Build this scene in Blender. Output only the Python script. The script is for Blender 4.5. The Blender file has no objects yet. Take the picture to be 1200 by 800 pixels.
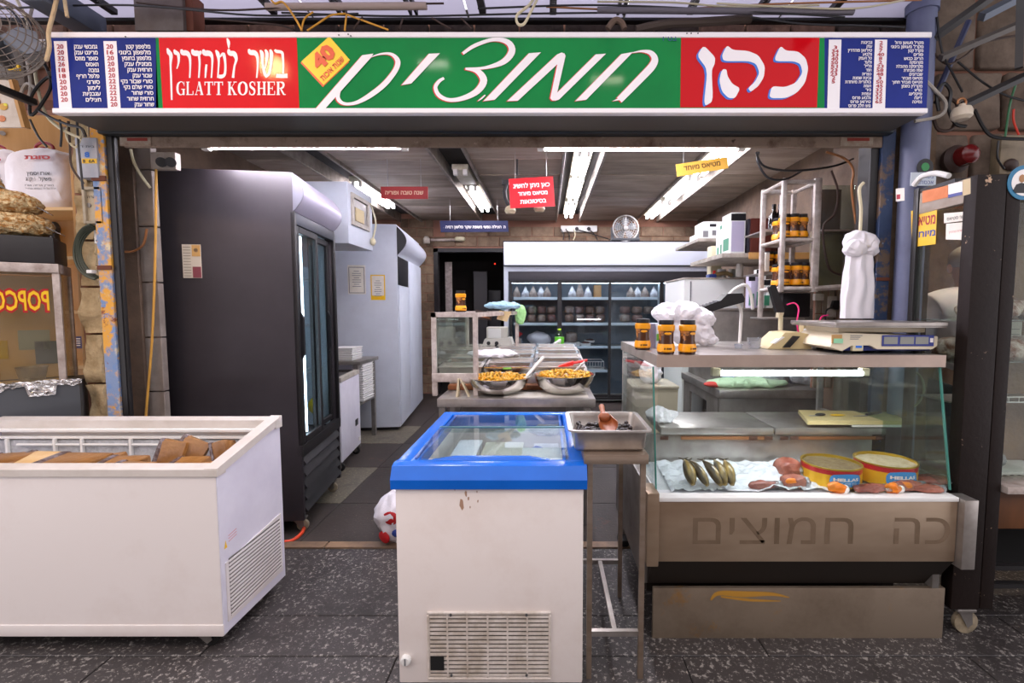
import bpy, bmesh, math, random
from mathutils import Vector, Matrix, noise, geometry

sc = bpy.context.scene
COL = sc.collection
RND = random.Random(11)
V = Vector

# ------------------------------------------------------------------ camera
F, CX, CY, H, PIT = 560.0, 640.0, 400.0, 1.4, math.radians(4.0)   # focal length and principal point in pixels of the 1200x800 frame
cam = bpy.data.cameras.new('camera')
cam.sensor_width = 36.0
cam.lens = F * 36.0 / 1200.0
cam.shift_x = (600.0 - CX) / 1200.0
cam.clip_start = 0.02
cam_o = bpy.data.objects.new('camera', cam)
cam_o.location = (0, 0, H)
cam_o.rotation_euler = (math.pi / 2 - PIT, 0, 0)
COL.objects.link(cam_o)
sc.camera = cam_o

# ------------------------------------------------------------------ sky and exposure
w = bpy.data.worlds.new('sky')
sc.world = w
w.use_nodes = True
bg = w.node_tree.nodes['Background']
bg.inputs[0].default_value = (0.9, 0.865, 0.92, 1)
bg.inputs[1].default_value = 1.6
sc.view_settings.view_transform = 'Standard'
sc.view_settings.look = 'None'
sc.view_settings.exposure = 0.42
sc.view_settings.gamma = 1.0
sc.view_settings.use_curve_mapping = False

TUBE_POWER = 42.0     # emission strength of the fluorescent tubes of the shop
LAMPS = []            # the lamps of the market lane, built below


def P(px, py, Y):
    """world point that the photograph shows at pixel (px, py), on the upright plane Y"""
    u, v = (px - CX) / F, (CY - py) / F
    t = Y / (v * math.sin(PIT) + math.cos(PIT))
    return V((u * t, Y, H + (v * math.cos(PIT) - math.sin(PIT)) * t))


def X(px, Y, py=400):
    return P(px, py, Y).x


def Z(py, Y, px=640):
    return P(px, py, Y).z


# ------------------------------------------------------------------ materials
def hx(s):
    s = s.lstrip('#')
    c = [int(s[i:i + 2], 16) / 255 for i in (0, 2, 4)]
    return tuple((x / 12.92 if x <= 0.04045 else ((x + 0.055) / 1.055) ** 2.4) for x in c) + (1,)


MATS = {}


def pm(name, col, rough=0.5, metal=0.0, col2=None, scale=6.0, lo=0.35, hi=0.7, bump=0.0, bscale=30.0, spec=0.5,
       stretch=(1, 1, 1), detail=4.0, rvar=0.0, emit=0.0, trans=0.0, coat=0.0):
    """principled material; colour varies between col and col2 by noise in object space"""
    if name in MATS:
        return MATS[name]
    m = bpy.data.materials.new(name)
    m.use_nodes = True
    nt = m.node_tree
    b = nt.nodes['Principled BSDF']
    b.inputs['Base Color'].default_value = hx(col)
    b.inputs['Roughness'].default_value = rough
    b.inputs['Metallic'].default_value = metal
    b.inputs['Specular IOR Level'].default_value = spec
    b.inputs['Transmission Weight'].default_value = trans
    b.inputs['Coat Weight'].default_value = coat
    if emit:
        b.inputs['Emission Color'].default_value = hx(col)
        b.inputs['Emission Strength'].default_value = emit
    if col2 or bump or rvar:
        tc = nt.nodes.new('ShaderNodeTexCoord')
        mp = nt.nodes.new('ShaderNodeMapping')
        mp.inputs['Scale'].default_value = stretch
        nt.links.new(tc.outputs['Object'], mp.inputs[0])
        if col2 or rvar:
            n = nt.nodes.new('ShaderNodeTexNoise')
            n.inputs['Scale'].default_value = scale
            n.inputs['Detail'].default_value = detail
            n.inputs['Roughness'].default_value = 0.65
            nt.links.new(mp.outputs[0], n.inputs['Vector'])
            r = nt.nodes.new('ShaderNodeValToRGB')
            r.color_ramp.elements[0].position = lo
            r.color_ramp.elements[1].position = hi
            r.color_ramp.elements[0].color = hx(col)
            r.color_ramp.elements[1].color = hx(col2 or col)
            nt.links.new(n.outputs[0], r.inputs[0])
            nt.links.new(r.outputs[0], b.inputs['Base Color'])
            if rvar:
                mr = nt.nodes.new('ShaderNodeMapRange')
                mr.inputs[3].default_value = max(0.03, rough - rvar)
                mr.inputs[4].default_value = rough + rvar
                nt.links.new(n.outputs[0], mr.inputs[0])
                nt.links.new(mr.outputs[0], b.inputs['Roughness'])
        if bump:
            n2 = nt.nodes.new('ShaderNodeTexNoise')
            n2.inputs['Scale'].default_value = bscale
            n2.inputs['Detail'].default_value = 5
            nt.links.new(mp.outputs[0], n2.inputs['Vector'])
            bp = nt.nodes.new('ShaderNodeBump')
            bp.inputs['Strength'].default_value = bump
            bp.inputs['Distance'].default_value = 0.02
            nt.links.new(n2.outputs[0], bp.inputs['Height'])
            nt.links.new(bp.outputs[0], b.inputs['Normal'])
    MATS[name] = m
    return m


def glass(name, tint='#f2f8f6', fac=0.06, haze=0.0, rough=0.02):
    """thin pane: clear with a faint mirror reflection and some grime"""
    if name in MATS:
        return MATS[name]
    m = bpy.data.materials.new(name)
    m.use_nodes = True
    nt = m.node_tree
    out = nt.nodes['Material Output']
    nt.nodes.remove(nt.nodes['Principled BSDF'])
    t = nt.nodes.new('ShaderNodeBsdfTransparent')
    t.inputs[0].default_value = hx(tint)
    g = nt.nodes.new('ShaderNodeBsdfGlossy')
    g.inputs['Roughness'].default_value = rough
    fr = nt.nodes.new('ShaderNodeLayerWeight')      # the same from both faces of the pane
    fr.inputs[0].default_value = 0.5
    pw_ = nt.nodes.new('ShaderNodeMath')
    pw_.operation = 'POWER'
    pw_.inputs[1].default_value = 5.0
    nt.links.new(fr.outputs['Facing'], pw_.inputs[0])
    mul = nt.nodes.new('ShaderNodeMath')
    mul.operation = 'MULTIPLY_ADD'
    mul.inputs[1].default_value = 0.8
    mul.inputs[2].default_value = fac * 0.6
    nt.links.new(pw_.outputs[0], mul.inputs[0])
    mx = nt.nodes.new('ShaderNodeMixShader')
    nt.links.new(mul.outputs[0], mx.inputs[0])
    nt.links.new(t.outputs[0], mx.inputs[1])
    nt.links.new(g.outputs[0], mx.inputs[2])
    last = mx
    if haze:
        d = nt.nodes.new('ShaderNodeBsdfDiffuse')
        d.inputs[0].default_value = hx('#d6d4d2')
        n = nt.nodes.new('ShaderNodeTexNoise')
        n.inputs['Scale'].default_value = 5
        n.inputs['Detail'].default_value = 6
        tc = nt.nodes.new('ShaderNodeTexCoord')
        nt.links.new(tc.outputs['Object'], n.inputs['Vector'])
        mr = nt.nodes.new('ShaderNodeMapRange')
        mr.inputs[1].default_value = 0.35
        mr.inputs[2].default_value = 0.75
        mr.inputs[3].default_value = haze * 0.3
        mr.inputs[4].default_value = haze * 1.6
        nt.links.new(n.outputs[0], mr.inputs[0])
        m2 = nt.nodes.new('ShaderNodeMixShader')
        nt.links.new(mr.outputs[0], m2.inputs[0])
        nt.links.new(mx.outputs[0], m2.inputs[1])
        nt.links.new(d.outputs[0], m2.inputs[2])
        last = m2
    nt.links.new(last.outputs[0], out.inputs[0])
    MATS[name] = m
    return m


def emis(name, col, s):
    if name in MATS:
        return MATS[name]
    m = bpy.data.materials.new(name)
    m.use_nodes = True
    b = m.node_tree.nodes['Principled BSDF']
    b.inputs['Base Color'].default_value = hx(col)
    b.inputs['Emission Color'].default_value = hx(col)
    b.inputs['Emission Strength'].default_value = s
    MATS[name] = m
    return m


def chips(name, base, layers, rough=0.6, metal=0.0, bump=0.15, bscale=40):
    """paint that flakes: layers = [(colour, scale, threshold, softness, offset)]"""
    if name in MATS:
        return MATS[name]
    m = pm(name, base, rough, metal, bump=bump, bscale=bscale)
    nt = m.node_tree
    b = nt.nodes['Principled BSDF']
    tc = nt.nodes.new('ShaderNodeTexCoord')
    prev = None
    for col, s, th, so, off in layers:
        mp = nt.nodes.new('ShaderNodeMapping')
        mp.inputs['Location'].default_value = (off, off * 1.7, off * 0.3)
        nt.links.new(tc.outputs['Object'], mp.inputs[0])
        n = nt.nodes.new('ShaderNodeTexNoise')
        n.inputs['Scale'].default_value = s
        n.inputs['Detail'].default_value = 6
        n.inputs['Roughness'].default_value = 0.7
        nt.links.new(mp.outputs[0], n.inputs['Vector'])
        mr = nt.nodes.new('ShaderNodeMapRange')
        mr.inputs[1].default_value = th
        mr.inputs[2].default_value = th + so
        nt.links.new(n.outputs[0], mr.inputs[0])
        mx = nt.nodes.new('ShaderNodeMix')
        mx.data_type = 'RGBA'
        nt.links.new(mr.outputs[0], mx.inputs[0])
        if prev is None:
            mx.inputs[6].default_value = hx(base)
        else:
            nt.links.new(prev, mx.inputs[6])
        mx.inputs[7].default_value = hx(col)
        prev = mx.outputs[2]
    nt.links.new(prev, b.inputs['Base Color'])
    return m


# ------------------------------------------------------------------ meshes
ORG = {}


class MB:
    def __init__(s):
        s.bm = bmesh.new()

    def _new(s, before):
        return [v for v in s.bm.verts if v not in before]

    def box(s, a, b, bev=0.0, seg=2, M=None):
        a, b = V(a), V(b)
        c = (a + b) / 2
        d = b - a
        r = bmesh.ops.create_cube(s.bm, size=1.0, matrix=Matrix.Translation(c) @ Matrix.Diagonal((abs(d.x), abs(d.y), abs(d.z), 1)))
        vs = r['verts']
        if bev:
            bev = min(bev, 0.49 * min(abs(d.x), abs(d.y), abs(d.z)))
            es = list({e for v in vs for e in v.link_edges})
            rr = bmesh.ops.bevel(s.bm, geom=es, offset=bev, segments=seg, affect='EDGES', profile=0.6)
            vs = list({v for f in rr['faces'] for v in f.verts} | {v for v in vs if v.is_valid})
        if M:
            bmesh.ops.transform(s.bm, matrix=M, verts=vs)
        return s

    def poly(s, pts):
        s.bm.faces.new([s.bm.verts.new(p) for p in pts])
        return s

    def prism(s, pts, d):
        """closed outline pts (3-D) pushed along d"""
        d = V(d)
        n = len(pts)
        a = [s.bm.verts.new(p) for p in pts]
        b = [s.bm.verts.new(V(p) + d) for p in pts]
        s.bm.faces.new(a)
        s.bm.faces.new(b[::-1])
        for i in range(n):
            s.bm.faces.new([a[i], b[i], b[(i + 1) % n], a[(i + 1) % n]])
        return s

    def tube(s, path, r, seg=8, closed=False, cap=True):
        path = [V(p) for p in path]
        n = len(path)
        rs = r if isinstance(r, (list, tuple)) else [r] * n
        rings = []
        up = None
        for i, p in enumerate(path):
            if closed:
                t = path[(i + 1) % n] - path[i - 1]
            else:
                t = path[min(i + 1, n - 1)] - path[max(i - 1, 0)]
            t = t.normalized() if t.length > 1e-9 else V((0, 0, 1))
            if up is None:
                up = V((0, 0, 1)) if abs(t.z) < 0.9 else V((1, 0, 0))
            x = t.cross(up)
            if x.length < 1e-6:
                x = t.cross(V((1, 0.3, 0)))
            x.normalize()
            y = x.cross(t).normalized()
            up = y
            rings.append([s.bm.verts.new(p + (x * math.cos(2 * math.pi * k / seg) + y * math.sin(2 * math.pi * k / seg)) * rs[i]) for k in range(seg)])
        m = n if closed else n - 1
        for i in range(m):
            A, B = rings[i], rings[(i + 1) % n]
            for k in range(seg):
                s.bm.faces.new([A[k], A[(k + 1) % seg], B[(k + 1) % seg], B[k]])
        if cap and not closed:
            s.bm.faces.new(rings[0][::-1])
            s.bm.faces.new(rings[-1])
        return s

    def cyl(s, p0, p1, r, r2=None, seg=16):
        return s.tube([p0, p1], [r, r if r2 is None else r2], seg)

    def lathe(s, prof, c=(0, 0, 0), seg=24, axis='Z', cap=True):
        """prof = [(radius, height)]; turned about axis through c"""
        c = V(c)
        rings = []
        for r, h in prof:
            ring = []
            for k in range(seg):
                a = 2 * math.pi * k / seg
                x, y = r * math.cos(a), r * math.sin(a)
                q = {'Z': V((x, y, h)), 'Y': V((x, h, y)), 'X': V((h, x, y))}[axis]
                ring.append(s.bm.verts.new(c + q))
            rings.append(ring)
        for A, B in zip(rings, rings[1:]):
            for k in range(seg):
                s.bm.faces.new([A[k], A[(k + 1) % seg], B[(k + 1) % seg], B[k]])
        if cap and prof[0][0] > 1e-5:
            s.bm.faces.new(rings[0][::-1])
        if cap and prof[-1][0] > 1e-5:
            s.bm.faces.new(rings[-1])
        return s

    def ball(s, c, r, sub=2, rot=None, amp=0.0, fr=6.0, seed=0.0, sq=1.0, cr=False):
        """ellipsoid; sq < 1 squares it like a cushion, amp wrinkles it"""
        r = V(r) if not isinstance(r, (int, float)) else V((r, r, r))
        q = bmesh.ops.create_icosphere(s.bm, subdivisions=sub, radius=1.0)
        for v in q['verts']:
            n = v.co.copy()
            if sq != 1.0:
                n = V([math.copysign(abs(k) ** sq, k) for k in n])
            p = V((n.x * r.x, n.y * r.y, n.z * r.z))
            if cr:
                p += v.co * (noise.ridged_multi_fractal(p * fr + V((seed, seed, 0)), .9, 2.1, 4, 1, 2) - 1) * amp
            elif amp:
                d = noise.noise(p * fr + V((seed, seed * 1.3, 0)))
                d += 0.5 * (1 - 2 * abs(noise.noise(p * fr * 2.1 + V((seed, 7, seed)))))
                p += v.co * d * amp
            if rot:
                p = rot @ p
            v.co = V(c) + p
        return s

    def grid(s, fn, nu, nv):
        vs = [[s.bm.verts.new(fn(i / nu, j / nv)) for j in range(nv + 1)] for i in range(nu + 1)]
        for i in range(nu):
            for j in range(nv):
                s.bm.faces.new([vs[i][j], vs[i + 1][j], vs[i + 1][j + 1], vs[i][j + 1]])
        return s

    def ribbon(s, pts, map3, smooth=0):
        """pen stroke of varying width: pts = [(x, y, width)] drawn in a plane by map3(x, y)"""
        if smooth:
            q = []
            n = len(pts)
            for i in range(n - 1):
                p0, p1, p2, p3 = pts[max(i - 1, 0)], pts[i], pts[i + 1], pts[min(i + 2, n - 1)]
                for k in range(smooth):
                    t = k / smooth
                    q.append(tuple(0.5 * ((2 * b) + (-a + c) * t + (2 * a - 5 * b + 4 * c - d) * t * t + (-a + 3 * b - 3 * c + d) * t ** 3)
                                   for a, b, c, d in zip(p0, p1, p2, p3)))
            q.append(pts[-1])
            pts = q
        L, Rr = [], []
        n = len(pts)
        for i, (x, y, wd) in enumerate(pts):
            a, b = pts[max(i - 1, 0)], pts[min(i + 1, n - 1)]
            dx, dy = b[0] - a[0], b[1] - a[1]
            l = math.hypot(dx, dy) or 1
            nx, ny = -dy / l * wd / 2, dx / l * wd / 2
            L.append(s.bm.verts.new(map3(x + nx, y + ny)))
            Rr.append(s.bm.verts.new(map3(x - nx, y - ny)))
        for i in range(n - 1):
            s.bm.faces.new([L[i], L[i + 1], Rr[i + 1], Rr[i]])
        return s

    def text(s, st, o, w=None, h=None, xd=(1, 0, 0), yd=(0, 0, 1), align='L', bold=0.0, cap=0.73):
        """flat lettering: o = base line anchor; fitted to width w and/or capital height h"""
        vs, fs, (x0, x1, y0, y1) = text_geo(st, bold)
        xd, yd, o = V(xd), V(yd), V(o)
        ky = h / cap if h else None
        kx = w / (x1 - x0) if w else None
        ky = ky or kx
        kx = kx or ky
        wid = (x1 - x0) * kx
        off = {'L': 0, 'R': -wid, 'C': -wid / 2}[align]
        nv = [s.bm.verts.new(o + xd * ((x - x0) * kx + off) + yd * (y * ky)) for x, y in vs]
        for f in fs:
            try:
                s.bm.faces.new([nv[i] for i in f])
            except ValueError:
                pass
        return s

    def build(s, name, mat, parent=None, smooth=True, ang=0.6):
        bm = s.bm
        bmesh.ops.recalc_face_normals(bm, faces=bm.faces)
        base = V((0, 0, 0))
        if parent is None:
            if len(bm.verts):
                xs = [v.co.x for v in bm.verts]
                ys = [v.co.y for v in bm.verts]
                base = V(((min(xs) + max(xs)) / 2, (min(ys) + max(ys)) / 2, min(v.co.z for v in bm.verts)))
        else:
            base = ORG.get(parent.name, V((0, 0, 0)))
        if base.length:
            bmesh.ops.translate(bm, vec=-base, verts=bm.verts)
        if smooth:
            for f in bm.faces:
                f.smooth = True
            for e in bm.edges:
                if len(e.link_faces) != 2 or e.calc_face_angle(0) > ang:
                    e.smooth = False
        me = bpy.data.meshes.new(name)
        bm.to_mesh(me)
        bm.free()
        me.materials.append(MATS[mat] if isinstance(mat, str) else mat)
        o = bpy.data.objects.new(name, me)
        COL.objects.link(o)
        if parent is None:
            o.location = base
        else:
            o.parent = parent
        ORG[o.name] = base
        return o


TXT = {}


def text_geo(st, bold):
    k = (st, bold)
    if k not in TXT:
        cu = bpy.data.curves.new('t', 'FONT')
        cu.body = st
        cu.resolution_u = 2
        cu.fill_mode = 'NONE'
        ob = bpy.data.objects.new('t', cu)
        COL.objects.link(ob)
        me = bpy.data.meshes.new_from_object(ob)
        co = [v.co.to_2d() for v in me.vertices]
        nb = {}
        for e in me.edges:
            a, b = e.vertices
            nb.setdefault(a, []).append(b)
            nb.setdefault(b, []).append(a)
        loops, seen = [], set()
        for e in me.edges:                       # edges keep the direction of the outline
            a, b = e.vertices
            if a in seen:
                continue
            lp = [a]
            seen.add(a)
            while b not in seen:
                lp.append(b)
                seen.add(b)
                n = [q for q in nb[b] if q != lp[-2]]
                if not n:
                    break
                b = n[0]
            if len(lp) > 2:
                loops.append([co[i] for i in lp])
        area = lambda lp: sum(p.x * q.y - q.x * p.y for p, q in zip(lp, lp[1:] + lp[:1])) / 2
        box = lambda lp: (min(p.x for p in lp), max(p.x for p in lp), min(p.y for p in lp), max(p.y for p in lp))
        loops.sort(key=lambda lp: -abs(area(lp)))
        if bold and loops:                       # heavier lettering: push every outline outwards
            sg_ = 1 if area(loops[0]) > 0 else -1
            new = []
            for lp in loops:
                q = []
                for i, p in enumerate(lp):
                    a_, b_ = p - lp[i - 1], lp[(i + 1) % len(lp)] - p
                    n = V((a_.y, -a_.x)).normalized() + V((b_.y, -b_.x)).normalized()
                    l2 = n.length
                    q.append(p + n * (sg_ * bold * min(2 / max(l2 * l2, 1e-3), 1.2)) if l2 > 1e-4 else p)
                new.append(q)
            loops = new
        outs = []
        for lp in loops:
            b = box(lp)
            for o, hs in outs:
                c = box(o)
                if area(o) * area(lp) < 0 and c[0] <= b[0] and c[1] >= b[1] and c[2] <= b[2] and c[3] >= b[3]:
                    hs.append(lp)
                    break
            else:
                outs.append((lp, []))
        vs, fs = [], []
        for o, hs in outs:
            pts, fc = [], []
            for lp in [o] + hs:
                fc.append(list(range(len(pts), len(pts) + len(lp))))
                pts += lp
            r = geometry.delaunay_2d_cdt(pts, [], fc, 2 if hs else 1, 1e-5)
            n = len(vs)
            vs += [(p.x, p.y) for p in r[0]]
            fs += [tuple(i + n for i in f) for f in r[2]]
        xs = [v[0] for v in vs] or [0, 1]
        ys = [v[1] for v in vs] or [0, 1]
        TXT[k] = (vs, fs, (min(xs), max(xs), min(ys), max(ys)))
        bpy.data.objects.remove(ob)
        bpy.data.curves.remove(cu)
        bpy.data.meshes.remove(me)
    return TXT[k]


def heb(st):
    """Hebrew is drawn from the right: turn the string round, keep numbers as they are"""
    out, num = '', ''
    for ch in st:
        if ch.isdigit():
            num += ch
        else:
            out = ch + num + out
            num = ''
    return num + out


def tag(o, label, cat, group=None, kind=None):
    if label:
        o['label'] = label
    if cat:
        o['category'] = cat
    if group:
        o['group'] = group
    if kind:
        o['kind'] = kind
    return o


def thing(name, label, cat, loc=(0, 0, 0), rot=0.0, group=None, local=False):
    o = bpy.data.objects.new(name, None)
    o.empty_display_size = 0.05
    o.location = loc
    o.rotation_euler = (0, 0, rot)
    COL.objects.link(o)
    ORG[o.name] = V((0, 0, 0)) if local else V(loc)
    return tag(o, label, cat, group)


def struct(name, mb, mat, parent=None, smooth=False):
    o = mb.build(name, mat, parent, smooth)
    if parent is None:
        o['kind'] = 'structure'
    return o


def dup(root, loc, rot=None, label=None, group=None):
    r = root.copy()
    COL.objects.link(r)
    r.location = loc
    if rot is not None:
        r.rotation_euler = rot if isinstance(rot, (tuple, list)) else (0, 0, rot)
    if label:
        r['label'] = label
    if group:
        r['group'] = group
    for ch in list(root.children):
        c = ch.copy()
        COL.objects.link(c)
        c.parent = r
        for g in list(ch.children):
            d = g.copy()
            COL.objects.link(d)
            d.parent = c
    return r


def bx(x0, x1, y0, y1, z0, z1, bev=0.0, seg=2):
    return MB().box((x0, y0, z0), (x1, y1, z1), bev, seg)


def arc(c, r, a0, a1, n, plane='XZ'):
    out = []
    for i in range(n + 1):
        a = math.radians(a0 + (a1 - a0) * i / n)
        u, v_ = r * math.cos(a), r * math.sin(a)
        c_ = V(c)
        out.append(c_ + (V((u, 0, v_)) if plane == 'XZ' else V((u, v_, 0)) if plane == 'XY' else V((0, u, v_))))
    return out


def wob(p0, p1, sag=0.03, n=10, amp=0.01, seed=0):
    """slack cable between two points"""
    p0, p1 = V(p0), V(p1)
    out = []
    for i in range(n + 1):
        t = i / n
        q = p0.lerp(p1, t)
        q.z -= sag * 4 * t * (1 - t)
        if 0 < i < n:
            q += V((noise.noise(q * 4 + V((seed, 0, 0))), noise.noise(q * 4 + V((0, seed, 3))), noise.noise(q * 4 + V((5, 0, seed))))) * amp
        out.append(q)
    return out


def cable(pts, r, mat, label, group=None, name='cable', seg=6):
    return tag(MB().tube(pts, r, seg).build(name, mat), label, 'cable', group)


def spline(pts, n=6):
    pts = [V(p) for p in pts]
    out = []
    m = len(pts)
    for i in range(m - 1):
        p0, p1, p2, p3 = pts[max(i - 1, 0)], pts[i], pts[i + 1], pts[min(i + 2, m - 1)]
        for k in range(n):
            t = k / n
            out.append(0.5 * ((2 * p1) + (p2 - p0) * t + (2 * p0 - 5 * p1 + 4 * p2 - p3) * t * t + (3 * p1 - p0 - 3 * p2 + p3) * t ** 3))
    out.append(pts[-1])
    return out


# common materials
pm('enamel', '#e9e3e2', 0.38, col2='#dcd3d0', scale=3, bump=0.02, bscale=8)
pm('enamel_side', '#dedbe6', 0.4, col2='#d2cedb', scale=4, bump=0.06, bscale=7)
pm('enamel_blue', '#cdd3df', 0.42, col2='#c2c7d3', scale=3)
pm('white_plastic', '#e8e6e2', 0.4)
pm('cream_plastic', '#cfc6a6', 0.45)
pm('grime_white', '#b9b2a8', 0.55, col2='#8d8377', scale=9)
pm('steel', '#c4beb8', 0.32, 0.8, col2='#9d958e', scale=5, rvar=0.1)
pm('steel_dark', '#8c8782', 0.42, 0.55, col2='#716b66', scale=6, rvar=0.12)
pm('steel_warm', '#ab998a', 0.36, 0.7, col2='#86735f', scale=4, rvar=0.1, stretch=(0.4, 1, 2))
pm('chrome', '#d5d3d0', 0.14, 1.0)
pm('alu', '#c9c6c3', 0.35, 0.9, col2='#a9a5a0', scale=14)
pm('alu_worn', '#cfc4bd', 0.5, 0.35, col2='#a08f85', scale=16)
pm('black_metal', '#2b2829', 0.5, col2='#1f1d1e', scale=4)
pm('black_plastic', '#17171a', 0.4)
pm('rubber', '#151413', 0.75)
pm('dark_frame', '#201e1f', 0.45, 0.2)
pm('wheel', '#a89a80', 0.5, col2='#6f6454', scale=20)
pm('orange_paint', '#c8401c', 0.45)
pm('red_print', '#b3161d', 0.45)
pm('white_print', '#efeae6', 0.45)
pm('black_print', '#18181c', 0.5)
pm('grey_print', '#77777a', 0.55)
pm('red_ink', '#b02a3a', 0.5)
pm('blue_ink', '#27408f', 0.5)
pm('purple_ink', '#33235c', 0.5)
pm('yellow_print', '#f2c21c', 0.45)
pm('paper', '#e9e4da', 0.7, col2='#dcd5c7', scale=10)
pm('plywood', '#c89a5f', 0.55, col2='#b1823f', scale=5, stretch=(1, 1, 0.12), detail=6)
pm('plywood_edge', '#d9b681', 0.6)
pm('white_cloth', '#e9e7ea', 0.8, bump=0.25, bscale=25)
pm('white_bag', '#e6e3ea', 0.45, bump=0.2, bscale=22, trans=0.0)
pm('clear_film', '#dfe1e4', 0.18, trans=0.75, bump=0.5, bscale=30)
pm('copper', '#a5714a', 0.4, 0.6)
glass('pane', haze=0.0)
glass('pane_haze', haze=0.035)
glass('pane_dirty', '#e6eee8', haze=0.05, fac=0.08)
glass('pane_green', '#a9d3c4', fac=0.12, haze=0.03)
emis('tube_on', '#f4f1ff', TUBE_POWER)
emis('tube_near', '#f4efff', 130.0)

# ------------------------------------------------------------------ lamps of the market lane, above and behind the viewpoint
def lane_lamp(p, ln, r, col, s, label):
    t = thing('lane_lamp', label, 'lamp', (p[0], p[1], p[2]))
    MB().cyl((p[0] - ln / 2, p[1], p[2]), (p[0] + ln / 2, p[1], p[2]), r).build('lamp_tube', emis('lane_tube_' + str(len(LAMPS)), col, s), t)
    MB().box((p[0] - ln / 2 - .02, p[1] - .03, p[2] + r), (p[0] + ln / 2 + .02, p[1] + .03, p[2] + r + .04), .005).build('lamp_housing', 'white_plastic', t)
    MB().cyl((p[0], p[1], p[2] + r + .04), (p[0], p[1], p[2] + r + .9), .006, seg=6).build('lamp_rod', 'black_metal', t)
    LAMPS.append(t)


lane_lamp((-1.03, -0.1, 3.62), .26, .022, '#fff6ea', 30, 'short white tube lamp over the lane to the left')
lane_lamp((.56, -0.1, 3.48), .28, .022, '#fff3dc', 26, 'short white tube lamp over the lane in the middle')
lane_lamp((-2.45, 0.0, 3.55), .16, .07, '#ffc384', 140, 'warm bulb lamp over the lane near the fan')

# ------------------------------------------------------------------ floor
chips('terrazzo', '#3a3534', [('#8f8983', 55, .56, .05, 0), ('#bdb6ae', 90, .63, .04, 3), ('#262120', 4, .5, .25, 7)], .55, bump=.1, bscale=60)
chips('inner_tile', '#3a322e', [('#7f7264', 70, .64, .04, 1), ('#2a2422', 3, .5, .25, 5), ('#5a3a2c', 6, .62, .1, 9)], .6, bump=.1, bscale=50)
chips('inner_tile_pale', '#645d50', [('#8f8672', 50, .55, .06, 1), ('#453d35', 5, .52, .2, 5)], .5, bump=.12, bscale=50)
pm('floor_joint', '#1f1b19', 0.9)
floor = struct('floor', bx(-4.2, 4.2, -1.5, 9.6, -.06, -.005), 'floor_joint')


def slab(x0, x1, y0, y1, mat):
    g = .003
    return bx(x0 + g, x1 - g, y0 + g, y1 - g, -.03, 0, .002, 1).build('floor_slab', mat, floor, False)


for j, (y0, y1) in enumerate([(.35, 1.05), (1.05, 1.52), (1.52, 1.835), (1.835, 2.09), (2.09, 2.7)]):
    for i in range(-3, 4):
        o = .35 * (j % 2)
        slab(i * 1.15 - .6 + o, i * 1.15 + .55 + o, y0, y1, 'terrazzo')
for (a, b) in ((-4.0, -2.5), (-2.5, -1.3), (-1.3, -.62), (-.62, .5), (.5, 2.0), (2.0, 4.0)):
    bx(a + .004, b - .004, 2.705, 2.775, -.03, .006, .004).build('threshold_strip', pm('threshold', '#6d5949', .5, col2='#93765a', scale=8), floor, False)
ys = [2.78, 3.35, 4.13, 4.87, 5.6, 6.4, 7.2, 7.76]
for y0, y1 in zip(ys, ys[1:]):
    for x0, x1 in ((-3.0, -2.22), (-2.22, -1.48), (-1.48, -.72), (-.72, .05), (.05, .82), (.82, 1.6), (1.6, 2.42)):
        slab(x0, x1, y0, y1, 'inner_tile_pale' if x1 < -1.4 and (3.3 < y0 < 4.1 or 4.8 < y0 < 4.9) else 'inner_tile')
for y0, y1 in ((2.78, 3.6), (3.6, 4.6)):
    for x0, x1 in ((2.42, 3.2), (3.2, 4.0)):
        slab(x0, x1, y0, y1, 'inner_tile')

struct('wall_opposite', MB().box((-6, -3.1, 0), (6, -3.0, 3.2)), pm('lane_wall', '#6b5341', .9, col2='#4a382b', scale=2))

# ------------------------------------------------------------------ shell of the shop
CZ = 2.8
pm('plaster_dark', '#5d4a3b', 0.85, col2='#3d3027', scale=5, bump=.4, bscale=14)
pm('stone_brown', '#7d6751', 0.85, col2='#5a4737', scale=7, bump=.6, bscale=18)
pm('wall_inner', '#6a5645', 0.85, col2='#4c3d31', scale=4, bump=.3, bscale=12)
pm('mortar', '#8b6250', 0.9)
pm('void', '#0d0c0c', 0.9)
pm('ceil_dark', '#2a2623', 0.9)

struct('wall_left', bx(-2.95, -2.85, 3.12, 7.9, 0, 2.95), 'wall_inner')
struct('wall_right', MB().box((2.42, 3.36, 0), (2.5, 7.9, 2.95)).box((1.97, 3.3, 0), (2.5, 3.36, 2.95)).box((1.97, 2.62, 0), (2.03, 3.3, 2.95)), 'wall_inner')
DX0, DX1, DZ = X(510, 7.76), X(596, 7.76), Z(291, 7.76)
wb = struct('wall_back', MB().box((-2.95, 7.76, 0), (DX0, 7.86, 2.95)).box((DX0, 7.76, DZ), (DX1, 7.86, 2.95)).box((DX1, 7.76, 0), (2.5, 7.86, 2.95)), 'mortar')
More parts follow.
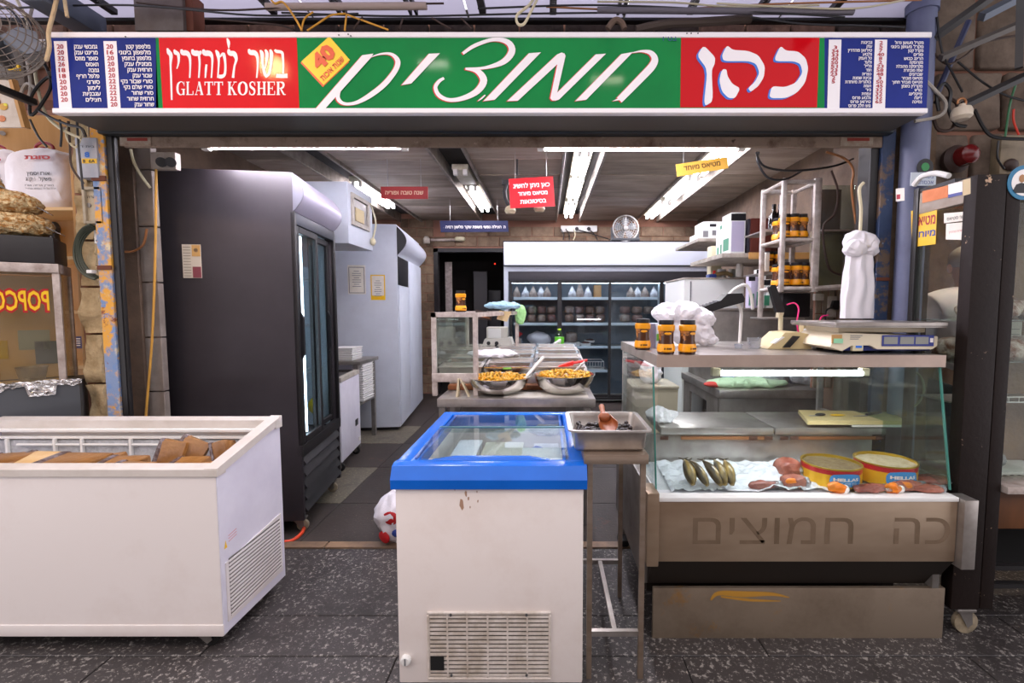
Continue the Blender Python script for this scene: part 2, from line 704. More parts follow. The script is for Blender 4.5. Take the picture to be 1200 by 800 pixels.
# bricks of the back wall, where it shows
k = 0
pm('brick_a', '#86705a', 0.85, col2='#6a5644', scale=9, bump=.4, bscale=25)
pm('brick_b', '#74604c', 0.85, col2='#584636', scale=9, bump=.4, bscale=25)
for i in range(19):
    z0 = .02 + i * .148
    for x0, x1 in (((DX0 - .52, DX0 - .27), (DX0 - .26, DX0 - .005)) if i % 2 else ((DX0 - .52, DX0 - .4), (DX0 - .39, DX0 - .13), (DX0 - .12, DX0 - .005))):
        bx(x0, x1, 7.745, 7.77, z0, z0 + .138, .006, 1).build('brick', 'brick_a' if (i * 3 + k) % 3 else 'brick_b', wb, False)
        k += 1
for i, z0 in enumerate((DZ + .03, DZ + .19)):
    n = 12
    for q in range(n):
        x0 = DX0 + (q + .5 * (i % 2)) * (2.4 - DX0) / n
        bx(x0 + .005, min(x0 + (2.4 - DX0) / n - .005, 2.4), 7.745, 7.77, z0, z0 + .15, .006, 1).build('stone_block', 'brick_a' if (q + i) % 3 else 'brick_b', wb, False)
# dark room behind the doorway
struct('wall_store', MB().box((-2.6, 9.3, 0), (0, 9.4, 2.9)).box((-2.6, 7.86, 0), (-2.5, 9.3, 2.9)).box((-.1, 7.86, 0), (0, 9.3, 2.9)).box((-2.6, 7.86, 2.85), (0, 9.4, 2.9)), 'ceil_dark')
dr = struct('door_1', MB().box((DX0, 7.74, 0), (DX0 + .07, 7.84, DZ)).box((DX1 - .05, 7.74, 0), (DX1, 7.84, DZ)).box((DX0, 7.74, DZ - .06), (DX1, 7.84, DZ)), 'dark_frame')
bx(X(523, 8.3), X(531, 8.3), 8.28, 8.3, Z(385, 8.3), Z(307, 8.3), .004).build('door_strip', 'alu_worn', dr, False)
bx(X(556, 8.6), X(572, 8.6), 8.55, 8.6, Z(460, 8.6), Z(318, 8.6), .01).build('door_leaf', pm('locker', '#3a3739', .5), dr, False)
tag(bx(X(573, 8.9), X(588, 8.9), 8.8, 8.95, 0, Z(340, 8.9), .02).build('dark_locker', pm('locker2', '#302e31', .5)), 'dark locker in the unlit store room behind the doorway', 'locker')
tag(MB().ball(P(580, 309, 8.9), .012).build('indicator_lamp', emis('led', '#ff2a1a', 3)), 'tiny red indicator light in the dark store room', 'light')

# ceiling: boards between the lamp troughs
cl = struct('ceiling', bx(-2.95, 2.5, 2.62, 7.9, CZ + .1, CZ + .16), 'ceil_dark')
pm('board_a', '#a89a8a', .62, col2='#6b5e51', scale=4, stretch=(.35, 1.6, 1), detail=7, lo=.3, hi=.75, bump=.1)
pm('board_b', '#9b8d7e', .62, col2='#5f5348', scale=5, stretch=(.35, 1.6, 1), detail=7, lo=.3, hi=.75, bump=.1)
pm('board_c', '#b3a598', .6, col2='#77695c', scale=5, stretch=(.3, 1.8, 1), detail=7, lo=.35, hi=.8, bump=.1)
TR = [(-2.32, -1.98), (-1.03, -.72), (.16, .53), (1.42, 1.77)]
sp = [(-2.85, TR[0][0]), (TR[0][1], TR[1][0]), (TR[1][1], TR[2][0]), (TR[2][1], TR[3][0]), (TR[3][1], 2.42)]
yb = 2.6
while yb < 7.7:
    for a, b in sp:
        d = RND.uniform(-.006, .006)
        bx(a + .003, b - .003, yb + .007, min(yb + .503, 7.76), CZ + d, CZ + d + .02, .003, 1).build('ceiling_board', RND.choice(['board_a', 'board_b', 'board_c']), cl, False)
    yb += .51
for a, b in TR:
    for q, s_ in ((a, -1), (b, 1)):
        MB().box((q - .014, 2.6, CZ - .035), (q + .014, 7.72, CZ + .1), .003, 1).build('lamp_rail', pm('rail', '#a69d92', .45, .5, col2='#6d645b', scale=8), cl, False)

# ------------------------------------------------------------------ fascia, lintel, posts
pm('fascia', '#1d1b1a', .6, .1, col2='#2e2a26', scale=6, stretch=(.5, 3, 3))
chips('rusty_plate', '#8a7768', [('#5c4535', 7, .5, .2, 0), ('#b29f90', 22, .62, .08, 4), ('#3d2c22', 15, .63, .08, 8)], .6, .2)
SX0, SX1 = X(60, 2.22, 85), X(1088, 2.22, 85)
lt = struct('lintel', bx(X(105, 2.5, 150), X(1050, 2.5, 150), 2.49, 2.54, Z(160, 2.49), 2.56, .004, 1), 'fascia')
bx(X(148, 2.5, 166), X(1034, 2.5, 166), 2.485, 2.5, Z(173, 2.49), Z(160, 2.49) - .002, .004).build('lintel_plate', 'rusty_plate', lt, False)
bx(X(92, 2.4, 140), X(1058, 2.4, 140), 2.26, 2.49, 2.462, 2.48, .004, 1).build('underside_panel', 'fascia', lt, False)
bx(X(108, 2.42, 148), X(1052, 2.42, 148), 2.44, 2.485, Z(156, 2.44), Z(146, 2.44), .006, 1).build('edge_rail', pm('rail_blue', '#2f3438', .4, .4), lt, False)
for p0, p1 in ((155, 190), (975, 1012)):
    bx(X(p0, 2.484), X(p1, 2.484), 2.4815, 2.4845, Z(171, 2.484), Z(161, 2.484)).build('stuck_label', pm('old_label', '#a89d8c', .7, col2='#8d6f5e', scale=30), lt, False)
    MB().box((X(p0 + 8, 2.48), 2.4795, Z(165, 2.48)), (X(p1 - 4, 2.48), 2.4813, Z(161.5, 2.48))).build('label_print', pm('old_red', '#8c2f24', .7), lt, False)

chips('blue_post_paint', '#7e93b8', [('#e0a33c', 7, .47, .08, 2), ('#d9c9a3', 5, .55, .06, 6), ('#8b4a2d', 9, .63, .05, 9), ('#6f8fbf', 26, .56, .05, 4)], .6)
chips('blue_post_right', '#2c3e60', [('#6f5a49', 6, .5, .06, 2), ('#1f2d48', 3, .5, .2, 6), ('#8f9db2', 18, .64, .05, 9)], .6)
pl = thing('door_post', 'flaking blue and yellow iron post left of the shop opening', 'post', (X(128, 2.5, 330), 2.5, 0))
xl = X(128, 2.5, 330)
MB().box((xl - .034, 2.48, 0), (xl + .034, 2.53, 2.46), .003).build('post_face', 'blue_post_paint', pl, False)
MB().box((xl - .036, 2.474, Z(212, 2.48)), (xl + .036, 2.482, Z(206, 2.48)), .001, 1).build('post_band', pm('rust', '#6b3b28', .8), pl, False)
MB().box((xl - .036, 2.474, Z(316, 2.48)), (xl + .036, 2.482, Z(311, 2.48)), .001, 1).build('post_band', 'rust', pl, False)
MB().box((xl + .036, 2.49, 0), (xl + .08, 2.51, 2.46), .004).box((xl + .06, 2.485, 0), (xl + .07, 2.5, 2.46)).build('shutter_channel', 'dark_frame', pl, False)
# jamb: plaster and a column of tiles between the post and the black fridge
jb = struct('wall_jamb', bx(X(146, 2.64), X(167, 2.64), 2.64, 2.74, 0, 2.5), 'plaster_dark')
pm('jamb_tile', '#8b8179', .5, col2='#6b6058', scale=6)
for i in range(8):
    z0 = .02 + i * .305
    bx(X(167, 2.66), X(189, 2.66), 2.66, 2.7, z0, z0 + .298, .003, 1).build('wall_tile', 'jamb_tile', jb, False)

xr = X(1029, 2.52, 300)
pr = thing('door_post', 'scuffed dark blue iron post right of the shop opening', 'post', (xr, 2.5, 0))
MB().box((xr - .03, 2.48, 0), (xr + .035, 2.53, 2.46), .003).build('post_face', 'blue_post_right', pr, False)
MB().box((xr - .075, 2.5, 0), (xr - .032, 2.6, 2.46), .004).build('shutter_channel', 'dark_frame', pr, False)
MB().box((xr - .032, 2.474, Z(329, 2.48)), (xr + .037, 2.481, Z(325, 2.48)), .001, 1).build('post_band', 'rust', pr, False)
struct('wall_pier_right', bx(xr + .037, 2.02, 2.54, 2.62, 0, 2.5), 'stone_brown')

# left pier of rough stones
pw = struct('wall_pier_left', bx(X(99, 2.58), X(121, 2.56), 2.58, 2.7, 0, 2.5), 'mortar')
pm('rough_stone', '#bfa983', .9, col2='#9c8661', scale=14, bump=1.0, bscale=16)
zs = [0.02, .35, .68] + [Z(y, 2.56) for y in (505, 449, 391, 336, 282, 228, 172)] + [2.49]
zs = sorted(set(round(z, 3) for z in zs if z < 2.5))
zs = [z for i, z in enumerate(zs) if i == 0 or z - zs[i - 1] > .12]
for i, (a, b) in enumerate(zip(zs, zs[1:])):
    m = MB().box((X(99, 2.545), 2.545, a + .006), (X(122, 2.56), 2.6, b - .006))
    bmesh.ops.subdivide_edges(m.bm, edges=m.bm.edges[:], cuts=7, use_grid_fill=True)
    for v in m.bm.verts:
        if v.co.y < 2.56:
            v.co.y += .03 * noise.noise(v.co * 14) + .012 * noise.noise(v.co * 40)
    m.build('stone', 'rough_stone', pw, True, 1.2)

# wall above the shop, neighbours, and the awning over the sign
wf = struct('wall_facade', MB().box((-4.2, 2.62, 2.5), (1.9, 2.75, 2.885)).box((-4.2, 3.3, 0), (-2.75, 3.4, 2.885)), 'mortar')
pm('old_brick', '#8b6a58', .9, col2='#5b4236', scale=10, bump=.6, bscale=20)
pm('old_brick_dark', '#4b3d35', .9, col2='#2e2621', scale=10, bump=.6, bscale=20)
for i in range(2):
    for q in range(22):
        x0 = -3.3 + q * .235 + .11 * i
        z0 = 2.655 + i * .115
        bx(x0, x0 + .225, 2.59 - RND.uniform(0, .012), 2.63, z0, z0 + .107, .008, 1).build('brick', 'old_brick' if q in (1, 2, 3, 4, 6, 7, 17, 18, 19) else 'old_brick_dark', wf, False)
ws = struct('wall_stone_right', MB().box((1.9, 2.6, 2.02), (4.2, 2.75, 3.6)).box((3.3, 2.6, 0), (4.2, 2.75, 2.02)), 'mortar')
pm('big_stone', '#7b6a5c', .9, col2='#51443a', scale=5, bump=.8, bscale=12)
rows = [2.02, 2.32, Z(86, 2.6), 3.02, 3.34, 3.6]
for i, (a, b) in enumerate(zip(rows, rows[1:])):
    xs_ = [1.9, X(1140, 2.6, 60), 2.95, 3.6, 4.2] if i % 2 == 0 else [1.9, X(1120, 2.6, 60) - .12, X(1172, 2.6, 60), 3.2, 4.2]
    for x0, x1 in zip(xs_, xs_[1:]):
        m = MB().box((x0 + .012, 2.565, a + .012), (x1 - .012, 2.62, b - .012), .01, 1)
        bmesh.ops.subdivide_edges(m.bm, edges=[e for e in m.bm.edges if e.calc_length() > .1], cuts=5, use_grid_fill=True)
        for v in m.bm.verts:
            v.co.y += .03 * noise.noise(v.co * 6) + .01 * noise.noise(v.co * 25)
        m.build('stone', 'big_stone', ws, True, 1.2)
struct('unseen_sky_shade', MB().box((1.95, .5, 3.62), (5, 2.7, 3.68)).box((1.95, .5, 3.4), (2.0, 2.55, 3.62)), 'ceil_dark')  # unseen cover added to keep sky light off the right stone wall
# room of the stall next door, right
wn = struct('wall_neighbour', MB().box((2.5, 4.6, 0), (4.2, 4.7, 2.9)).box((4.1, 2.75, 0), (4.2, 4.6, 2.9)).box((2.5, 2.75, 2.85), (4.2, 4.7, 2.9)), 'stone_brown')

# translucent awning with rafters
m = bpy.data.materials.new('awning_plastic')
m.use_nodes = True
nt = m.node_tree
d = nt.nodes['Principled BSDF']
d.inputs['Base Color'].default_value = hx('#bdbbc6')
d.inputs['Roughness'].default_value = .6
tr = nt.nodes.new('ShaderNodeBsdfTranslucent')
tr.inputs[0].default_value = hx('#cbc9d4')
mx = nt.nodes.new('ShaderNodeMixShader')
mx.inputs[0].default_value = .85
nt.links.new(d.outputs[0], mx.inputs[1])
nt.links.new(tr.outputs[0], mx.inputs[2])
nt.links.new(mx.outputs[0], nt.nodes['Material Output'].inputs[0])
MATS['awning_plastic'] = m
rf = thing('awning', 'translucent awning with dark steel rafters above the long sign', 'awning', (0, 2.3, 2.9))
for i in range(7):
    x0 = -3.6 + i * .8
    bx(x0 + .006, min(x0 + .794, 1.85), 1.75, 2.575, 2.89, 2.895).build('awning_panel', 'awning_plastic', rf, False)
MB().box((-3.7, 2.5, Z(24, 2.5)), (1.85, 2.54, Z(20, 2.5)), .003, 1).build('purlin', 'dark_frame', rf, False)
for px in (135, 322, 402, 485, 566, 648, 727, 808, 887, 972):
    x0 = X(px, 2.5, 18)
    if px in (485, 727, 402):
        MB().box((x0 - .02, 1.75, 2.86), (x0 - .007, 2.499, 2.889)).box((x0 + .009, 1.75, 2.86), (x0 + .022, 2.499, 2.889)).build('rafter', 'black_metal', rf, False)
    else:
        MB().box((x0 - .017, 1.75, 2.86), (x0 + .017, 2.499, 2.889), .003, 1).build('rafter', 'black_metal', rf, False)

# ------------------------------------------------------------------ the long shop sign
SY = 2.22


def S(px, py, k=0):
    """point on the face of the sign, k print layers proud of it"""
    p = P(px, py, SY)
    p.y -= .0012 * (k + 1)
    return p


pm('sign_green', '#04883f', .07, col2='#057a3a', scale=3, spec=.12)
pm('sign_red', '#e01a20', .07, col2='#d01218', scale=3, spec=.12)
pm('sign_red2', '#c80c18', .07, spec=.12)
pm('sign_blue', '#1f2f84', .25, col2='#1a2874', scale=3, spec=.12)
pm('sign_white', '#f3eef0', .3)
pm('sign_yellow', '#f7d114', .3)
pm('sign_orange', '#e0501a', .3)
pm('sign_bright_blue', '#1f6fd6', .3)
sg = thing('shop_sign', 'long green shop sign with red panels, blue price lists and white Hebrew letters', 'sign', (0, SY + .12, Z(133, SY)))
zt, zb = Z(38, SY, 600), Z(133, SY, 600)
bx(SX0, SX1, SY, SY + .26, zb + .002, zt - .002).build('sign_box', pm('sign_side', '#57534f', .5, .3), sg, False)
for a, b in ((Z(44.5, SY), zt), (zb, Z(127, SY))):
    bx(SX0 - .004, SX1 + .004, SY - .006, SY + .03, a, b, .003, 1).build('sign_edging', 'sign_white', sg, False)


def plate(pts, mat, k, name='sign_panel', parent=None):
    return MB().poly([S(x, y, k) for x, y in pts]).build(name, mat, parent or sg, False)


plate([(183, 44), (966, 44), (966, 128), (183, 128)], 'sign_green', 0)
bl = plate([(SXp, y) for SXp, y in ((58, 44), (182.5, 44), (186, 128), (63, 128))], 'sign_blue', 0)
br = plate([(966, 44), (1089.5, 44), (1085.5, 128), (966, 128)], 'sign_blue', 0)
r1 = plate([(186.5, 44.5), (348, 44.2), (351, 127.5), (191.5, 128)], 'sign_red', 1)
r2 = plate([(798, 42.5 + 2), (960, 44), (957, 126), (797, 126)], 'sign_red2', 1)
for pts in ([(63.5, 48.5), (78.7, 48.5), (85, 128), (70, 128)], [(121.7, 48.5), (137, 48.5), (142, 128), (127, 128)]):
    plate(pts, 'sign_white', 1, 'price_strip', bl)
for pts in ([(971, 46.7), (985.7, 46.7), (983.3, 127.5), (969, 127.5)], [(1025, 46.7), (1039.3, 46.7), (1036.7, 127.5), (1022, 127.5)]):
    plate(pts, 'sign_white', 1, 'price_strip', br)

PX = SY / F


def column(words, x0, y0, x1, y1, mat, parent, hpx, align, step=None, bold=.025, name='list_lettering', wmax=None):
    m = MB()
    n = len(words)
    for i, wd in enumerate(words):
        t = i / max(1, n - 1)
        if not wd:
            continue
        m.text(heb(wd), S(x0 + (x1 - x0) * t, y0 + (y1 - y0) * t + hpx / 2, 2), h=hpx * PX, w=(len(wd) * wmax * PX if wmax else None), align=align, bold=bold)
    return m.build(name, mat, parent, False)


B = ['מלפפון קטן', 'מלפפון בינוני', 'מלפפון בחומץ', 'מנזנילו ענק', 'חרוזית ענק', 'שבור ענק', 'סורי שבור נקי', 'סורי שלם נקי', 'סורי שחור', 'חרוזית שחור', 'שחור ענק']
A = ['גמבשי ענק', 'מרינט ענק', 'סופר מוזס', 'תאסוס', 'גמבה', 'פלפל חריף', 'סורני', 'לימון', 'עגבניות', 'חצילים']
column(B, 177, 55, 181.5, 122.5, 'sign_white', bl, 4.6, 'R', wmax=2.75)
column(A, 115, 55, 119.5, 117, 'sign_white', bl, 4.6, 'R', wmax=2.9)
column(['20', '16', '20', '20', '20', '20', '22', '22', '22', '22', '20'], 129.5, 55, 134.5, 122.5, 'red_ink', bl, 4.8, 'C', name='price_lettering', wmax=3.9)
column(['20', '20', '32', '26', '18', '18', '20', '20', '20', '20'], 71.5, 55, 76.5, 117, 'red_ink', bl, 4.8, 'C', name='price_lettering', wmax=3.9)
C1 = ['גבינות', 'עמק', 'טירואן מהדרין', 'גלבוע', 'טל העמק', 'גלעד', 'גליל', 'חמד', 'כפרית', 'גבינת שמנת', 'בולגרית מיוחדת', 'הגמה', 'ניר', 'צפתית', 'גלבוע פרוס', 'טירואן פרוס', 'גוש חלב פרוס']
C2 = ['מקרל מעושן גדול', 'מקרל מעושן בינוני', 'מקרל קטן', 'פורים', 'הרינג כבוש', 'מקרוסקה', 'מקרוסקה מתובלת', 'שפה מובחרת', 'שברונים', 'מטיאס מובחר', 'מטיאס מובחר חתוך', 'מקרלין בשמן', 'בורש', 'פיקלינג', 'דיגה', 'נסיכה']
column(C1, 1021.5, 50, 1019.5, 124, 'sign_white', br, 3.4, 'R', wmax=2.1)
column(C2, 1081.5, 50.5, 1079.5, 119.5, 'sign_white', br, 3.4, 'R', wmax=2.15)
column(['3', '34', '33', '40', '50', '51', '23', '23', '2', '5'], 978.5, 56, 976, 96, 'red_ink', br, 3.7, 'C', name='price_lettering', wmax=4)
column(['2', '5', '7', '40', '8', '2', '23', '58', '48', '3', '50', '45', '32', '32', '32', '65'], 1032, 50.5, 1029, 119.5, 'red_ink', br, 3.7, 'C', name='price_lettering', wmax=4)


def strokes(ribs, polys, sx, ox, oy, mat, k, parent, dx=0, dy=0, name='letter', grow=0):
    m = MB()
    f = lambda x, y: S(ox + x / sx + dx, oy + y / sx + dy, k)
    for i, r in enumerate(ribs):
        m.ribbon([(a, b, c + grow) for a, b, c in r], lambda x, y: f(x, y) - V((0, .00012 * i, 0)), 5)
    for i, p in enumerate(polys):
        m.poly([f(x, y) - V((0, .0003 + .00012 * i, 0)) for x, y in p])
    return m.build(name, mat, parent, False)


# big white script word, each letter with a thin red shade
mem = ([[(455, 283, 6), (515, 264, 12), (580, 261, 18), (622, 284, 28), (640, 325, 36), (618, 385, 36), (545, 475, 38), (450, 550, 36), (360, 600, 26), (290, 614, 20), (242, 602, 24), (218, 562, 28), (238, 500, 16)]],
       [[(390, 272), (468, 261), (455, 285), (122, 656), (55, 656)]])
yod = ([], [[(858, 262), (936, 258), (735, 470), (665, 482)]])
tsa = ([[(428, 190, 10), (470, 162, 13), (535, 141, 13), (585, 150, 19), (600, 182, 24), (570, 219, 20), (505, 240, 10), (437, 243, 7)],
        [(437, 243, 7), (478, 251, 18), (501, 284, 25), (478, 322, 22), (430, 346, 17), (382, 353, 13), (346, 338, 14), (332, 310, 13), (344, 288, 12), (362, 276, 9)]], [])
vav = ([], [[(300, 215), (370, 210), (100, 487), (33, 495)]])
nmm = ([], [[(465, 222), (490, 211), (508, 217), (514, 235), (235, 493), (172, 495)], [(472, 250), (514, 228), (465, 445), (480, 470), (460, 492), (436, 492), (424, 478)], [(690, 222), (750, 218), (475, 487), (450, 493), (440, 470)]])
het = ([[(905, 212, 5), (960, 203, 13), (1010, 212, 28), (1035, 246, 38), (1020, 290, 44), (950, 365, 44), (828, 489, 40)]],
       [[(840, 220), (908, 208), (635, 487), (570, 495)], [(800, 489), (842, 468), (852, 486), (788, 495)]])
com = ([[(2, 494, 3), (24, 478, 8), (44, 459, 7)]], [])
for (rb, pl_), (s_, ox, oy) in ((mem, (6, 360, 20)), (yod, (6, 360, 20)), (tsa, (3, 400, 0)), (vav, (5, 560, 20)), (nmm, (5, 560, 20)), (het, (5, 560, 20)), (com, (5, 560, 20))):
    strokes(rb, pl_, s_, ox, oy, pm('letter_shade', '#d5151f', .3), 2, sg, -1.3, .5, 'letter_shade')
    strokes(rb, pl_, s_, ox, oy, 'sign_white', 3, sg)
# right red panel: three heavy letters with blue shade
kaf = [(480, 133), (505, 155), (560, 158), (595, 190), (606, 235), (592, 300), (555, 345), (505, 370), (428, 370), (440, 315), (500, 320), (550, 300), (580, 255), (570, 215), (540, 203), (458, 203), (455, 185)]
hey = [(238, 130), (265, 152), (330, 155), (380, 175), (410, 225), (405, 275), (380, 315), (345, 342), (333, 325), (365, 295), (385, 255), (370, 215), (335, 202), (222, 203), (215, 175)]
hel = [(220, 238), (236, 240), (240, 270), (262, 305), (298, 325), (275, 370), (245, 370), (215, 340), (203, 290), (210, 255)]
nun = [(132, 130), (185, 185), (182, 215), (168, 245), (175, 385), (132, 408), (150, 240), (102, 178)]
K8 = 1200 / 310


def ease(ps):
    for _ in range(2):
        ps = [tuple(p[i] * (1 - t) + q[i] * t for i in (0, 1)) for p, q in zip(ps, ps[1:] + ps[:1]) for t in (.17, .83)]
    return ps


kaf, hey, hel, nun = ease(kaf), ease(hey), ease(hel), ease(nun)
for ps in ([kaf], [hey, hel], [nun]):
    strokes([], ps, K8, 790, 20, 'sign_bright_blue', 2, r2, -2.2, 1.6, 'letter_shade')
    strokes([], ps, K8, 790, 20, 'sign_white', 3, r2)
# left red panel: tall serif Hebrew, drawn stroke by stroke (zoom 6, origin 180,20)
L9 = {
    'bet': [[(855, 232, 12), (868, 244, 22), (905, 252, 20), (912, 290, 16), (915, 345, 13), (914, 400, 13)], [(865, 415, 28), (900, 417, 28), (945, 416, 30)]],
    'shin': [[(752, 236, 12), (766, 262, 26), (770, 330, 16), (785, 400, 22), (800, 425, 16)], [(788, 232, 12), (800, 262, 24), (796, 330, 12), (780, 380, 8)], [(822, 232, 12), (832, 262, 26), (828, 340, 18), (815, 400, 20), (790, 426, 14)]],
    'resh1': [[(672, 228, 12), (684, 250, 34), (715, 256, 34), (733, 285, 20), (735, 350, 13), (728, 430, 11)]],
    'lamed': [[(520, 152, 8), (530, 180, 22), (532, 222, 8)], [(530, 228, 12), (540, 256, 34), (570, 262, 34), (585, 300, 20), (572, 350, 14), (562, 430, 18)]],
    'mem': [[(440, 236, 10), (455, 262, 26), (462, 320, 14), (455, 430, 10)], [(470, 285, 8), (495, 262, 22), (508, 330, 16), (505, 400, 18), (485, 420, 26), (462, 420, 26)]],
    'he': [[(352, 230, 12), (364, 254, 38), (398, 260, 36), (416, 290, 18), (415, 360, 12), (410, 430, 11)], [(376, 336, 14), (372, 370, 16), (368, 430, 10)]],
    'dalet': [[(275, 230, 12), (288, 254, 38), (325, 256, 34), (336, 240, 10)], [(322, 262, 18), (328, 330, 14), (322, 430, 11)]],
    'resh2': [[(198, 230, 12), (210, 252, 36), (240, 258, 34), (258, 288, 20), (262, 350, 13), (258, 430, 11)]],
    'yod': [[(148, 232, 10), (160, 252, 30), (178, 268, 22), (180, 320, 14), (168, 366, 8)]],
    'nun': [[(100, 222, 10), (112, 250, 30), (126, 275, 26), (124, 340, 14), (128, 450, 14), (132, 585, 12)]],
}
for nm in L9:
    strokes(L9[nm], [], 6, 180, 20, 'sign_white', 2, r1, name='letter')
# GLATT KOSHER in slab serif capitals: glyph boxes along the base line, strokes in a 0..1 box
G = {
    'L': [((.2, 0), (.2, 1), .24), ((0, .97), (.45, .97), .06), ((0, .03), (.95, .03), .06), ((.92, 0), (.92, .3), .09)],
    'A': [((.12, 0), (.5, 1), .07), ((.85, 0), (.5, 1), .25), ((.25, .33), (.7, .33), .06), ((0, .03), (.32, .03), .06), ((.62, .03), (1, .03), .06)],
    'T': [((.5, 0), (.5, 1), .24), ((.02, .96), (.98, .96), .07), ((.05, .72), (.05, 1), .09), ((.95, .72), (.95, 1), .09), ((.25, .03), (.75, .03), .06)],
    'K': [((.2, 0), (.2, 1), .24), ((0, .97), (.42, .97), .06), ((0, .03), (.42, .03), .06), ((.28, .42), (.82, 1), .07), ((.4, .6), (.85, 0), .24), ((.62, .97), (1, .97), .06), ((.62, .03), (1.04, .03), .06)],
    'H': [((.2, 0), (.2, 1), .22), ((.8, 0), (.8, 1), .22), ((.2, .5), (.8, .5), .07), ((0, .97), (.4, .97), .06), ((0, .03), (.4, .03), .06), ((.6, .97), (1, .97), .06), ((.6, .03), (1, .03), .06)],
    'E': [((.2, 0), (.2, 1), .24), ((0, .97), (.92, .97), .06), ((0, .03), (.95, .03), .06), ((.2, .5), (.65, .5), .06), ((.9, .72), (.9, 1), .08), ((.93, 0), (.93, .3), .08), ((.65, .36), (.65, .64), .08)],
    'R': [((.2, 0), (.2, 1), .24), ((0, .97), (.5, .97), .06), ((0, .03), (.42, .03), .06), ((.2, .5), (.55, .5), .06), ((.5, .45), (.85, 0), .22), ((.75, .03), (1.05, .03), .06)],
}
Gc = {'R': [[(.45, .97, .06), (.72, .9, .18), (.8, .74, .24), (.7, .56, .16), (.45, .5, .06)]],
      'O': [[(.5, .99, .07), (.2, .82, .2), (.12, .5, .25), (.2, .18, .2), (.5, .01, .07), (.8, .18, .2), (.88, .5, .25), (.8, .82, .2), (.5, .99, .07)]],
      'G': [[(.9, .7, .06), (.75, .93, .08), (.5, .99, .07), (.2, .82, .2), (.12, .5, .25), (.2, .18, .2), (.5, .01, .07), (.75, .1, .08)]],
      'S': [[(.85, .72, .06), (.7, .94, .08), (.45, .98, .08), (.2, .85, .18), (.25, .64, .22), (.55, .5, .2), (.8, .35, .24), (.75, .12, .2), (.5, .02, .08), (.25, .06, .08), (.1, .3, .07)]]}
G['G'] = [((.82, 0), (.82, .42), .22), ((.55, .43), (1, .43), .06), ((.9, .66), (.9, 1), .05)]
G['S'] = [((.87, .68), (.87, 1), .05), ((.1, 0), (.1, .34), .05)]
m = MB()
cx = 207.5
for wd, x0, x1 in (('GLATT', 207.5, 262), ('KOSHER', 267.5, 335)):
    wd_w = {'L': .85, 'O': 1.08, 'S': .8, 'E': .9}
    tot = sum(wd_w.get(c, 1) + .12 for c in wd) - .12
    u = (x1 - x0) / tot
    cx = x0
    for c in wd:
        gw = wd_w.get(c, 1) * u
        f = lambda a, b: S(cx + a * gw, 111.7 - b * 15.6, 2)
        for i, ((a, b), (c_, d_), wt) in enumerate(G.get(c, [])):
            f = lambda p_, q_: S(cx + p_ * gw, 111.7 - q_ * 15.6, 2) - V((0, .0001 * i, 0))
            wt2 = wt * (1 if a == c_ or b == d_ else .9)
            if b == d_:
                m.poly([f(a, b - wt / 2), f(c_, b - wt / 2), f(c_, b + wt / 2), f(a, b + wt / 2)])
            else:
                m.poly([f(a - wt2 / 2, b), f(a + wt2 / 2, b), f(c_ + wt2 / 2, d_), f(c_ - wt2 / 2, d_)])
        for rb in Gc.get(c, []):
            m.ribbon(rb, f, 3)
        cx += gw + .12 * u
m.build('lettering', 'sign_white', r1, False)
# the yellow sticker
plate([(385.3, 44.4), (409.3, 73.2), (378.6, 102.2), (352.5, 74)], 'sign_orange', 1, 'sticker_edge')
ys_ = plate([(386.3, 43), (410.5, 70.8), (379.8, 100), (353.5, 72.5)], 'sign_yellow', 2, 'sticker')
xd, yd = V((.73, 0, .68)), V((-.68, 0, .73))
MB().text('40', S(374.6, 83.5, 4), w=28 * PX, h=16 * PX, xd=xd, yd=yd, bold=.06).build('lettering', 'sign_orange', ys_, False)
MB().text(heb('שנות איכות'), S(379.5, 95.5, 4), w=34 * PX, h=6.5 * PX, xd=xd, yd=yd, bold=.03).build('lettering', 'sign_orange', ys_, False)
MB().text(heb('בס"ד'), S(792.5, 48.5, 4), w=18 * PX, align='R').build('lettering', 'blue_ink', sg, False)
for a, b in ((397, 41), (408, 40), (411, 42), (147, 43), (805, 39), (810, 39), (818, 39)):
    MB().cyl(P(a, b, SY - .0065), P(a, b, SY - .009), .003, seg=8).build('screw', 'black_metal', sg, False)

# ------------------------------------------------------------------ fluorescent lamps
def lamp_fixture(x, y0, y1, label, lit=True, n=2):
    t = thing('ceiling_lamp', label, 'lamp', (x, (y0 + y1) / 2, CZ - .04), group='fluorescent lamps under the shop ceiling')
    MB().box((x - .085, y0, CZ + .03), (x + .085, y1, CZ + .09), .01).build('lamp_tray', pm('lamp_tray', '#cfcabb', .5, col2='#b0a98f', scale=12), t)
    for q in ((-.04, .04) if n == 2 else (0,)):
        MB().cyl((x + q, y0 + .05, CZ - .01), (x + q, y1 - .05, CZ - .01), .017, seg=12).build('lamp_tube', 'tube_on' if lit else 'white_plastic', t)
        for yy, s_ in ((y0, 1), (y1, -1)):
            MB().box((x + q - .016, min(yy, yy + s_ * .05), CZ - .028), (x + q + .016, max(yy, yy + s_ * .05), CZ + .032), .006).build('lamp_socket', 'white_plastic', t)


def yz(py):
    return (CZ - H) * F / (361.0 - py)


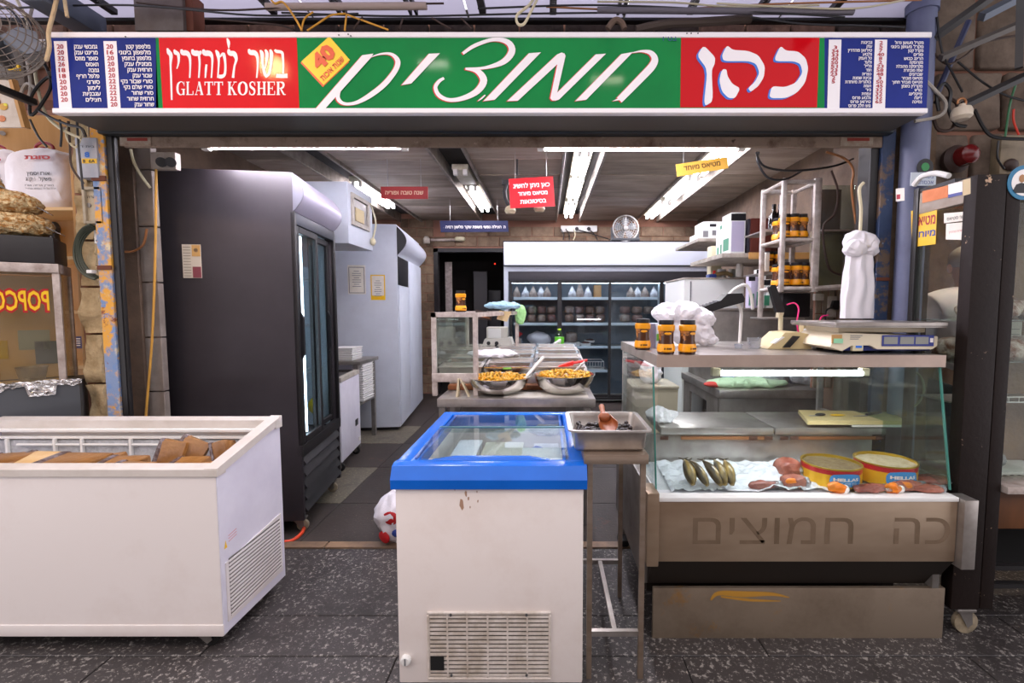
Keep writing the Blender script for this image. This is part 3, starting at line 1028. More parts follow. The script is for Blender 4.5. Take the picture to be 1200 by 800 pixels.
xa = [(a + b) / 2 for a, b in TR]
lamp_fixture(xa[3], yz(177), yz(208), 'nearest bright twin tube lamp of the right trough, behind the yellow sign')
lamp_fixture(xa[3], yz(212), yz(237), 'second bright twin tube lamp of the right trough')
lamp_fixture(xa[3], yz(240), yz(257), 'far bright twin tube lamp of the right trough above the fan')
lamp_fixture(xa[2], yz(184), yz(213), 'nearest bright twin tube lamp of the middle trough')
lamp_fixture(xa[2], yz(215), yz(238), 'second bright twin tube lamp of the middle trough')
lamp_fixture(xa[2], yz(241), yz(256), 'far bright twin tube lamp of the middle trough above the power strip')
lamp_fixture(xa[1], yz(224), yz(249), 'bright twin tube lamp between the two red signs')
lamp_fixture(xa[0], yz(219), yz(245), 'bright twin tube lamp at the left, over the small red sign')
lamp_fixture(xa[1], 2.75, 3.95, 'unseen twin tube lamp added behind the lintel, trough left of the large red sign')  # these two are out of view, added for light on front-facing surfaces
lamp_fixture(xa[2], 2.75, 3.95, 'unseen twin tube lamp added behind the lintel in the middle trough')
t = thing('ceiling_lamp', 'unlit lamp holder without tubes in front of the lamp between the red signs', 'lamp', (xa[1], yz(212), CZ))
MB().box((xa[1] - .085, yz(203), CZ - .0), (xa[1] + .085, yz(220), CZ + .06), .01).build('lamp_tray', 'lamp_tray', t)
for q in (-.05, .05):
    MB().box((xa[1] + q - .022, yz(203), CZ - .05), (xa[1] + q + .022, yz(203) + .05, CZ + .01), .006).build('lamp_socket', 'white_plastic', t)

for a, b, lb in ((242, 474, 'thin white tube lamp under the lintel above the black fridge'), (634, 868, 'bright white tube lamp under the lintel, left of the yellow sign')):
    z0 = Z(173.0, 2.72) if a > 500 else Z(172.6, 2.72)
    t = thing('lintel_lamp', lb, 'lamp', (X((a + b) / 2, 2.72, 173), 2.72, z0), group='tube lamps under the lintel')
    xa_, xb_ = X(a, 2.72, 173), X(b, 2.72, 173)
    MB().cyl((xa_, 2.72, z0), (xb_, 2.72, z0), .016 if a > 500 else .011, seg=12).build('lamp_tube', 'tube_near', t)
    MB().box((xa_ - .03, 2.70, z0 + .02), (xb_ + .03, 2.76, z0 + .06), .005).build('lamp_tray', 'lamp_tray', t)
    for q in (xa_, xb_):
        MB().box((q - .02, 2.705, z0 - .018), (q + .02, 2.735, z0 + .022), .004).build('lamp_socket', 'white_plastic', t)


def caster(parent, x, y, ztop, r=.04, wm='wheel', rot=0.0):
    c, s_ = math.cos(rot), math.sin(rot)
    f = MB()
    f.box((x - .04, y - .035, ztop - .012), (x + .04, y + .035, ztop), .002, 1)
    for q in (-.02, .02):
        f.prism([(x - .03, y + q, ztop - .01), (x + .03, y + q, ztop - .01), (x + .035, y + q, r), (x + .015, y + q, r - .015)], (0, .004 if q > 0 else -.004, 0))
    o = f.build('caster', 'steel_dark', parent, False)
    MB().lathe([(.006, -.014), (r * .6, -.014), (r, -.01), (r, .01), (r * .6, .014), (.006, .014)], (x + .02, y, r), 20, 'Y').build('wheel', wm, o)
    return o


# ------------------------------------------------------------------ black glass-door fridge
bf = thing('glass_door_fridge', 'tall black drinks fridge with sliding glass doors, its plain side turned to the street', 'fridge', (-1.50, 2.88, 0), math.radians(7.4), local=True)
ZB, ZT, DL, DW = .085, 2.2, .78, .75
pm('fridge_black', '#3a353a', .48, .25, col2='#2e2a2e', scale=2.2, lo=.3, hi=.75, bump=.03, bscale=3)
pm('fridge_in', '#aab4bd', .5, .1)
MB().box((-DW, 0, ZB), (0, .03, ZT), .004).build('side_panel', 'fridge_black', bf)
MB().box((-DW, DL - .03, ZB), (0, DL, ZT), .004).build('side_panel', 'fridge_black', bf)
MB().box((-DW + .03, DL - .036, ZB + .43), (-.06, DL - .031, ZT - .1)).build('side_liner', 'fridge_in', bf, False)
MB().box((-DW, .03, ZB), (-DW + .03, DL - .03, ZT)).build('back_panel', 'fridge_in', bf)
MB().box((-DW, .03, ZT - .06), (-.001, DL - .03, ZT - .005)).build('top_panel', 'black_metal', bf)
MB().box((-DW, .03, ZB), (-.03, DL - .03, ZB + .42)).build('motor_box', 'black_metal', bf)
for i in range(5):
    z0 = ZB + .05 + i * .075
    MB().prism([(-.03, .035, z0), (.004, .035, z0 - .012), (.012, .035, z0 - .004), (-.03, .035, z0 + .06)], (0, DL - .07, 0)).build('louvre', 'black_metal', bf, False)
MB().box((-.03, .0, ZB + .4), (.008, DL, ZB + .47), .004).build('sill', 'dark_frame', bf)
MB().box((-.03, .03, 1.9), (.006, DL - .03, 1.97), .004).build('door_rail', pm('rail_slate', '#3c3e46', .4, .4), bf)
for y_ in (0, DL - .03):
    MB().box((-.02, y_, ZB + .47), (.006, y_ + .03, 1.97), .003).build('door_jamb', 'dark_frame', bf)
for k, (y0, y1, xx) in enumerate(((.035, .40, -.008), (.375, DL - .035, -.045))):
    z0, z1 = ZB + .475, 1.895
    d = MB()
    for a in ((y0, y0 + .035, z0, z1), (y1 - .035, y1, z0, z1), (y0 + .035, y1 - .035, z0, z0 + .04), (y0 + .035, y1 - .035, z1 - .04, z1)):
        d.box((xx - .012, a[0], a[2]), (xx + .012, a[1], a[3]), .003, 1)
    d = d.build('sliding_door', 'dark_frame', bf)
    MB().box((xx - .002, y0 + .035, z0 + .04), (xx + .002, y1 - .035, z1 - .04)).build('pane', glass('fridge_pane', '#dfe9ec', .06), d, False)
    MB().prism([(xx + .012, y0 + .005 + k * .3, 1.08), (xx + .03, y0 + .005 + k * .3, 1.12), (xx + .03, y0 + .005 + k * .3, 1.34), (xx + .012, y0 + .005 + k * .3, 1.38)], (0, .022, 0)).build('door_handle', 'black_plastic', d, False)
pr_ = [(-.01, 1.975)] + [(.06 * math.sin(math.pi * i / 10) + .002, 1.975 + .222 * i / 10) for i in range(11)] + [(-.01, 2.197)]
MB().prism([(a, .012, b) for a, b in pr_], (0, DL - .024, 0)).build('header', pm('header_grey', '#b5b0c2', .4, .3), bf)
for yy in (.002, DL - .012):
    MB().prism([(a * .98, yy, b) for a, b in pr_], (0, .01, 0)).build('header_cap', pm('cap_grey', '#6b6a75', .4), bf)
MB().cyl((-.06, .25, ZB + .5), (-.06, .25, 1.86), .011, seg=10).build('inner_lamp', emis('fridge_tube', '#eaf2ff', 15), bf)
for z0 in (.95, 1.28, 1.6):
    s_ = MB()
    for i in range(9):
        s_.cyl((-.68 + i * .07, .04, z0), (-.68 + i * .07, DL - .04, z0), .004, seg=6)
    s_.cyl((-.1, .04, z0), (-.1, DL - .04, z0), .006, seg=6).cyl((-.68, .04, z0), (-.68, DL - .04, z0), .006, seg=6)
    s_.build('wire_shelf', 'alu', bf)
for i, (z0, x0) in enumerate(((.954, -.3), (.954, -.5), (1.284, -.3), (1.284, -.5), (1.604, -.3), (1.604, -.5))):
    p = Matrix.Translation(bf.location) @ Matrix.Rotation(math.radians(7.4), 4, 'Z') @ V((x0, .52, z0 + .085))
    tag(MB().ball(p, (.08, .13, .08), 3, sq=.7, amp=.02, fr=12, seed=i).build('food_bag', pm('dark_film', '#3b4350', .15, col2='#8d97a4', scale=14, lo=.5, hi=.65, bump=.5)), 'dark glossy bag on the %s wire shelf of the black fridge, %s one' % (('lower', 'middle', 'upper')[i // 2], ('front', 'rear')[i % 2]), 'bag', 'bags in the black fridge')
# sticker sheet on the side
st = MB().box((-.615, -.003, 1.575), (-.515, -.0005, 1.768)).build('warranty_sheet', pm('sheet', '#c9bfae', .6), bf, False)
MB().box((-.562, -.0045, 1.577), (-.517, -.003, 1.64)).build('print_block', pm('maroon', '#7d3a44', .6), st, False)
MB().box((-.562, -.0045, 1.7), (-.517, -.003, 1.765)).build('print_block', pm('tan', '#c69a5b', .6), st, False)
mm = MB()
for i in range(11):
    mm.box((-.61, -.004, 1.585 + i * .0165), (-.57, -.003, 1.589 + i * .0165))
mm.build('print_lines', pm('faint_print', '#8d8577', .7), st, False)
MB().prism(arc((-.54, -.0035, 1.735), .012, 0, 360, 12)[:-1], (0, -.001, 0)).build('print_figure', 'grey_print', st, False)
for x, y in ((-.05, .06), (-.68, .06), (-.06, DL - .08), (-.68, DL - .08)):
    caster(bf, x, y, ZB, .035)
tag(MB().tube(spline([P(316, 626, 2.84), P(322, 633, 2.78), P(340, 634, 2.78), P(353, 625, 2.86), P(356, 616, 2.95), P(352, 610, 3.02)], 6), .011, 8).build('hose', 'orange_paint'), 'orange hose looped around the wheel under the black fridge', 'hose')
for (px, py, c, r_) in ((356, 512, '#c9b02a', .05), (360, 505, '#8fa03a', .045), (366, 500, '#c9b02a', .05)):
    p = P(px, py, 3.15)
    tag(MB().ball((p.x - .12, p.y + (px - 356) * .03, .64 + r_), (r_, r_, r_ * 1.3), 2, amp=.004).build('jar', pm('jar_' + c, c, .25)), {356: 'yellow jar nearest the glass at the bottom of the black fridge', 360: 'green jar at the bottom of the black fridge', 366: 'yellow jar deeper in the bottom of the black fridge'}[px], 'jar')

# ------------------------------------------------------------------ white tall fridge further in
wfz = thing('white_fridge', 'tall pale white fridge with a dark window standing at the left wall', 'fridge', (-1.67, 5.4, 0), math.radians(6.1), local=True)
MB().box((-.78, 0, .04), (0, 1.62, 2.33), .006).build('body', 'enamel_blue', wfz)
MB().box((-.7, .04, 0), (-.04, 1.56, .04)).build('plinth', 'black_metal', wfz)
pr_ = [(.0, 1.98)] + [(.1 * math.sin(math.pi * i / 10) + .004, 2.0 + .31 * i / 10) for i in range(11)] + [(0, 2.32)]
MB().prism([(a, .04, b) for a, b in pr_], (0, 1.54, 0)).build('header', pm('header_white', '#c3c6d2', .45), wfz)
for yy in (.015, 1.58):
    MB().prism([(a * .98, yy, b) for a, b in pr_], (0, .025, 0)).build('header_cap', 'dark_frame', wfz)
MB().box((.001, .02, 1.66), (.012, .62, 1.98), .003).build('window', 'black_plastic', wfz)
MB().box((.001, .64, .06), (.02, 1.6, 1.98), .004).build('door', 'enamel_blue', wfz)
MB().box((.001, .02, .06), (.016, .62, 1.655), .004).build('door', 'enamel_blue', wfz)
for (x0, x1, z0, z1, kind, lb) in ((-.535, -.345, 1.555, 1.875, 0, 'ornate bordered certificate taped to the white fridge'), (-.29, -.135, 1.49, 1.77, 1, 'certificate with yellow border taped to the white fridge')):
    ct = tag(MB().box((x0, -.004, z0), (x1, -.0008, z1)).build('certificate', 'paper' if not kind else 'yellow_print', wfz, False), None, None)
    if kind:
        MB().box((x0 + .012, -.006, z0 + .05), (x1 - .012, -.004, z1 - .012)).build('sheet_inset', 'paper', ct, False)
    else:
        fr_ = MB()
        for a in ((x0 + .01, x1 - .01, z0 + .01, z0 + .018), (x0 + .01, x1 - .01, z1 - .028, z1 - .02), (x0 + .01, x0 + .018, z0 + .01, z1 - .03), (x1 - .018, x1 - .01, z0 + .01, z1 - .03)):
            fr_.box((a[0], -.005, a[2]), (a[1], -.004, a[3]))
        fr_.build('border_print', 'grey_print', ct, False)
    ln = MB()
    for i in range(8):
        wv = (x1 - x0) * (.5 if i % 3 else .3)
        c = (x0 + x1) / 2
        ln.box((c - wv / 2, -.0068, z1 - .07 - i * .024), (c + wv / 2, -.006 if kind else -.004, z1 - .064 - i * .024))
    ln.build('text_lines', 'grey_print', ct, False)

# white electrical box high on the left wall
eb = thing('electric_box', 'white wall unit with an open service hatch behind the black fridge', 'box', (-2.05, 4.55, 1.95))
xx = X(423, 4.6, 250)
MB().box((-2.8, 4.3, Z(290, 4.6)), (xx, 4.9, Z(222, 4.6)), .01).build('body', 'enamel_blue', eb)
hz0, hz1 = Z(268, 4.6), Z(232, 4.6)
hf = MB()
for a in ((4.36, 4.4, hz0, hz1), (4.74, 4.78, hz0, hz1), (4.4, 4.74, hz0, hz0 + .04), (4.4, 4.74, hz1 - .04, hz1)):
    hf.box((xx, a[0], a[2]), (xx + .02, a[1], a[3]), .003, 1)
hf = hf.build('hatch_frame', 'grime_white', eb)
MB().box((xx - .001, 4.4, hz0 + .04), (xx + .004, 4.74, hz1 - .04)).build('hatch_panel', 'steel_dark', eb, False)
MB().box((xx + .004, 4.45, hz0 + .05), (xx + .012, 4.65, hz0 + .17), .002).build('paper_note', pm('manila', '#c9b78e', .7), eb, False)
MB().tube(spline([(xx + .01, 4.82, hz1), (xx + .05, 4.85, hz0 + .1), (xx + .01, 4.85, hz0 - .08)], 6), .008, 6).build('wire', 'cream_plastic', eb)
MB().ball((xx + .02, 4.84, Z(279, 4.6)), (.03, .03, .04)).build('plug', 'cream_plastic', eb)

# small white chest freezer between the fridges
cf = thing('small_chest_freezer', 'small white chest freezer with a dark top beside the black fridge', 'freezer', (-1.73, 3.98, 0), math.radians(7), local=True)
MB().box((-.7, 0, .09), (0, .6, .77), .008).build('body', 'enamel_side', cf)
MB().prism([(-.69, .01, .775), (.004, .01, .775), (.004, .6, .775), (-.69, .6, .775)], (0, 0, .035)).build('rim', 'grime_white', cf)
MB().box((-.65, .05, .811), (-.04, .56, .816)).build('lid', glass('dark_lid', '#4a565c', .12), cf, False)
MB().box((.001, .42, .3), (.006, .5, .36), .002).build('lock', 'black_plastic', cf, False)
MB().box((.001, .52, .13), (.006, .58, .17), .002).build('rating_label', 'white_print', cf, False)
for y in (.05, .54):
    caster(cf, -.05, y, .09, .035, 'rubber')
    caster(cf, -.62, y, .09, .035, 'rubber')

# steel side table with stacks of white foam trays
tb = thing('side_table', 'narrow steel table against the white fridge carrying foam trays', 'table', (-2.1, 4.95, 0))
tx = X(431, 4.93, 420)
tz = Z(421, 4.93)
MB().box((-2.75, 4.72, tz - .035), (tx, 5.25, tz), .004).build('table_top', 'steel_dark', tb)
for x, y in ((tx - .05, 4.75), (tx - .05, 5.2), (-2.7, 4.75), (-2.7, 5.2)):
    MB().box((x - .02, y - .02, 0), (x + .02, y + .02, tz - .036)).build('leg', 'steel_dark', tb, False)
MB().box((-2.72, 4.75, .42), (tx - .03, 5.2, .44)).build('shelf', 'steel_dark', tb, False)


def foam_tray(x0, x1, y0, y1, z0, h):
    m_ = MB()
    a = [(x0 + .012, y0 + .012, z0), (x1 - .012, y0 + .012, z0), (x1 - .012, y1 - .012, z0), (x0 + .012, y1 - .012, z0)]
    b = [(x0, y0, z0 + h), (x1, y0, z0 + h), (x1, y1, z0 + h), (x0, y1, z0 + h)]
    va, vb = [m_.bm.verts.new(p) for p in a], [m_.bm.verts.new(p) for p in b]
    m_.bm.faces.new(va[::-1])
    for i in range(4):
        m_.bm.faces.new([va[i], va[(i + 1) % 4], vb[(i + 1) % 4], vb[i]])
    m_.bm.faces.new(vb)
    return m_


pm('foam', '#e9e7e6', .6)
NTH = 'first second third fourth fifth sixth seventh eighth ninth tenth eleventh twelfth thirteenth fourteenth fifteenth sixteenth seventeenth'.split()
xs0 = X(397, 4.85, 410)
for k in range(6):
    h_ = .022
    tag(foam_tray(xs0 - .05 + .003 * (k % 2), X(416, 4.85, 410) + .003 * (k % 3), 4.78, 5.05, tz + .001 + k * h_, h_ - .003).build('foam_tray', 'foam'), 'white foam tray, %s from the bottom of the stack on the steel side table' % NTH[k], 'tray', 'foam trays on the side table')
for k in range(17):
    tag(foam_tray(X(415, 4.86, 450), X(428.5, 4.86, 450) + .004 * (k % 2), 4.8, 5.1, .445 + k * .023, .02).build('foam_tray', 'foam'), 'white foam tray, %s from the bottom of the tall stack under the side table' % NTH[k], 'tray', 'foam trays under the side table')

# ------------------------------------------------------------------ big glass-door fridge along the back wall
Y0 = 7.0
gf = thing('display_fridge', 'wide black framed glass door fridge with a glowing white header at the back wall', 'fridge', (1.0, Y0 + .3, 0))
gx0, gx1 = X(591, Y0), 2.36
zt, zh, zf, zg1, zg0, zb_ = Z(283, Y0), Z(312, Y0), Z(318, Y0), Z(329, Y0), Z(463, Y0), Z(468, Y0)
pm('fridge_inner', '#6d7a88', .45, .2, col2='#5a6672', scale=3)
MB().box((gx0, Y0, .03), (gx0 + .04, 7.7, zh), .004).box((gx1 - .04, Y0, .03), (gx1, 7.7, zh), .004).build('side_panel', 'enamel_blue', gf)
MB().box((gx0 + .04, 7.62, .03), (gx1 - .04, 7.7, zh)).build('back_panel', 'fridge_inner', gf, False)
MB().box((gx0 + .04, Y0 + .02, zg1 + .02), (gx1 - .04, 7.62, zh)).build('top_panel', 'dark_frame', gf, False)
MB().box((gx0 + .04, Y0 + .02, .03), (gx1 - .04, 7.62, zb_ - .02)).build('plinth', 'grime_white', gf, False)
MB().box((gx0 + .004, Y0 - .06, zh + .012), (gx1, Y0 + .3, zt - .012), .01).build('header', pm('lightbox', '#c9cede', .4, emit=.32), gf)
MB().box((gx0 - .004, Y0 - .065, zt - .012), (gx1, Y0 + .31, zt + .004), .003).build('header_edge', 'dark_frame', gf)
MB().box((gx0 - .004, Y0 - .065, zh), (gx1, Y0 + .31, zh + .012), .003).build('header_edge', 'dark_frame', gf)
MB().box((gx0 - .004, Y0 - .065, zh), (gx0 + .004, Y0 + .3, zt)).build('header_edge', 'dark_frame', gf)
MB().box((gx0, Y0 - .02, zf), (gx1, Y0, zh - .001), .003).box((gx0, Y0 - .02, .03), (X(596, Y0), Y0, zf)).build('outer_frame', pm('pale_frame', '#b9bfca', .5), gf)
MB().box((X(596, Y0), Y0 - .015, zg1), (gx1, Y0 + .02, zf - .001), .003).build('frame_head', pm('slate_frame', '#38373c', .45, .3), gf)
MB().box((X(596, Y0), Y0 - .015, zb_), (gx1, Y0 + .02, zg0 - .03), .003).build('frame_sill', 'dark_frame', gf)
for i, (a, b) in enumerate(((597.5, 656), (655.5, 715.5), (713, 775), (774, 830))):
    yy = Y0 + (0 if i in (0, 2) else .012)
    x0, x1 = X(a, Y0), X(b, Y0)
    d = MB()
    d.box((x0, yy - .012, zg0 - .03), (x0 + .035, yy + .012, zg1), .003, 1).box((x1 - .035, yy - .012, zg0 - .03), (x1, yy + .012, zg1), .003, 1)
    d.box((x0 + .035, yy - .012, zg0 - .03), (x1 - .035, yy + .012, zg0 + .01), .003, 1).box((x0 + .035, yy - .012, zg1 - .03), (x1 - .035, yy + .012, zg1), .003, 1)
    d = d.build('sliding_door', 'dark_frame', gf)
    MB().box((x0 + .035, yy - .002, zg0 + .01), (x1 - .035, yy + .002, zg1 - .03)).build('pane', glass('back_pane', '#eef3f5', .06), d, False)
shz = [Z(349, Y0 + .1), Z(379, Y0 + .1), Z(406, Y0 + .1), Z(434, Y0 + .1)]
for k, z in enumerate(shz):
    for a, b in ((602, 655), (657, 714), (716, 772)):
        if k == 3 and a == 716:
            continue
        s_ = MB().box((X(a, Y0 + .1), Y0 + .09, z - .028), (X(b, Y0 + .1), Y0 + .1, z + .012), .002, 1).build('shelf', pm('shelf_edge', '#d2dfe8', .35, .2), gf, False)
        MB().box((X(a, Y0 + .1), Y0 + .1, z - .012), (X(b, Y0 + .1), 7.6, z - .004)).build('shelf_plate', 'alu', s_, False)
MB().box((X(770, Y0 + .1), Y0 + .09, zg0 + .05), (X(772, Y0 + .1), Y0 + .11, zg1 - .02)).build('shelf_upright', 'shelf_edge', gf, False)
MB().cyl((gx0 + .08, Y0 + .06, zg1 - .02), (gx1 - .1, Y0 + .06, zg1 - .02), .012, seg=8).build('inner_lamp', emis('shelf_fill_tube', '#e8f0ff', 14), gf)  # unseen tube added at the top for light on the shelves

pm('film_meat_a', '#7c5a55', .22, col2='#4e3a3c', scale=14, bump=.4, bscale=30)
pm('film_meat_b', '#8d7468', .22, col2='#5c4743', scale=14, bump=.4, bscale=30)
pm('film_meat_c', '#9a8c84', .22, col2='#6a5650', scale=12, bump=.4, bscale=30)
pm('film_silver', '#c9c9cf', .25, .3, col2='#8d8a90', scale=12, bump=.5, bscale=30)
ORD = ['first', 'second', 'third', 'fourth', 'fifth']
DN = {0: 'leftmost door', 1: 'second door', 2: 'third door'}
# pointed bags on the top shelf
for di, xs_ in enumerate(((606, 616, 625, 634, 641), (670, 679, 688), (738, 746, 754, 765))):
    for j, px in enumerate(xs_):
        z = shz[0] + .013
        x = X(px, Y0 + .2)
        hh = .16 if (di, j) != (1, 1) else .22
        m_ = MB()
        y_ = Y0 + .17 + .04 * (j % 2)
        wv = .06
        ring = lambda zz, sx, sy: [(x - sx, y_ - sy, zz), (x - sx * .3, y_ - sy * 1.25, zz), (x + sx, y_ - sy, zz), (x + sx, y_ + sy, zz), (x - sx, y_ + sy, zz)]
        prev = None
        for zz, sx, sy in ((z, wv, .05), (z + hh * .35, wv * .95, .05), (z + hh * .7, wv * .45, .03), (z + hh, wv * .12, .008)):
            r_ = [m_.bm.verts.new(V(p) + V((noise.noise(V(p) * 31) * .008, 0, 0))) for p in ring(zz, sx, sy)]
            if prev:
                for q in range(5):
                    m_.bm.faces.new([prev[q], prev[(q + 1) % 5], r_[(q + 1) % 5], r_[q]])
            else:
                m_.bm.faces.new(r_[::-1])
            prev = r_
        m_.bm.faces.new(prev)
        tag(m_.build('food_bag', 'film_silver' if (di + j) % 2 else 'film_meat_c', smooth=True), 'pointed clear food bag, %s on the top fridge shelf behind the %s' % (ORD[j], DN[di]), 'bag', 'pointed bags in the back fridge')
tag(bx(X(695, Y0 + .3), X(704, Y0 + .3), Y0 + .25, Y0 + .36, shz[0] + .001, shz[0] + .2, .02).build('food_pack', pm('pack_tan', '#b58b5c', .5)), 'upright tan food pack on the top shelf of the back fridge', 'package')
# shrink-wrapped packs on the second shelf, two layers
for di, (a, b) in enumerate(((606, 652), (661, 709), (725, 767))):
    for row in (0, 1):
        n = (4, 4, 3)[di]
        for j in range(n):
            if (di, row, j) == (2, 0, 2):
                continue
            px = a + (j + .5) * (b - a) / n
            wv = (b - a) / n / 560 * Y0 * .48
            zc = shz[1] + .013 + .062 + row * .125
            x = X(px, Y0 + .25)
            tag(MB().ball((x, Y0 + .25 + .03 * row, zc), (wv * .93, .1, .056), 3, sq=.55, amp=.008, fr=9, seed=j * 3.1 + di * 7 + row).build('meat_pack', ('film_meat_a', 'film_meat_b', 'film_meat_c')[(j + di + row) % 3]),
                'wrapped meat pack, %s in the %s layer of the second shelf behind the %s' % (ORD[j], ('lower', 'upper')[row], DN[di]), 'meat pack', 'meat packs in the back fridge')
p = P(640, 404, Y0 + .25)
tag(MB().ball((X(632, Y0 + .25), Y0 + .28, shz[2] + .013 + .1), (.17, .12, .1), 3, amp=.035, fr=7).build('plastic_bag', 'white_bag'), 'white carrier bag on the third shelf behind the leftmost door', 'bag')
tag(bx(X(604, Y0 + .2), X(611, Y0 + .2), Y0 + .14, Y0 + .24, shz[2] + .013, shz[2] + .12, .01).build('carton', pm('carton_brown', '#8a7a75', .5)), 'small brown carton beside the white carrier bag in the back fridge', 'carton')
tag(MB().prism([P(608, 388, Y0 + .12), P(613, 391, Y0 + .12), P(608, 395, Y0 + .12)], (0, .006, 0)).build('price_flag', 'red_print'), 'small red price flag hanging above the white carrier bag', 'tag')
tag(foam_tray(X(660, Y0 + .2), X(680, Y0 + .2), Y0 + .13, Y0 + .4, shz[2] + .013, .04).build('foam_tray', 'foam'), 'pale foam tray under a wrapped cut on the third shelf, second door', 'tray')
tag(MB().ball((X(669, Y0 + .25), Y0 + .26, shz[2] + .013 + .12), (.09, .08, .08), 3, sq=.6, amp=.012).build('meat_pack', 'film_meat_c'), 'single wrapped cut lying on the pale tray on the third shelf', 'meat pack')
for a, b, lb in ((680, 692, 'left foam tray of dark food on the third shelf behind the bottle'), (686, 698, 'right foam tray of dark food on the third shelf behind the bottle')):
    t = thing('food_tray', lb, 'tray', (X((a + b) / 2, Y0 + .2), Y0 + .25, shz[2] + .013 + (.03 if a > 683 else 0)))
    zz = shz[2] + .013 + (.032 if a > 683 else 0)
    o_ = .0 if a < 683 else .17
    foam_tray(X(a, Y0 + .2), X(b, Y0 + .2), Y0 + .13 + o_, Y0 + .29 + o_, zz, .03).build('tray', 'foam', t)
    MB().ball((X((a + b) / 2, Y0 + .2), Y0 + .21 + o_, zz + .035), (.06, .06, .02), 2, amp=.01).build('food', 'film_meat_a', t)
bk = thing('wire_basket', 'white wire basket on the lowest shelf of the back fridge', 'basket', (X(692, Y0 + .2), Y0 + .25, shz[3]))
x0, x1 = X(678, Y0 + .2), X(707, Y0 + .2)
q = MB()
for z in (.02, .13):
    q.tube([(x0, Y0 + .12, shz[3] + z), (x1, Y0 + .12, shz[3] + z), (x1, Y0 + .45, shz[3] + z), (x0, Y0 + .45, shz[3] + z)], .006, 6, True)
for i in range(10):
    xx = x0 + (x1 - x0) * i / 9
    q.cyl((xx, Y0 + .12, shz[3] + .02), (xx, Y0 + .12, shz[3] + .13), .004, seg=5)
q.build('wires', 'white_plastic', bk)

# ------------------------------------------------------------------ table fan and power strip at the back wall
fn = thing('desk_fan', 'round grey desk fan standing on top of the back fridge', 'fan', (X(733, 6.95), 7.0, zt + .005))
fc = P(733, 267.5, 6.95)
rr = 14.5 * 6.95 / F
pm('fan_grey', '#4a4d52', .45)
MB().box((fc.x - .2, 6.9, zt + .005), (fc.x + .2, 7.1, zt + .04), .01).prism([(fc.x - .2, 6.98, zt + .03), (fc.x - .15, 6.98, zt + .03), (fc.x - rr, 6.98, fc.z + .02), (fc.x - rr - .02, 6.98, fc.z + .02)], (0, .04, 0)).prism([(fc.x + .2, 6.98, zt + .03), (fc.x + .15, 6.98, zt + .03), (fc.x + rr, 6.98, fc.z + .02), (fc.x + rr + .02, 6.98, fc.z + .02)], (0, .04, 0)).build('stand', 'fan_grey', fn)
g_ = MB()
for q in range(1, 7):
    g_.tube(arc((fc.x, 6.93 - .012 * (6 - q) / 6, fc.z), rr * q / 6, 0, 360, 32)[:-1], .0035 if q < 6 else .012, 5, True)
for q in range(24):
    a = q / 24 * 2 * math.pi
    g_.cyl((fc.x + rr * .17 * math.cos(a), 6.915, fc.z + rr * .17 * math.sin(a)), (fc.x + rr * math.cos(a), 6.93, fc.z + rr * math.sin(a)), .0025, seg=4)
g_.build('guard', 'alu', fn)
MB().lathe([(0.001, 6.9), (rr * .16, 6.905), (rr * .17, 6.93)], (fc.x, 0, fc.z), 20, 'Y').build('badge', 'alu', fn)
MB().lathe([(rr * .2, 6.95), (rr * .22, 7.06), (rr * .1, 7.12)], (fc.x, 0, fc.z), 20, 'Y').build('motor', 'fan_grey', fn)
for k in range(5):
    a0 = k * 72
    pts = [(fc.x + rr * .2 * math.cos(math.radians(a0)), 6.97, fc.z + rr * .2 * math.sin(math.radians(a0)))]
    for da, f_ in ((-8, .6), (0, .85), (25, .88), (45, .7), (48, .35)):
        pts.append((fc.x + rr * f_ * math.cos(math.radians(a0 + da)), 6.965 + da * .0006, fc.z + rr * f_ * math.sin(math.radians(a0 + da))))
    MB().prism(pts, (0, .006, 0)).build('blade', pm('fan_blade', '#8b9096', .35), fn, False)
ps = thing('power_strip', 'white power strip with dangling leads on the back wall', 'power strip', (X(684, 7.7), 7.7, Z(268, 7.7)))
MB().box((X(657, 7.7), 7.7, Z(271.5, 7.7)), (X(699, 7.7), 7.74, Z(264, 7.7)), .01).build('body', 'white_plastic', ps)
for px in (676, 690):
    MB().cyl(P(px, 268, 7.7), P(px, 268, 7.66), .03, seg=12).build('socket', 'black_plastic', ps)
for i, (a, b) in enumerate(((657, 660), (663, 667), (690, 700), (674, 716), (672, 672))):
    pe = [P(a, 268, 7.68), P((a + b) / 2 + 2, 275, 7.66), P(b, 281, 7.6)]
    cable(spline(pe, 5), .008, 'black_plastic' if i != 4 else 'cream_plastic', ['black lead hanging left of the power strip', 'second black lead hanging beside the power strip', 'black lead from the power strip to the fridge top', 'long black lead from the power strip to the fan', 'cream lead hanging from the power strip'][i])
tag(MB().tube([P(505, 281, 7.72), P(540, 281, 7.72)], .022, 8).build('conduit', 'alu_worn'), 'pale conduit running along above the dark doorway', 'pipe')
tag(MB().lathe([(.001, 0), (.05, .01), (.055, .08), (.03, .12)], P(500, 286, 7.6), 14).build('wall_lamp', 'grime_white'), 'small dusty round lamp beside the dark doorway', 'lamp')
tag(MB().ball(P(539, 280, 7.7), (.085, .06, .04), 2, sq=.7).build('bulkhead_lamp', 'cream_plastic'), 'cream bulkhead lamp above the dark doorway', 'lamp')


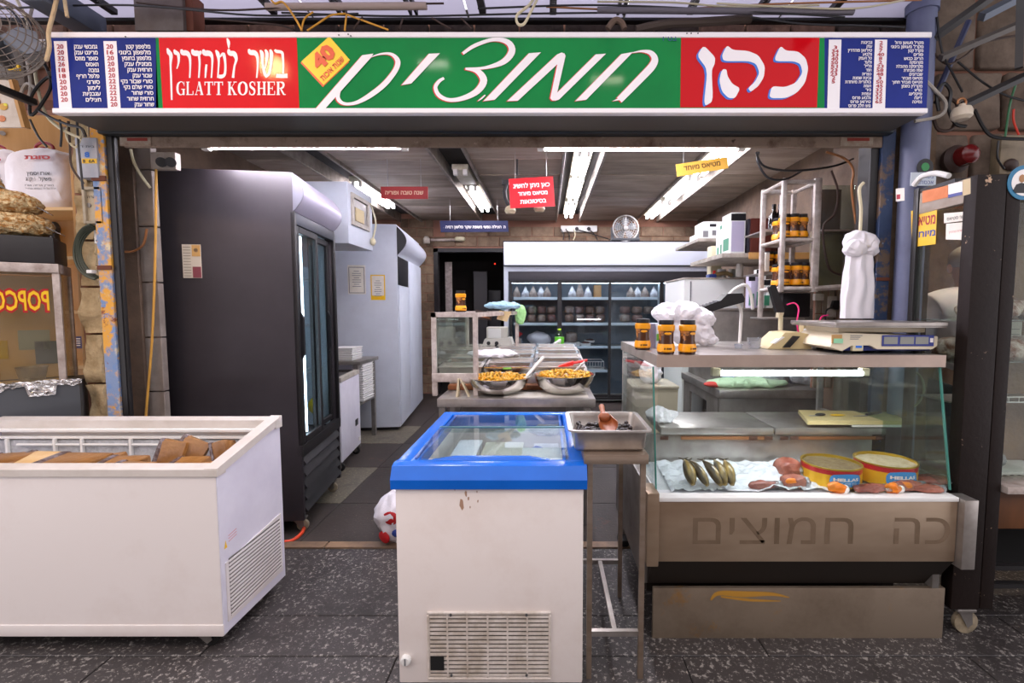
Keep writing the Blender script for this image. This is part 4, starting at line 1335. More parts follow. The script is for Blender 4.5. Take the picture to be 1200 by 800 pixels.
# ------------------------------------------------------------------ hanging signs
def hang_sign(name, label, quad, Y, mat, lines, lmat, th=.006, wires=True, bold=.03):
    """quad = four pixel corners, upper left first, clockwise, on the plane Y"""
    q = [P(a, b, Y) for a, b in quad]
    t = thing(name, label, 'sign', (q[0] + q[2]) / 2)
    MB().prism(q, (0, th, 0)).build('board', mat, t, False)
    xd = (q[1] - q[0]).normalized()
    yd = V((-xd.z, 0, xd.x))
    m_ = MB()
    for st, u, v, wpx in lines:
        a = q[3] + (q[2] - q[3]) * u + (q[0] - q[3]) * v
        a.y -= .002
        m_.text(heb(st), a, w=wpx * Y / F, xd=xd, yd=yd, align='C', bold=bold)
    m_.build('lettering', lmat, t, False)
    if wires:
        for f_ in (.15, .85):
            a = q[0].lerp(q[1], f_)
            MB().cyl(a + V((0, .003, 0)), V((a.x, a.y + .003, CZ)), .003, seg=5).build('hanger', 'alu', t)
    return t


hang_sign('hanging_sign', 'small dark red sign with one line of Hebrew hanging at the left', [(446, 218.5), (501.5, 218.5), (501.5, 233), (446.5, 233)], 4.6, pm('dull_red', '#8e1f22', .5), [('שנה טובה ופוריה', .5, .36, 44)], pm('dull_gold', '#c9a58c', .5))
hang_sign('hanging_sign', 'large bright red sign with three lines of white Hebrew', [(596, 209.5), (648, 206.5), (650.5, 241.5), (598, 244)], 4.4, pm('bright_red', '#d01f2a', .3), [('כאן ניתן להשיג', .5, .68, 42), ('מטיאס מיוחד', .52, .42, 34), ('בסיטונאות', .52, .14, 30)], 'white_print')
hang_sign('hanging_sign', 'yellow cardboard strip sign hanging before the right lamps', [(792, 192.5), (851.5, 183.5), (853.5, 197), (793.5, 207)], 3.6, pm('yellow_card', '#e8b44a', .55), [('מטיאס מיוחד', .5, .36, 42)], pm('brown_ink', '#5c3a1c', .6))
hang_sign('hanging_sign', 'dark blue sign with a line of white Hebrew under the ceiling at the back', [(515.5, 258.5), (595, 258.5), (596, 271.5), (516.5, 272)], 6.3, pm('navy', '#171e4a', .6), [('ה\' הצילה נפשי משפת שקר מלשון רמיה...', .5, .33, 72)], 'white_print')
# loudspeaker and two spot lamps behind the red sign
t = thing('wall_speaker', 'black bracket with two cream spot lamps behind the large red sign', 'lamp', P(620, 235, 4.6))
MB().box(P(588, 216, 4.6), P(596, 210, 4.6) + V((0, .05, 0)), .004).tube([P(594, 214, 4.62), P(591, 224, 4.62), P(592, 232, 4.62), P(596, 240, 4.62)], .018, 8).build('bracket', 'black_metal', t)
for px, py in ((598, 247), (632, 245)):
    MB().lathe([(.001, -.03), (.04, -.025), (.055, 0), (.045, .03), (.02, .05)], P(px, py, 4.62), 18).build('spot_lamp', 'cream_plastic', t)
MB().cyl(P(606, 205, 4.62), V((P(606, 205, 4.62).x, 4.62, CZ)), .01, seg=8).build('stem', 'black_metal', t)

# ------------------------------------------------------------------ salad bar
TZ = Z(467, 3.0)
sbx0, sbx1 = X(512, 3.0, 467), X(698, 3.0, 467)
sb = thing('salad_bar', 'stainless salad bar with slanted pan deck and a framed glass guard at its left', 'salad bar', ((sbx0 + sbx1) / 2, 3.8, 0))
MB().box((sbx0, 3.0, TZ - .055), (sbx1, 3.42, TZ), .006).build('front_shelf', 'steel', sb)
for x in (sbx0 + .03, sbx1 - .05):
    for y in (3.03, 4.6):
        MB().box((x - .022, y - .022, 0), (x + .022, y + .022, TZ - .056), .003, 1).build('leg', 'steel_dark', sb, False)
for x in (sbx0 + .1, sbx1 - .16):
    MB().box((x - .018, 3.16, .05), (x + .018, 3.2, TZ - .056)).build('inner_leg', 'steel_dark', sb, False)
MB().box((sbx0 + .02, 3.3, .3), (sbx1 - .03, 4.62, TZ - .06), .005).build('cold_cabinet', 'steel_dark', sb)
dz = lambda y: .945 + (y - 3.4) / 1.15 * .085
MB().prism([(sbx0, 3.4, TZ - .05), (sbx0, 3.4, dz(3.4) - .03), (sbx0, 4.6, dz(4.6) - .03), (sbx0, 4.6, TZ - .05)], (sbx1 - sbx0, 0, 0)).build('pan_well', 'steel', sb, False)
# glass guard
gp = [P(507, 461, 3.1).x, P(560, 461, 3.1).x]
zg = Z(366, 3.1)
gz = []
for k, (x, y) in enumerate(((gp[0] + .016, 3.1), (gp[1] - .012, 3.1), (X(606, 4.4), 4.4), (gp[0] + .016, 4.4))):
    z0 = TZ + .001 if k < 2 else dz(4.4) - .03
    MB().box((x - .016, y - .014, z0), (x + .016, y + .014, zg), .003, 1).build('guard_post', 'alu_worn', sb, False)
    gz.append(V((x, y, zg)))
for i in range(4):
    a, b = gz[i], gz[(i + 1) % 4]
    d = (b - a).normalized()
    n = V((-d.y, d.x, 0)) * .016
    MB().prism([a - n - d * .016, b - n + d * .016, b + n + d * .016, a + n - d * .016], (0, 0, -.03)).build('guard_rail', 'alu_worn', sb, False)
    zz = .955 if i == 0 else 1.02
    if i in (0, 3):
        MB().prism([V((a.x, a.y, zz)) - n * .15, V((b.x, b.y, zz)) - n * .15, V((b.x, b.y, zz)) + n * .15, V((a.x, a.y, zz)) + n * .15], (0, 0, zg - .03 - zz)).build('guard_pane', 'pane_dirty', sb, False)
MB().box((gp[0], 3.08, Z(447, 3.1)), (gp[1], 3.1, Z(437, 3.1)), .003).build('guard_sill', 'alu_worn', sb)

# pans: three columns of six rows on the slanted deck
cols = [(-.78, -.46), (-.45, -.1), (-.09, .28)]
cn = ['left column under the glass', 'middle column', 'right column']
rn = ['front row', 'second row', 'third row', 'fourth row', 'fifth row', 'back row']
fill = ['#8b7d70', '#a79c8d', '#9a4b32', '#6b7040', '#b8aa92', '#5a4a3c']
for c, (x0, x1) in enumerate(cols):
    for r in range(6):
        y0 = 3.42 + r * .192
        y1 = y0 + .182
        t = thing('salad_pan', 'steel salad pan in the %s, %s' % (rn[r], cn[c]), 'pan', ((x0 + x1) / 2, (y0 + y1) / 2, dz(y0)), group='pans of the salad bar')
        up = .018
        m_ = MB()
        f4 = lambda i_, hz: [(x0 + i_, y0 + i_, dz(y0 + i_) + hz), (x1 - i_, y0 + i_, dz(y0 + i_) + hz), (x1 - i_, y1 - i_, dz(y1 - i_) + hz), (x0 + i_, y1 - i_, dz(y1 - i_) + hz)]
        R_ = [[m_.bm.verts.new(p) for p in f4(i_, hz)] for i_, hz in ((.012, -.02), (.006, up), (0, up + .004), (0, up + .012), (.022, up + .012), (.03, -.015))]
        for A_, B_ in zip(R_, R_[1:]):
            for q in range(4):
                m_.bm.faces.new([A_[q], A_[(q + 1) % 4], B_[(q + 1) % 4], B_[q]])
        m_.bm.faces.new(R_[0][::-1])
        m_.bm.faces.new(R_[-1])
        m_.build('pan', 'chrome' if (c + r) % 2 else 'steel', t, False)
        if (c, r) in ((0, 1), (1, 0), (1, 2), (2, 0), (2, 1), (2, 3), (1, 4), (0, 3)):
            MB().grid(lambda u, v_: (x0 + .03 + u * (x1 - x0 - .06), y0 + .03 + v_ * (y1 - y0 - .06), dz(y0 + v_ * .18) + .004 + .012 * noise.noise(V((u * 6 + c, v_ * 4 + r, 1)))), 8, 5).build('food', pm('food_%d' % ((c * 2 + r) % 6), fill[(c * 2 + r) % 6], .5, bump=.6, bscale=50), t)
        else:
            MB().prism([(x0 + .025, y0 + .025, dz(y0 + .025) + .0), (x1 - .025, y0 + .025, dz(y0 + .025)), (x1 - .025, y1 - .025, dz(y1 - .025)), (x0 + .025, y1 - .025, dz(y1 - .025))], (0, 0, .012)).build('lid', 'steel', t, False)

# ------------------------------------------------------------------ steel bowls of green-yellow olives
pm('olive_yellow', '#d99a1e', .35, col2='#a8861e', scale=40, lo=.4, hi=.6)


def steel_bowl(px0, px1, pyr, pyb, Y, label, lab2):
    c = P((px0 + px1) / 2, pyr, Y)
    r = (X(px1, Y) - X(px0, Y)) / 2
    z0 = TZ + .004
    hgt = c.z - z0 - .004
    t = thing('mixing_bowl', label, 'bowl', (c.x, Y, z0))
    prof = [(.001, 0), (r * .45, .001), (r * .62, hgt * .12), (r * .82, hgt * .42), (r * .93, hgt * .8), (r * .955, hgt), (r, hgt + .003), (r, hgt + .006), (r * .95, hgt + .005), (r * .9, hgt * .8), (r * .78, hgt * .42), (r * .55, hgt * .14), (.001, .008)]
    MB().lathe(prof, (c.x, Y, z0), 40).build('bowl', 'chrome', t)
    o = MB()
    rr_ = random.Random(int(px0))
    o.lathe([(.001, hgt * .86), (r * .6, hgt * .84), (r * .88, hgt * .74), (r * .7, hgt * .5), (.001, hgt * .4)], (c.x, Y, z0), 24)
    for i in range(190):
        a, q = rr_.uniform(0, 6.283), math.sqrt(rr_.random()) * r * .84
        x, y = c.x + q * math.cos(a), Y + q * math.sin(a)
        zz = z0 + hgt * (1.12 - .2 * (q / r) ** 2) + rr_.uniform(-.006, .012)
        o.ball((x, y, zz), (.0125, .011, .011), 1, rot=Matrix.Rotation(rr_.uniform(0, 3), 3, 'Z'))
    tag(o.build('olive_heap', 'olive_yellow', ang=1.3), lab2, 'olives', kind='stuff')
    return c, r, hgt


c1, r1_, h1_ = steel_bowl(547, 622, 441, 463, 3.18, 'left wide steel mixing bowl full of yellow olives', 'yellow olives heaped in the left steel bowl')
c2, r2_, h2_ = steel_bowl(624, 698, 438, 461, 3.2, 'right wide steel mixing bowl full of yellow olives', 'yellow olives heaped in the right steel bowl')


def spoon(p0, p1, p2, rad, mat, label, cat='ladle'):
    t = thing('ladle', label, cat, p0)
    MB().tube([p0, p1], [rad, rad * 1.3], 8).build('handle', mat, t)
    d = (V(p0) - V(p1)).normalized()
    MB().ball(V(p0) + d * .02, (.035, .03, .014), 2).build('spoon_bowl', mat, t)


spoon(P(612, 446, 3.2), P(637, 418, 3.3), None, .009, 'white_plastic', 'white long-handled ladle stuck in the left olive bowl')
spoon(P(668, 440, 3.22), P(685, 424, 3.3), None, .007, 'alu', 'thin grey ladle stuck in the right olive bowl')
# blue cup, red scoop lying on the pans
t = thing('scoop_cup', 'light blue plastic scoop lying behind the left bowl', 'scoop', P(604, 432, 3.4))
cc = P(604, 431, 3.4)
MB().lathe([(.03, 0), (.04, .07), (.036, .07), (.026, .006)], (0, 0, 0), 18, 'X').build('cup', pm('sky_blue', '#7fb0dc', .4), t).location = cc - V(ORG[t.name]) + V((-.02, 0, .02))
MB().box(cc + V((-.09, -.012, -.01)), cc + V((-.03, .012, 0)), .004).build('handle', pm('leaf_green', '#7ab03a', .4), t)
t = thing('red_scoop', 'red plastic scoop lying across the pans behind the right bowl', 'scoop', P(668, 430, 3.45))
a, b = P(652, 432, 3.42), P(672, 428, 3.45)
pm('red_plastic', '#d8241e', .35)
MB().prism([a, a + V((.02, 0, .02)), b + V((0, 0, .03)), b], (0, .06, 0)).build('scoop_body', 'red_plastic', t)
MB().tube([b + V((0, .03, .014)), P(688, 422, 3.5)], .01, 8).build('handle', 'red_plastic', t)
# triangular card stand and bread-brown board beneath the guard
t = thing('card_stand', 'beige folded card stand at the left end of the salad bar shelf', 'stand', P(542, 466, 3.05))
a, b, c_ = P(534, 466, 3.06), P(536, 444, 3.06), P(549, 466, 3.06)
MB().prism([a, b, b + V((.012, 0, 0)), a + V((.012, 0, 0))], (0, .05, 0)).build('upright', pm('card_beige', '#cdbd9d', .7), t, False)
MB().prism([c_, b + V((.013, 0, 0)), b + V((.02, 0, -.004)), c_ + V((.01, 0, 0))], (0, .05, 0)).build('brace', 'card_beige', t, False)
tag(bx(X(523, 3.28), X(665, 3.28), 3.3, 3.38, TZ + .002, Z(451, 3.3), .01).build('wooden_board', pm('board_wood', '#8a4f22', .6, col2='#6b3814', scale=8)), 'orange brown wooden board lying behind the olive bowls', 'board')
for a, b, lb in ((590, 640, 'white napkin under the left olive bowl'), (634, 690, 'white napkin under the right olive bowl')):
    tag(MB().grid(lambda u, v_: (X(a, 3.06) + u * (X(b, 3.06) - X(a, 3.06)), 3.03 + v_ * .2, TZ + .0015 + .002 * abs(noise.noise(V((u * 5, v_ * 5, a))))), 8, 4).build('napkin', 'paper'), lb, 'napkin')


# ------------------------------------------------------------------ spread jars (orange bands, dark lid)
pm('jar_orange', '#f0a010', .3)
pm('jar_lid', '#1d1b1f', .4)
pm('jar_chocolate', '#4a2a18', .25, col2='#c07a3a', scale=22, lo=.52, hi=.62)
pm('jar_brown', '#3a2013', .25)


def make_jar(label, loc, h=.145, group='spread jars'):
    t = thing('spread_jar', label, 'jar', loc, group=group, local=True)
    k = h / .145
    f = lambda pr_: [(a * k, b * k) for a, b in pr_]
    MB().lathe(f([(.03, 0), (.0355, .003), (.0355, .009), (.03, .0095)]), (0, 0, 0), 24).build('base', 'jar_brown', t)
    MB().lathe(f([(.034, .0096), (.038, .014), (.038, .03), (.034, .044)]), (0, 0, 0), 24).build('lower_band', 'jar_orange', t)
    MB().lathe(f([(.0325, .0441), (.0305, .06), (.0305, .085), (.033, .099)]), (0, 0, 0), 24).build('picture_wrap', 'jar_chocolate', t)
    MB().lathe(f([(.034, .0992), (.036, .103), (.036, .121), (.031, .125)]), (0, 0, 0), 24).build('upper_band', 'jar_orange', t)
    MB().lathe(f([(.03, .1252), (.031, .127), (.031, .1445), (.001, .1455)]), (0, 0, 0), 24).build('lid', 'jar_lid', t)
    mk = MB()
    for a in (-.35, -.1, .1, .3):
        x, y = .0384 * k * math.sin(a), -.0384 * k * math.cos(a)
        mk.box((x - .003, y - .0004, .021 * k), (x + .003, y + .0006, .028 * k))
    mk.build('print_mark', 'black_print', t, False)
    mk = MB().ball((0, -.0306 * k, .088 * k), (.016 * k, .002, .006 * k), 2).build('print_spot', 'jar_orange', t)
    return t


CT = 1.205   # top of the deli counter
jar0 = make_jar('spread jar at the back corner of the deli counter, left of the pair', (X(753, 2.24), 2.24, CT))
dup(jar0, (X(780.5, 2.03), 2.03, CT), None, 'left jar of the front pair of spread jars on the deli counter')
dup(jar0, (X(805.5, 2.03), 2.03, CT), .5, 'right jar of the front pair of spread jars on the deli counter')
dup(jar0, (X(540.5, 3.25), 3.25, zg + .001), .9, 'lone spread jar standing on the salad bar glass guard')

# bottle on the far end of the salad bar
bt = thing('soda_bottle', 'clear soda bottle with green label and lime cap at the end of the salad bar', 'bottle', (X(655.5, 4.72), 4.72, 0))
bxx, bz0 = X(655.5, 4.72), Z(409, 4.72)
bh = Z(385, 4.72) - bz0
MB().box((bxx - .09, 4.63, bz0 - .02), (bxx + .09, 4.85, bz0), .003).build('tray', 'steel', sb)
MB().lathe([(.03, 0), (.045, .006), (.047, bh * .3), (.045, bh * .62), (.03, bh * .8), (.014, bh * .9), (.014, bh * .93)], (bxx, 4.72, bz0 + .001), 24).build('bottle', glass('bottle_clear', '#dfeee6', .12), bt)
MB().lathe([(.047, bh * .2), (.0475, bh * .21), (.0475, bh * .58), (.046, bh * .59)], (bxx, 4.72, bz0 + .001), 24).build('label_wrap', pm('lime_label', '#5fbf2a', .4), bt)
MB().lathe([(.016, bh * .92), (.017, bh * .925), (.017, bh), (.001, bh * 1.005)], (bxx, 4.72, bz0 + .001), 16).build('cap', pm('lime_cap', '#b5e020', .4), bt)
MB().box((bxx - .012, 4.672, bz0 + bh * .33), (bxx + .014, 4.6735, bz0 + bh * .5)).build('label_mark', 'white_print', bt, False)
tag(MB().tube([P(639, 409, 4.6), P(651, 402, 4.6), P(657, 398, 4.62)], .012, 8).build('spoon_handle', 'white_plastic'), 'white spoon handle leaning before the soda bottle', 'spoon')
# towels and tags on the guard
tag(MB().ball(V((X(590, 4.2), 4.2, zg + .05)), (.16, .1, .03), 5, amp=.018, fr=9, cr=True).build('blue_towel', pm('blue_cloth', '#9fc4da', .85, bump=.4, bscale=30)), 'light blue cloth crumpled on top of the salad bar guard', 'cloth')
tag(MB().ball(V((X(610, 4.37), 4.36, zg - .03)), (.05, .03, .085), 5, amp=.014, fr=10, seed=3, cr=True).build('green_towel', pm('green_cloth', '#9fd68f', .85, bump=.4, bscale=30)), 'light green cloth hanging from the corner of the salad bar guard', 'cloth')
t = thing('price_tag', 'dark price tag tilted on the rail of the salad bar guard', 'tag', P(568, 368, 3.55))
MB().prism([P(557, 362.5, 3.5), P(578.5, 366, 3.6), P(575.5, 375.5, 3.6), P(558, 373.5, 3.5)], (0, .004, 0)).build('card', pm('dark_card', '#3a2a26', .6), t, False)
for yy in (367, 370):
    MB().prism([P(561, yy, 3.5), P(574, yy + 2, 3.57), P(574, yy + 3, 3.57), P(561, yy + 1, 3.5)], (0, .0005, 0)).build('print_line', pm('rust_print', '#a86a3a', .6), t, False)
tag(MB().prism([P(585, 364, 3.8), P(599.5, 365, 3.85), P(594, 377, 3.85), P(582, 374, 3.8)], (0, .004, 0)).build('price_tag', pm('straw_card', '#cdb68a', .6)), 'straw coloured price tag tilted on the salad bar guard', 'tag')
# label scale behind the guard
ls = thing('label_scale', 'grey label-printing scale standing behind the salad bar glass', 'scale', (X(582, 4.5), 4.75, 1.0))
MB().prism([P(564, 407, 4.5), P(602, 407, 4.5), P(598, 396, 4.5), P(568, 397, 4.5)], (0, .25, 0)).build('base', pm('scale_grey', '#c3c1b8', .45), ls)
MB().box(P(570, 397, 4.55), P(595, 383, 4.55) + V((0, .1, 0)), .012).build('head', 'scale_grey', ls)
MB().box(P(572, 396, 4.545), P(587, 385, 4.545) + V((0, .006, 0)), .003).build('screen', pm('pale_screen', '#d9dbd8', .3), ls)
for px in (572.5, 582):
    MB().cyl(P(px, 402, 4.5), P(px, 402, 4.485), .018, seg=12).build('knob', 'black_plastic', ls)
tag(MB().ball(V((X(578, 3.85), 3.85, dz(3.85) + .055)), (.2, .1, .035), 5, amp=.02, fr=9, seed=9, cr=True).build('plastic_bag', 'white_bag'), 'crumpled white plastic bag lying on the salad pans under the glass', 'bag')

# ------------------------------------------------------------------ blue-rimmed ice cream freezer
fx0, fx1, fy0, fy1, fz = -.545, .135, 1.68, 2.56, .765
fb = thing('blue_freezer', 'white chest freezer with bright blue rim and sliding glass lids, end turned to the street', 'freezer', ((fx0 + fx1) / 2, 2.1, 0))
chips('freezer_white', '#e9dfd9', [('#e0d3cb', 3, .5, .3, 0), ('#9c7b66', 45, .74, .03, 3)], .4, bump=.03, bscale=5)
pm('freezer_blue', '#0d66d0', .22, col2='#0b5cbe', scale=3, spec=.4)
pm('freezer_liner', '#d7dbe0', .45, col2='#bfc5cc', scale=6)
w_ = .05
MB().box((fx0, fy0, .012), (fx1, fy0 + w_, fz), .008).build('end_panel', 'freezer_white', fb)
MB().box((fx0, fy1 - w_, .012), (fx1, fy1, fz), .008).build('end_panel', 'freezer_white', fb)
MB().box((fx0, fy0 + w_, .012), (fx0 + w_, fy1 - w_, fz)).build('side_panel', 'freezer_white', fb)
MB().box((fx1 - w_, fy0 + w_, .012), (fx1, fy1 - w_, fz)).build('side_panel', 'freezer_white', fb)
MB().box((fx0 + w_, fy0 + w_, .3), (fx1 - w_, fy1 - w_, .34)).build('liner_floor', 'freezer_liner', fb)
# rim: bevelled bars
rz0, rz1 = fz - .012, .838
o_ = .012
MB().prism([(fx0 - o_, fy0 - o_, rz0), (fx0 - o_, fy0 - o_ - .004, rz0 + .035), (fx0 - o_, fy0 + .01, rz1 - .006), (fx0 - o_, fy0 + .035, rz1), (fx0 - o_, fy0 + .075, rz1 - .004), (fx0 - o_, fy0 + .075, rz0)], (fx1 - fx0 + 2 * o_, 0, 0)).build('rim_bar', 'freezer_blue', fb)
MB().box((fx0 - o_, fy1 - .05, rz0), (fx1 + o_, fy1 + o_, rz1), .014, 3).build('rim_bar', 'freezer_blue', fb)
for x0, x1 in ((fx0 - o_, fx0 + .05), (fx1 - .05, fx1 + o_)):
    MB().box((x0, fy0 + .05, rz0), (x1, fy1 - .03, rz1), .014, 3).build('rim_bar', 'freezer_blue', fb)
for x0, x1 in ((fx0 + .06, fx0 + .072), (fx1 - .072, fx1 - .06)):
    MB().box((x0, fy0 + .08, rz1 - .02), (x1, fy1 - .06, rz1 - .004), .002).build('lid_track', 'freezer_blue', fb)
l1 = MB().box((fx0 + .05, fy0 + .07, rz1 + .002), (fx1 - .05, 2.2, rz1 + .007)).build('glass_lid', glass('lid_glass', '#eef5f5', .05, .012), fb, False)
MB().box((fx0 + .05, 2.19, rz1 + .0071), (fx1 - .05, 2.2, rz1 + .012)).build('lid_edge', pm('lid_seal', '#5b8a96', .3, .4), l1, False)
l2 = MB().box((fx0 + .06, 2.16, rz1 - .008), (fx1 - .06, fy1 - .055, rz1 - .003)).build('glass_lid', 'lid_glass', fb, False)
MB().prism([(fx0 + .12, fy0 + .06, rz1 - .002), (fx1 - .12, fy0 + .06, rz1 - .002), (fx1 - .2, fy0 + .068, rz1 + .008), (fx0 + .2, fy0 + .068, rz1 + .008)], (0, .018, 0)).build('lid_grip', 'freezer_blue', fb)
# compressor grille on the end
gq = (X(503, fy0, 755), X(644, fy0, 755), Z(792, fy0), Z(719, fy0))
fr_ = MB()
for a in ((gq[0] - .006, gq[1] + .006, gq[3], gq[3] + .012), (gq[0] - .006, gq[1] + .006, gq[2] - .012, gq[2]), (gq[0] - .006, gq[0] + .004, gq[2], gq[3]), (gq[1] - .004, gq[1] + .006, gq[2], gq[3])):
    fr_.box((a[0], fy0 - .008, a[2]), (a[1], fy0 + .0, a[3]), .003, 1)
gr = fr_.build('grille', pm('grille_white', '#d8cec6', .5, col2='#b5a798', scale=20), fb)
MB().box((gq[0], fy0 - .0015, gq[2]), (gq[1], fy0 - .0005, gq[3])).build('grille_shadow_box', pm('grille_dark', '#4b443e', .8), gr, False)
n = 15
for i in range(n):
    z = gq[2] + (i + .5) * (gq[3] - gq[2]) / n
    bx(gq[0] + .004, gq[1] - .004, fy0 - .007, fy0 - .0016, z - .0042, z + .0042).build('slat', 'grille_white', gr, False)
for px in (525, 548, 572, 595, 618):
    x = X(px, fy0, 760)
    bx(x - .003, x + .003, fy0 - .0085, fy0 - .007, gq[2], gq[3]).build('grille_bar', 'grille_white', gr, False)
bx(X(505, fy0, 775), X(521, fy0, 775), fy0 - .0092, fy0 - .0086, Z(783, fy0), Z(767, fy0)).build('broken_gap', 'void', gr, False)
for px, py in ((528, 720.5), (617, 720.5), (529, 791), (617, 791)):
    MB().cyl(P(px, py, fy0 - .008), P(px, py, fy0 - .011), .005, seg=10).build('screw', 'black_metal', gr)
kb = MB().lathe([(.019, 0), (.019, -.012), (.014, -.016), (.001, -.016)], P(476, 772, fy0), 24, 'Y').build('thermostat_knob', 'white_plastic', fb)
MB().box(P(476, 772, fy0) + V((-.003, -.0185, -.013)), P(476, 772, fy0) + V((.003, -.016, .013)), .001, 1).build('knob_mark', 'grey_print', kb, False)
mb_ = MB()
for (px, py, s_) in ((541, 590, 9), (546, 578, 5), (549, 584, 4), (560, 587, 3), (533, 573, 3), (551, 594, 3), (559, 576, 2.5)):
    q = []
    for i in range(9):
        a = i / 9 * 6.283
        r = s_ * (.5 + .6 * abs(noise.noise(V((px, py, i * .7)))))
        q.append(P(px + r * .45 * math.cos(a), py + r * math.sin(a), fy0) + V((0, -.0006, 0)))
    mb_.poly(q)
mb_.build('scuff_mark', pm('scuff', '#a9856d', .7), fb, False)
# goods inside
for (x0, x1, y0, y1, z0, h, mt, lb, nm) in (
        (-.44, -.33, 1.9, 2.42, .345, .36, 'foam', 'long white foam box at the left inside the blue-rimmed freezer', 'foam_box'),
        (-.31, -.12, 1.95, 2.45, .345, .34, pm('pale_card', '#cfc8b4', .6), 'pale carton inside the blue-rimmed freezer', 'carton'),
        (-.06, .06, 2.3, 2.46, .345, .33, 'foam', 'small white foam box at the back of the blue-rimmed freezer', 'foam_box'),
        (-.1, .07, 1.82, 2.08, .345, .42, pm('white_card', '#e4e2df', .5), 'white box directly under the front glass lid', 'carton')):
    t = thing(nm, lb, 'box', ((x0 + x1) / 2, (y0 + y1) / 2, z0))
    MB().box((x0, y0, z0), (x1, y1, z0 + h), .006).build('body', mt, t)
    MB().box((x0 - .004, y0 - .004, z0 + h + .0005), (x1 + .004, y1 + .004, z0 + h + .018), .005).build('lid', mt, t)
tag(MB().ball((-.03, 2.19, .345 + .2), (.075, .075, .2), 5, sq=.7, amp=.016, fr=9, cr=True).build('blue_bag', pm('blue_bag', '#2c3f9a', .4, col2='#3d56c0', scale=8, bump=.3)), 'deep blue bag of goods in the middle of the blue-rimmed freezer', 'bag')
tag(MB().ball((.02, 2.4, .78), (.1, .06, .022), 5, amp=.016, fr=10, seed=4, cr=True).build('clear_bag', 'clear_film'), 'crumpled clear plastic bag under the rear glass lid', 'bag')
# carrier bag on the floor beside it
cb = thing('carrier_bag', 'white carrier bag with red print sagging on the floor behind the blue-rimmed freezer', 'bag', (X(462, 2.78), 2.8, 0))
cc = V((X(464, 2.8), 2.82, .165))
m_ = MB().ball((0, 0, 0), (.14, .12, .17), 4, amp=.03, fr=8, seed=2)
for v in m_.bm.verts:
    k = (v.co.z + .17) / .34
    if k > .55:
        v.co.x *= 1 - .8 * (k - .55)
        v.co.y *= 1 - .8 * (k - .55)
    v.co.z = max(v.co.z, -.163)
    v.co += cc
m_.build('bag_body', 'white_bag', cb)
for ang, zz, r_, mt in ((-100, .18, .05, 'red_print'), (-120, .06, .045, 'red_print'), (-85, .09, .03, 'blue_ink')):
    a = math.radians(ang)
    m2 = MB().ball((0, 0, 0), (r_, .008, r_ * .8), 2, amp=.004)
    for v in m2.bm.verts:
        v.co = Matrix.Rotation(a + math.pi / 2, 3, 'Z') @ v.co + cc + V((.138 * math.cos(a), .118 * math.sin(a), zz - .165))
    m2.build('print_patch', mt, cb)

# ------------------------------------------------------------------ steel stand with olive tray
sx0, sx1 = X(684, 1.72, 537), X(759, 1.72, 537)
stt = thing('steel_stand', 'narrow tall steel stand between the blue-rimmed freezer and the deli case', 'stand', ((sx0 + sx1) / 2, 1.98, 0))
zt_ = Z(531, 1.72)
MB().box((sx0, 1.70, Z(544, 1.7)), (sx1, 2.27, zt_), .003).build('stand_top', 'steel_warm', stt)
lw = .019
for x in (X(691, 1.72, 640), X(752.5, 1.72, 640)):
    for y in (1.725, 2.235):
        MB().box((x - lw / 2, y - lw / 2, 0), (x + lw / 2, y + lw / 2, Z(544, 1.7) - .001)).build('leg', 'steel_warm', stt, False)
xa_, xb_ = X(691, 1.72, 640), X(752.5, 1.72, 640)
zc_ = Z(742, 1.72)
MB().box((xa_ + .0098, 1.717, zc_ - .01), (xb_ - .0098, 1.735, zc_ + .01)).build('cross_bar', 'steel', stt, False)
MB().box((xa_ + .0098, 2.226, zc_ - .01), (xb_ - .0098, 2.244, zc_ + .01)).build('cross_bar', 'steel', stt, False)
xm = (xa_ + xb_) / 2
MB().box((xm - .009, 1.736, zc_ - .009), (xm + .009, 2.225, zc_ + .009)).build('long_bar', 'steel', stt, False)
# gastronorm tray
tz0 = zt_ + .002
x0, x1, y0, y1, hh = .082, .392, 1.715, 2.05, Z(507, 1.715) - zt_ - .002
ty = thing('olive_tray', 'deep steel tray of black olives on the steel stand', 'tray', ((x0 + x1) / 2, (y0 + y1) / 2, tz0))
m_ = MB()
rings = []
for ins, z in ((.03, 0), (.022, .012), (.018, hh - .01), (.014, hh), (0, hh), (0, hh + .006), (.016, hh + .006), (.022, hh - .012), (.026, .014), (.034, .004)):
    ring = []
    r_ = .03 if ins < .01 else .02
    for (cx_, cy_, a0) in ((x1 - ins - r_, y1 - ins - r_, 0), (x0 + ins + r_, y1 - ins - r_, 90), (x0 + ins + r_, y0 + ins + r_, 180), (x1 - ins - r_, y0 + ins + r_, 270)):
        for k in range(4):
            a = math.radians(a0 + 30 * k)
            ring.append(m_.bm.verts.new((cx_ + r_ * math.cos(a), cy_ + r_ * math.sin(a), tz0 + z)))
    rings.append(ring)
for A_, B_ in zip(rings, rings[1:]):
    for q in range(16):
        m_.bm.faces.new([A_[q], A_[(q + 1) % 16], B_[(q + 1) % 16], B_[q]])
m_.bm.faces.new(rings[0][::-1])
m_.bm.faces.new(rings[-1])
m_.build('tray', 'steel', ty, True, .9)
pm('olive_black', '#1a1413', .25, col2='#2f221f', scale=30)
rr_ = random.Random(5)
o = MB()
for i in range(230):
    x, y = rr_.uniform(x0 + .045, x1 - .045), rr_.uniform(y0 + .04, y1 - .045)
    if x > x1 - .1 and y < y0 + .17 and rr_.random() < .75:
        continue
    z = tz0 + hh * .45 + (.012 if rr_.random() < .35 else 0) + .006 * noise.noise(V((x * 9, y * 9, 0)))
    o.ball((x, y, z), (.0115, .0095, .0095), 1, rot=Matrix.Rotation(rr_.uniform(0, 3), 3, 'Z'))
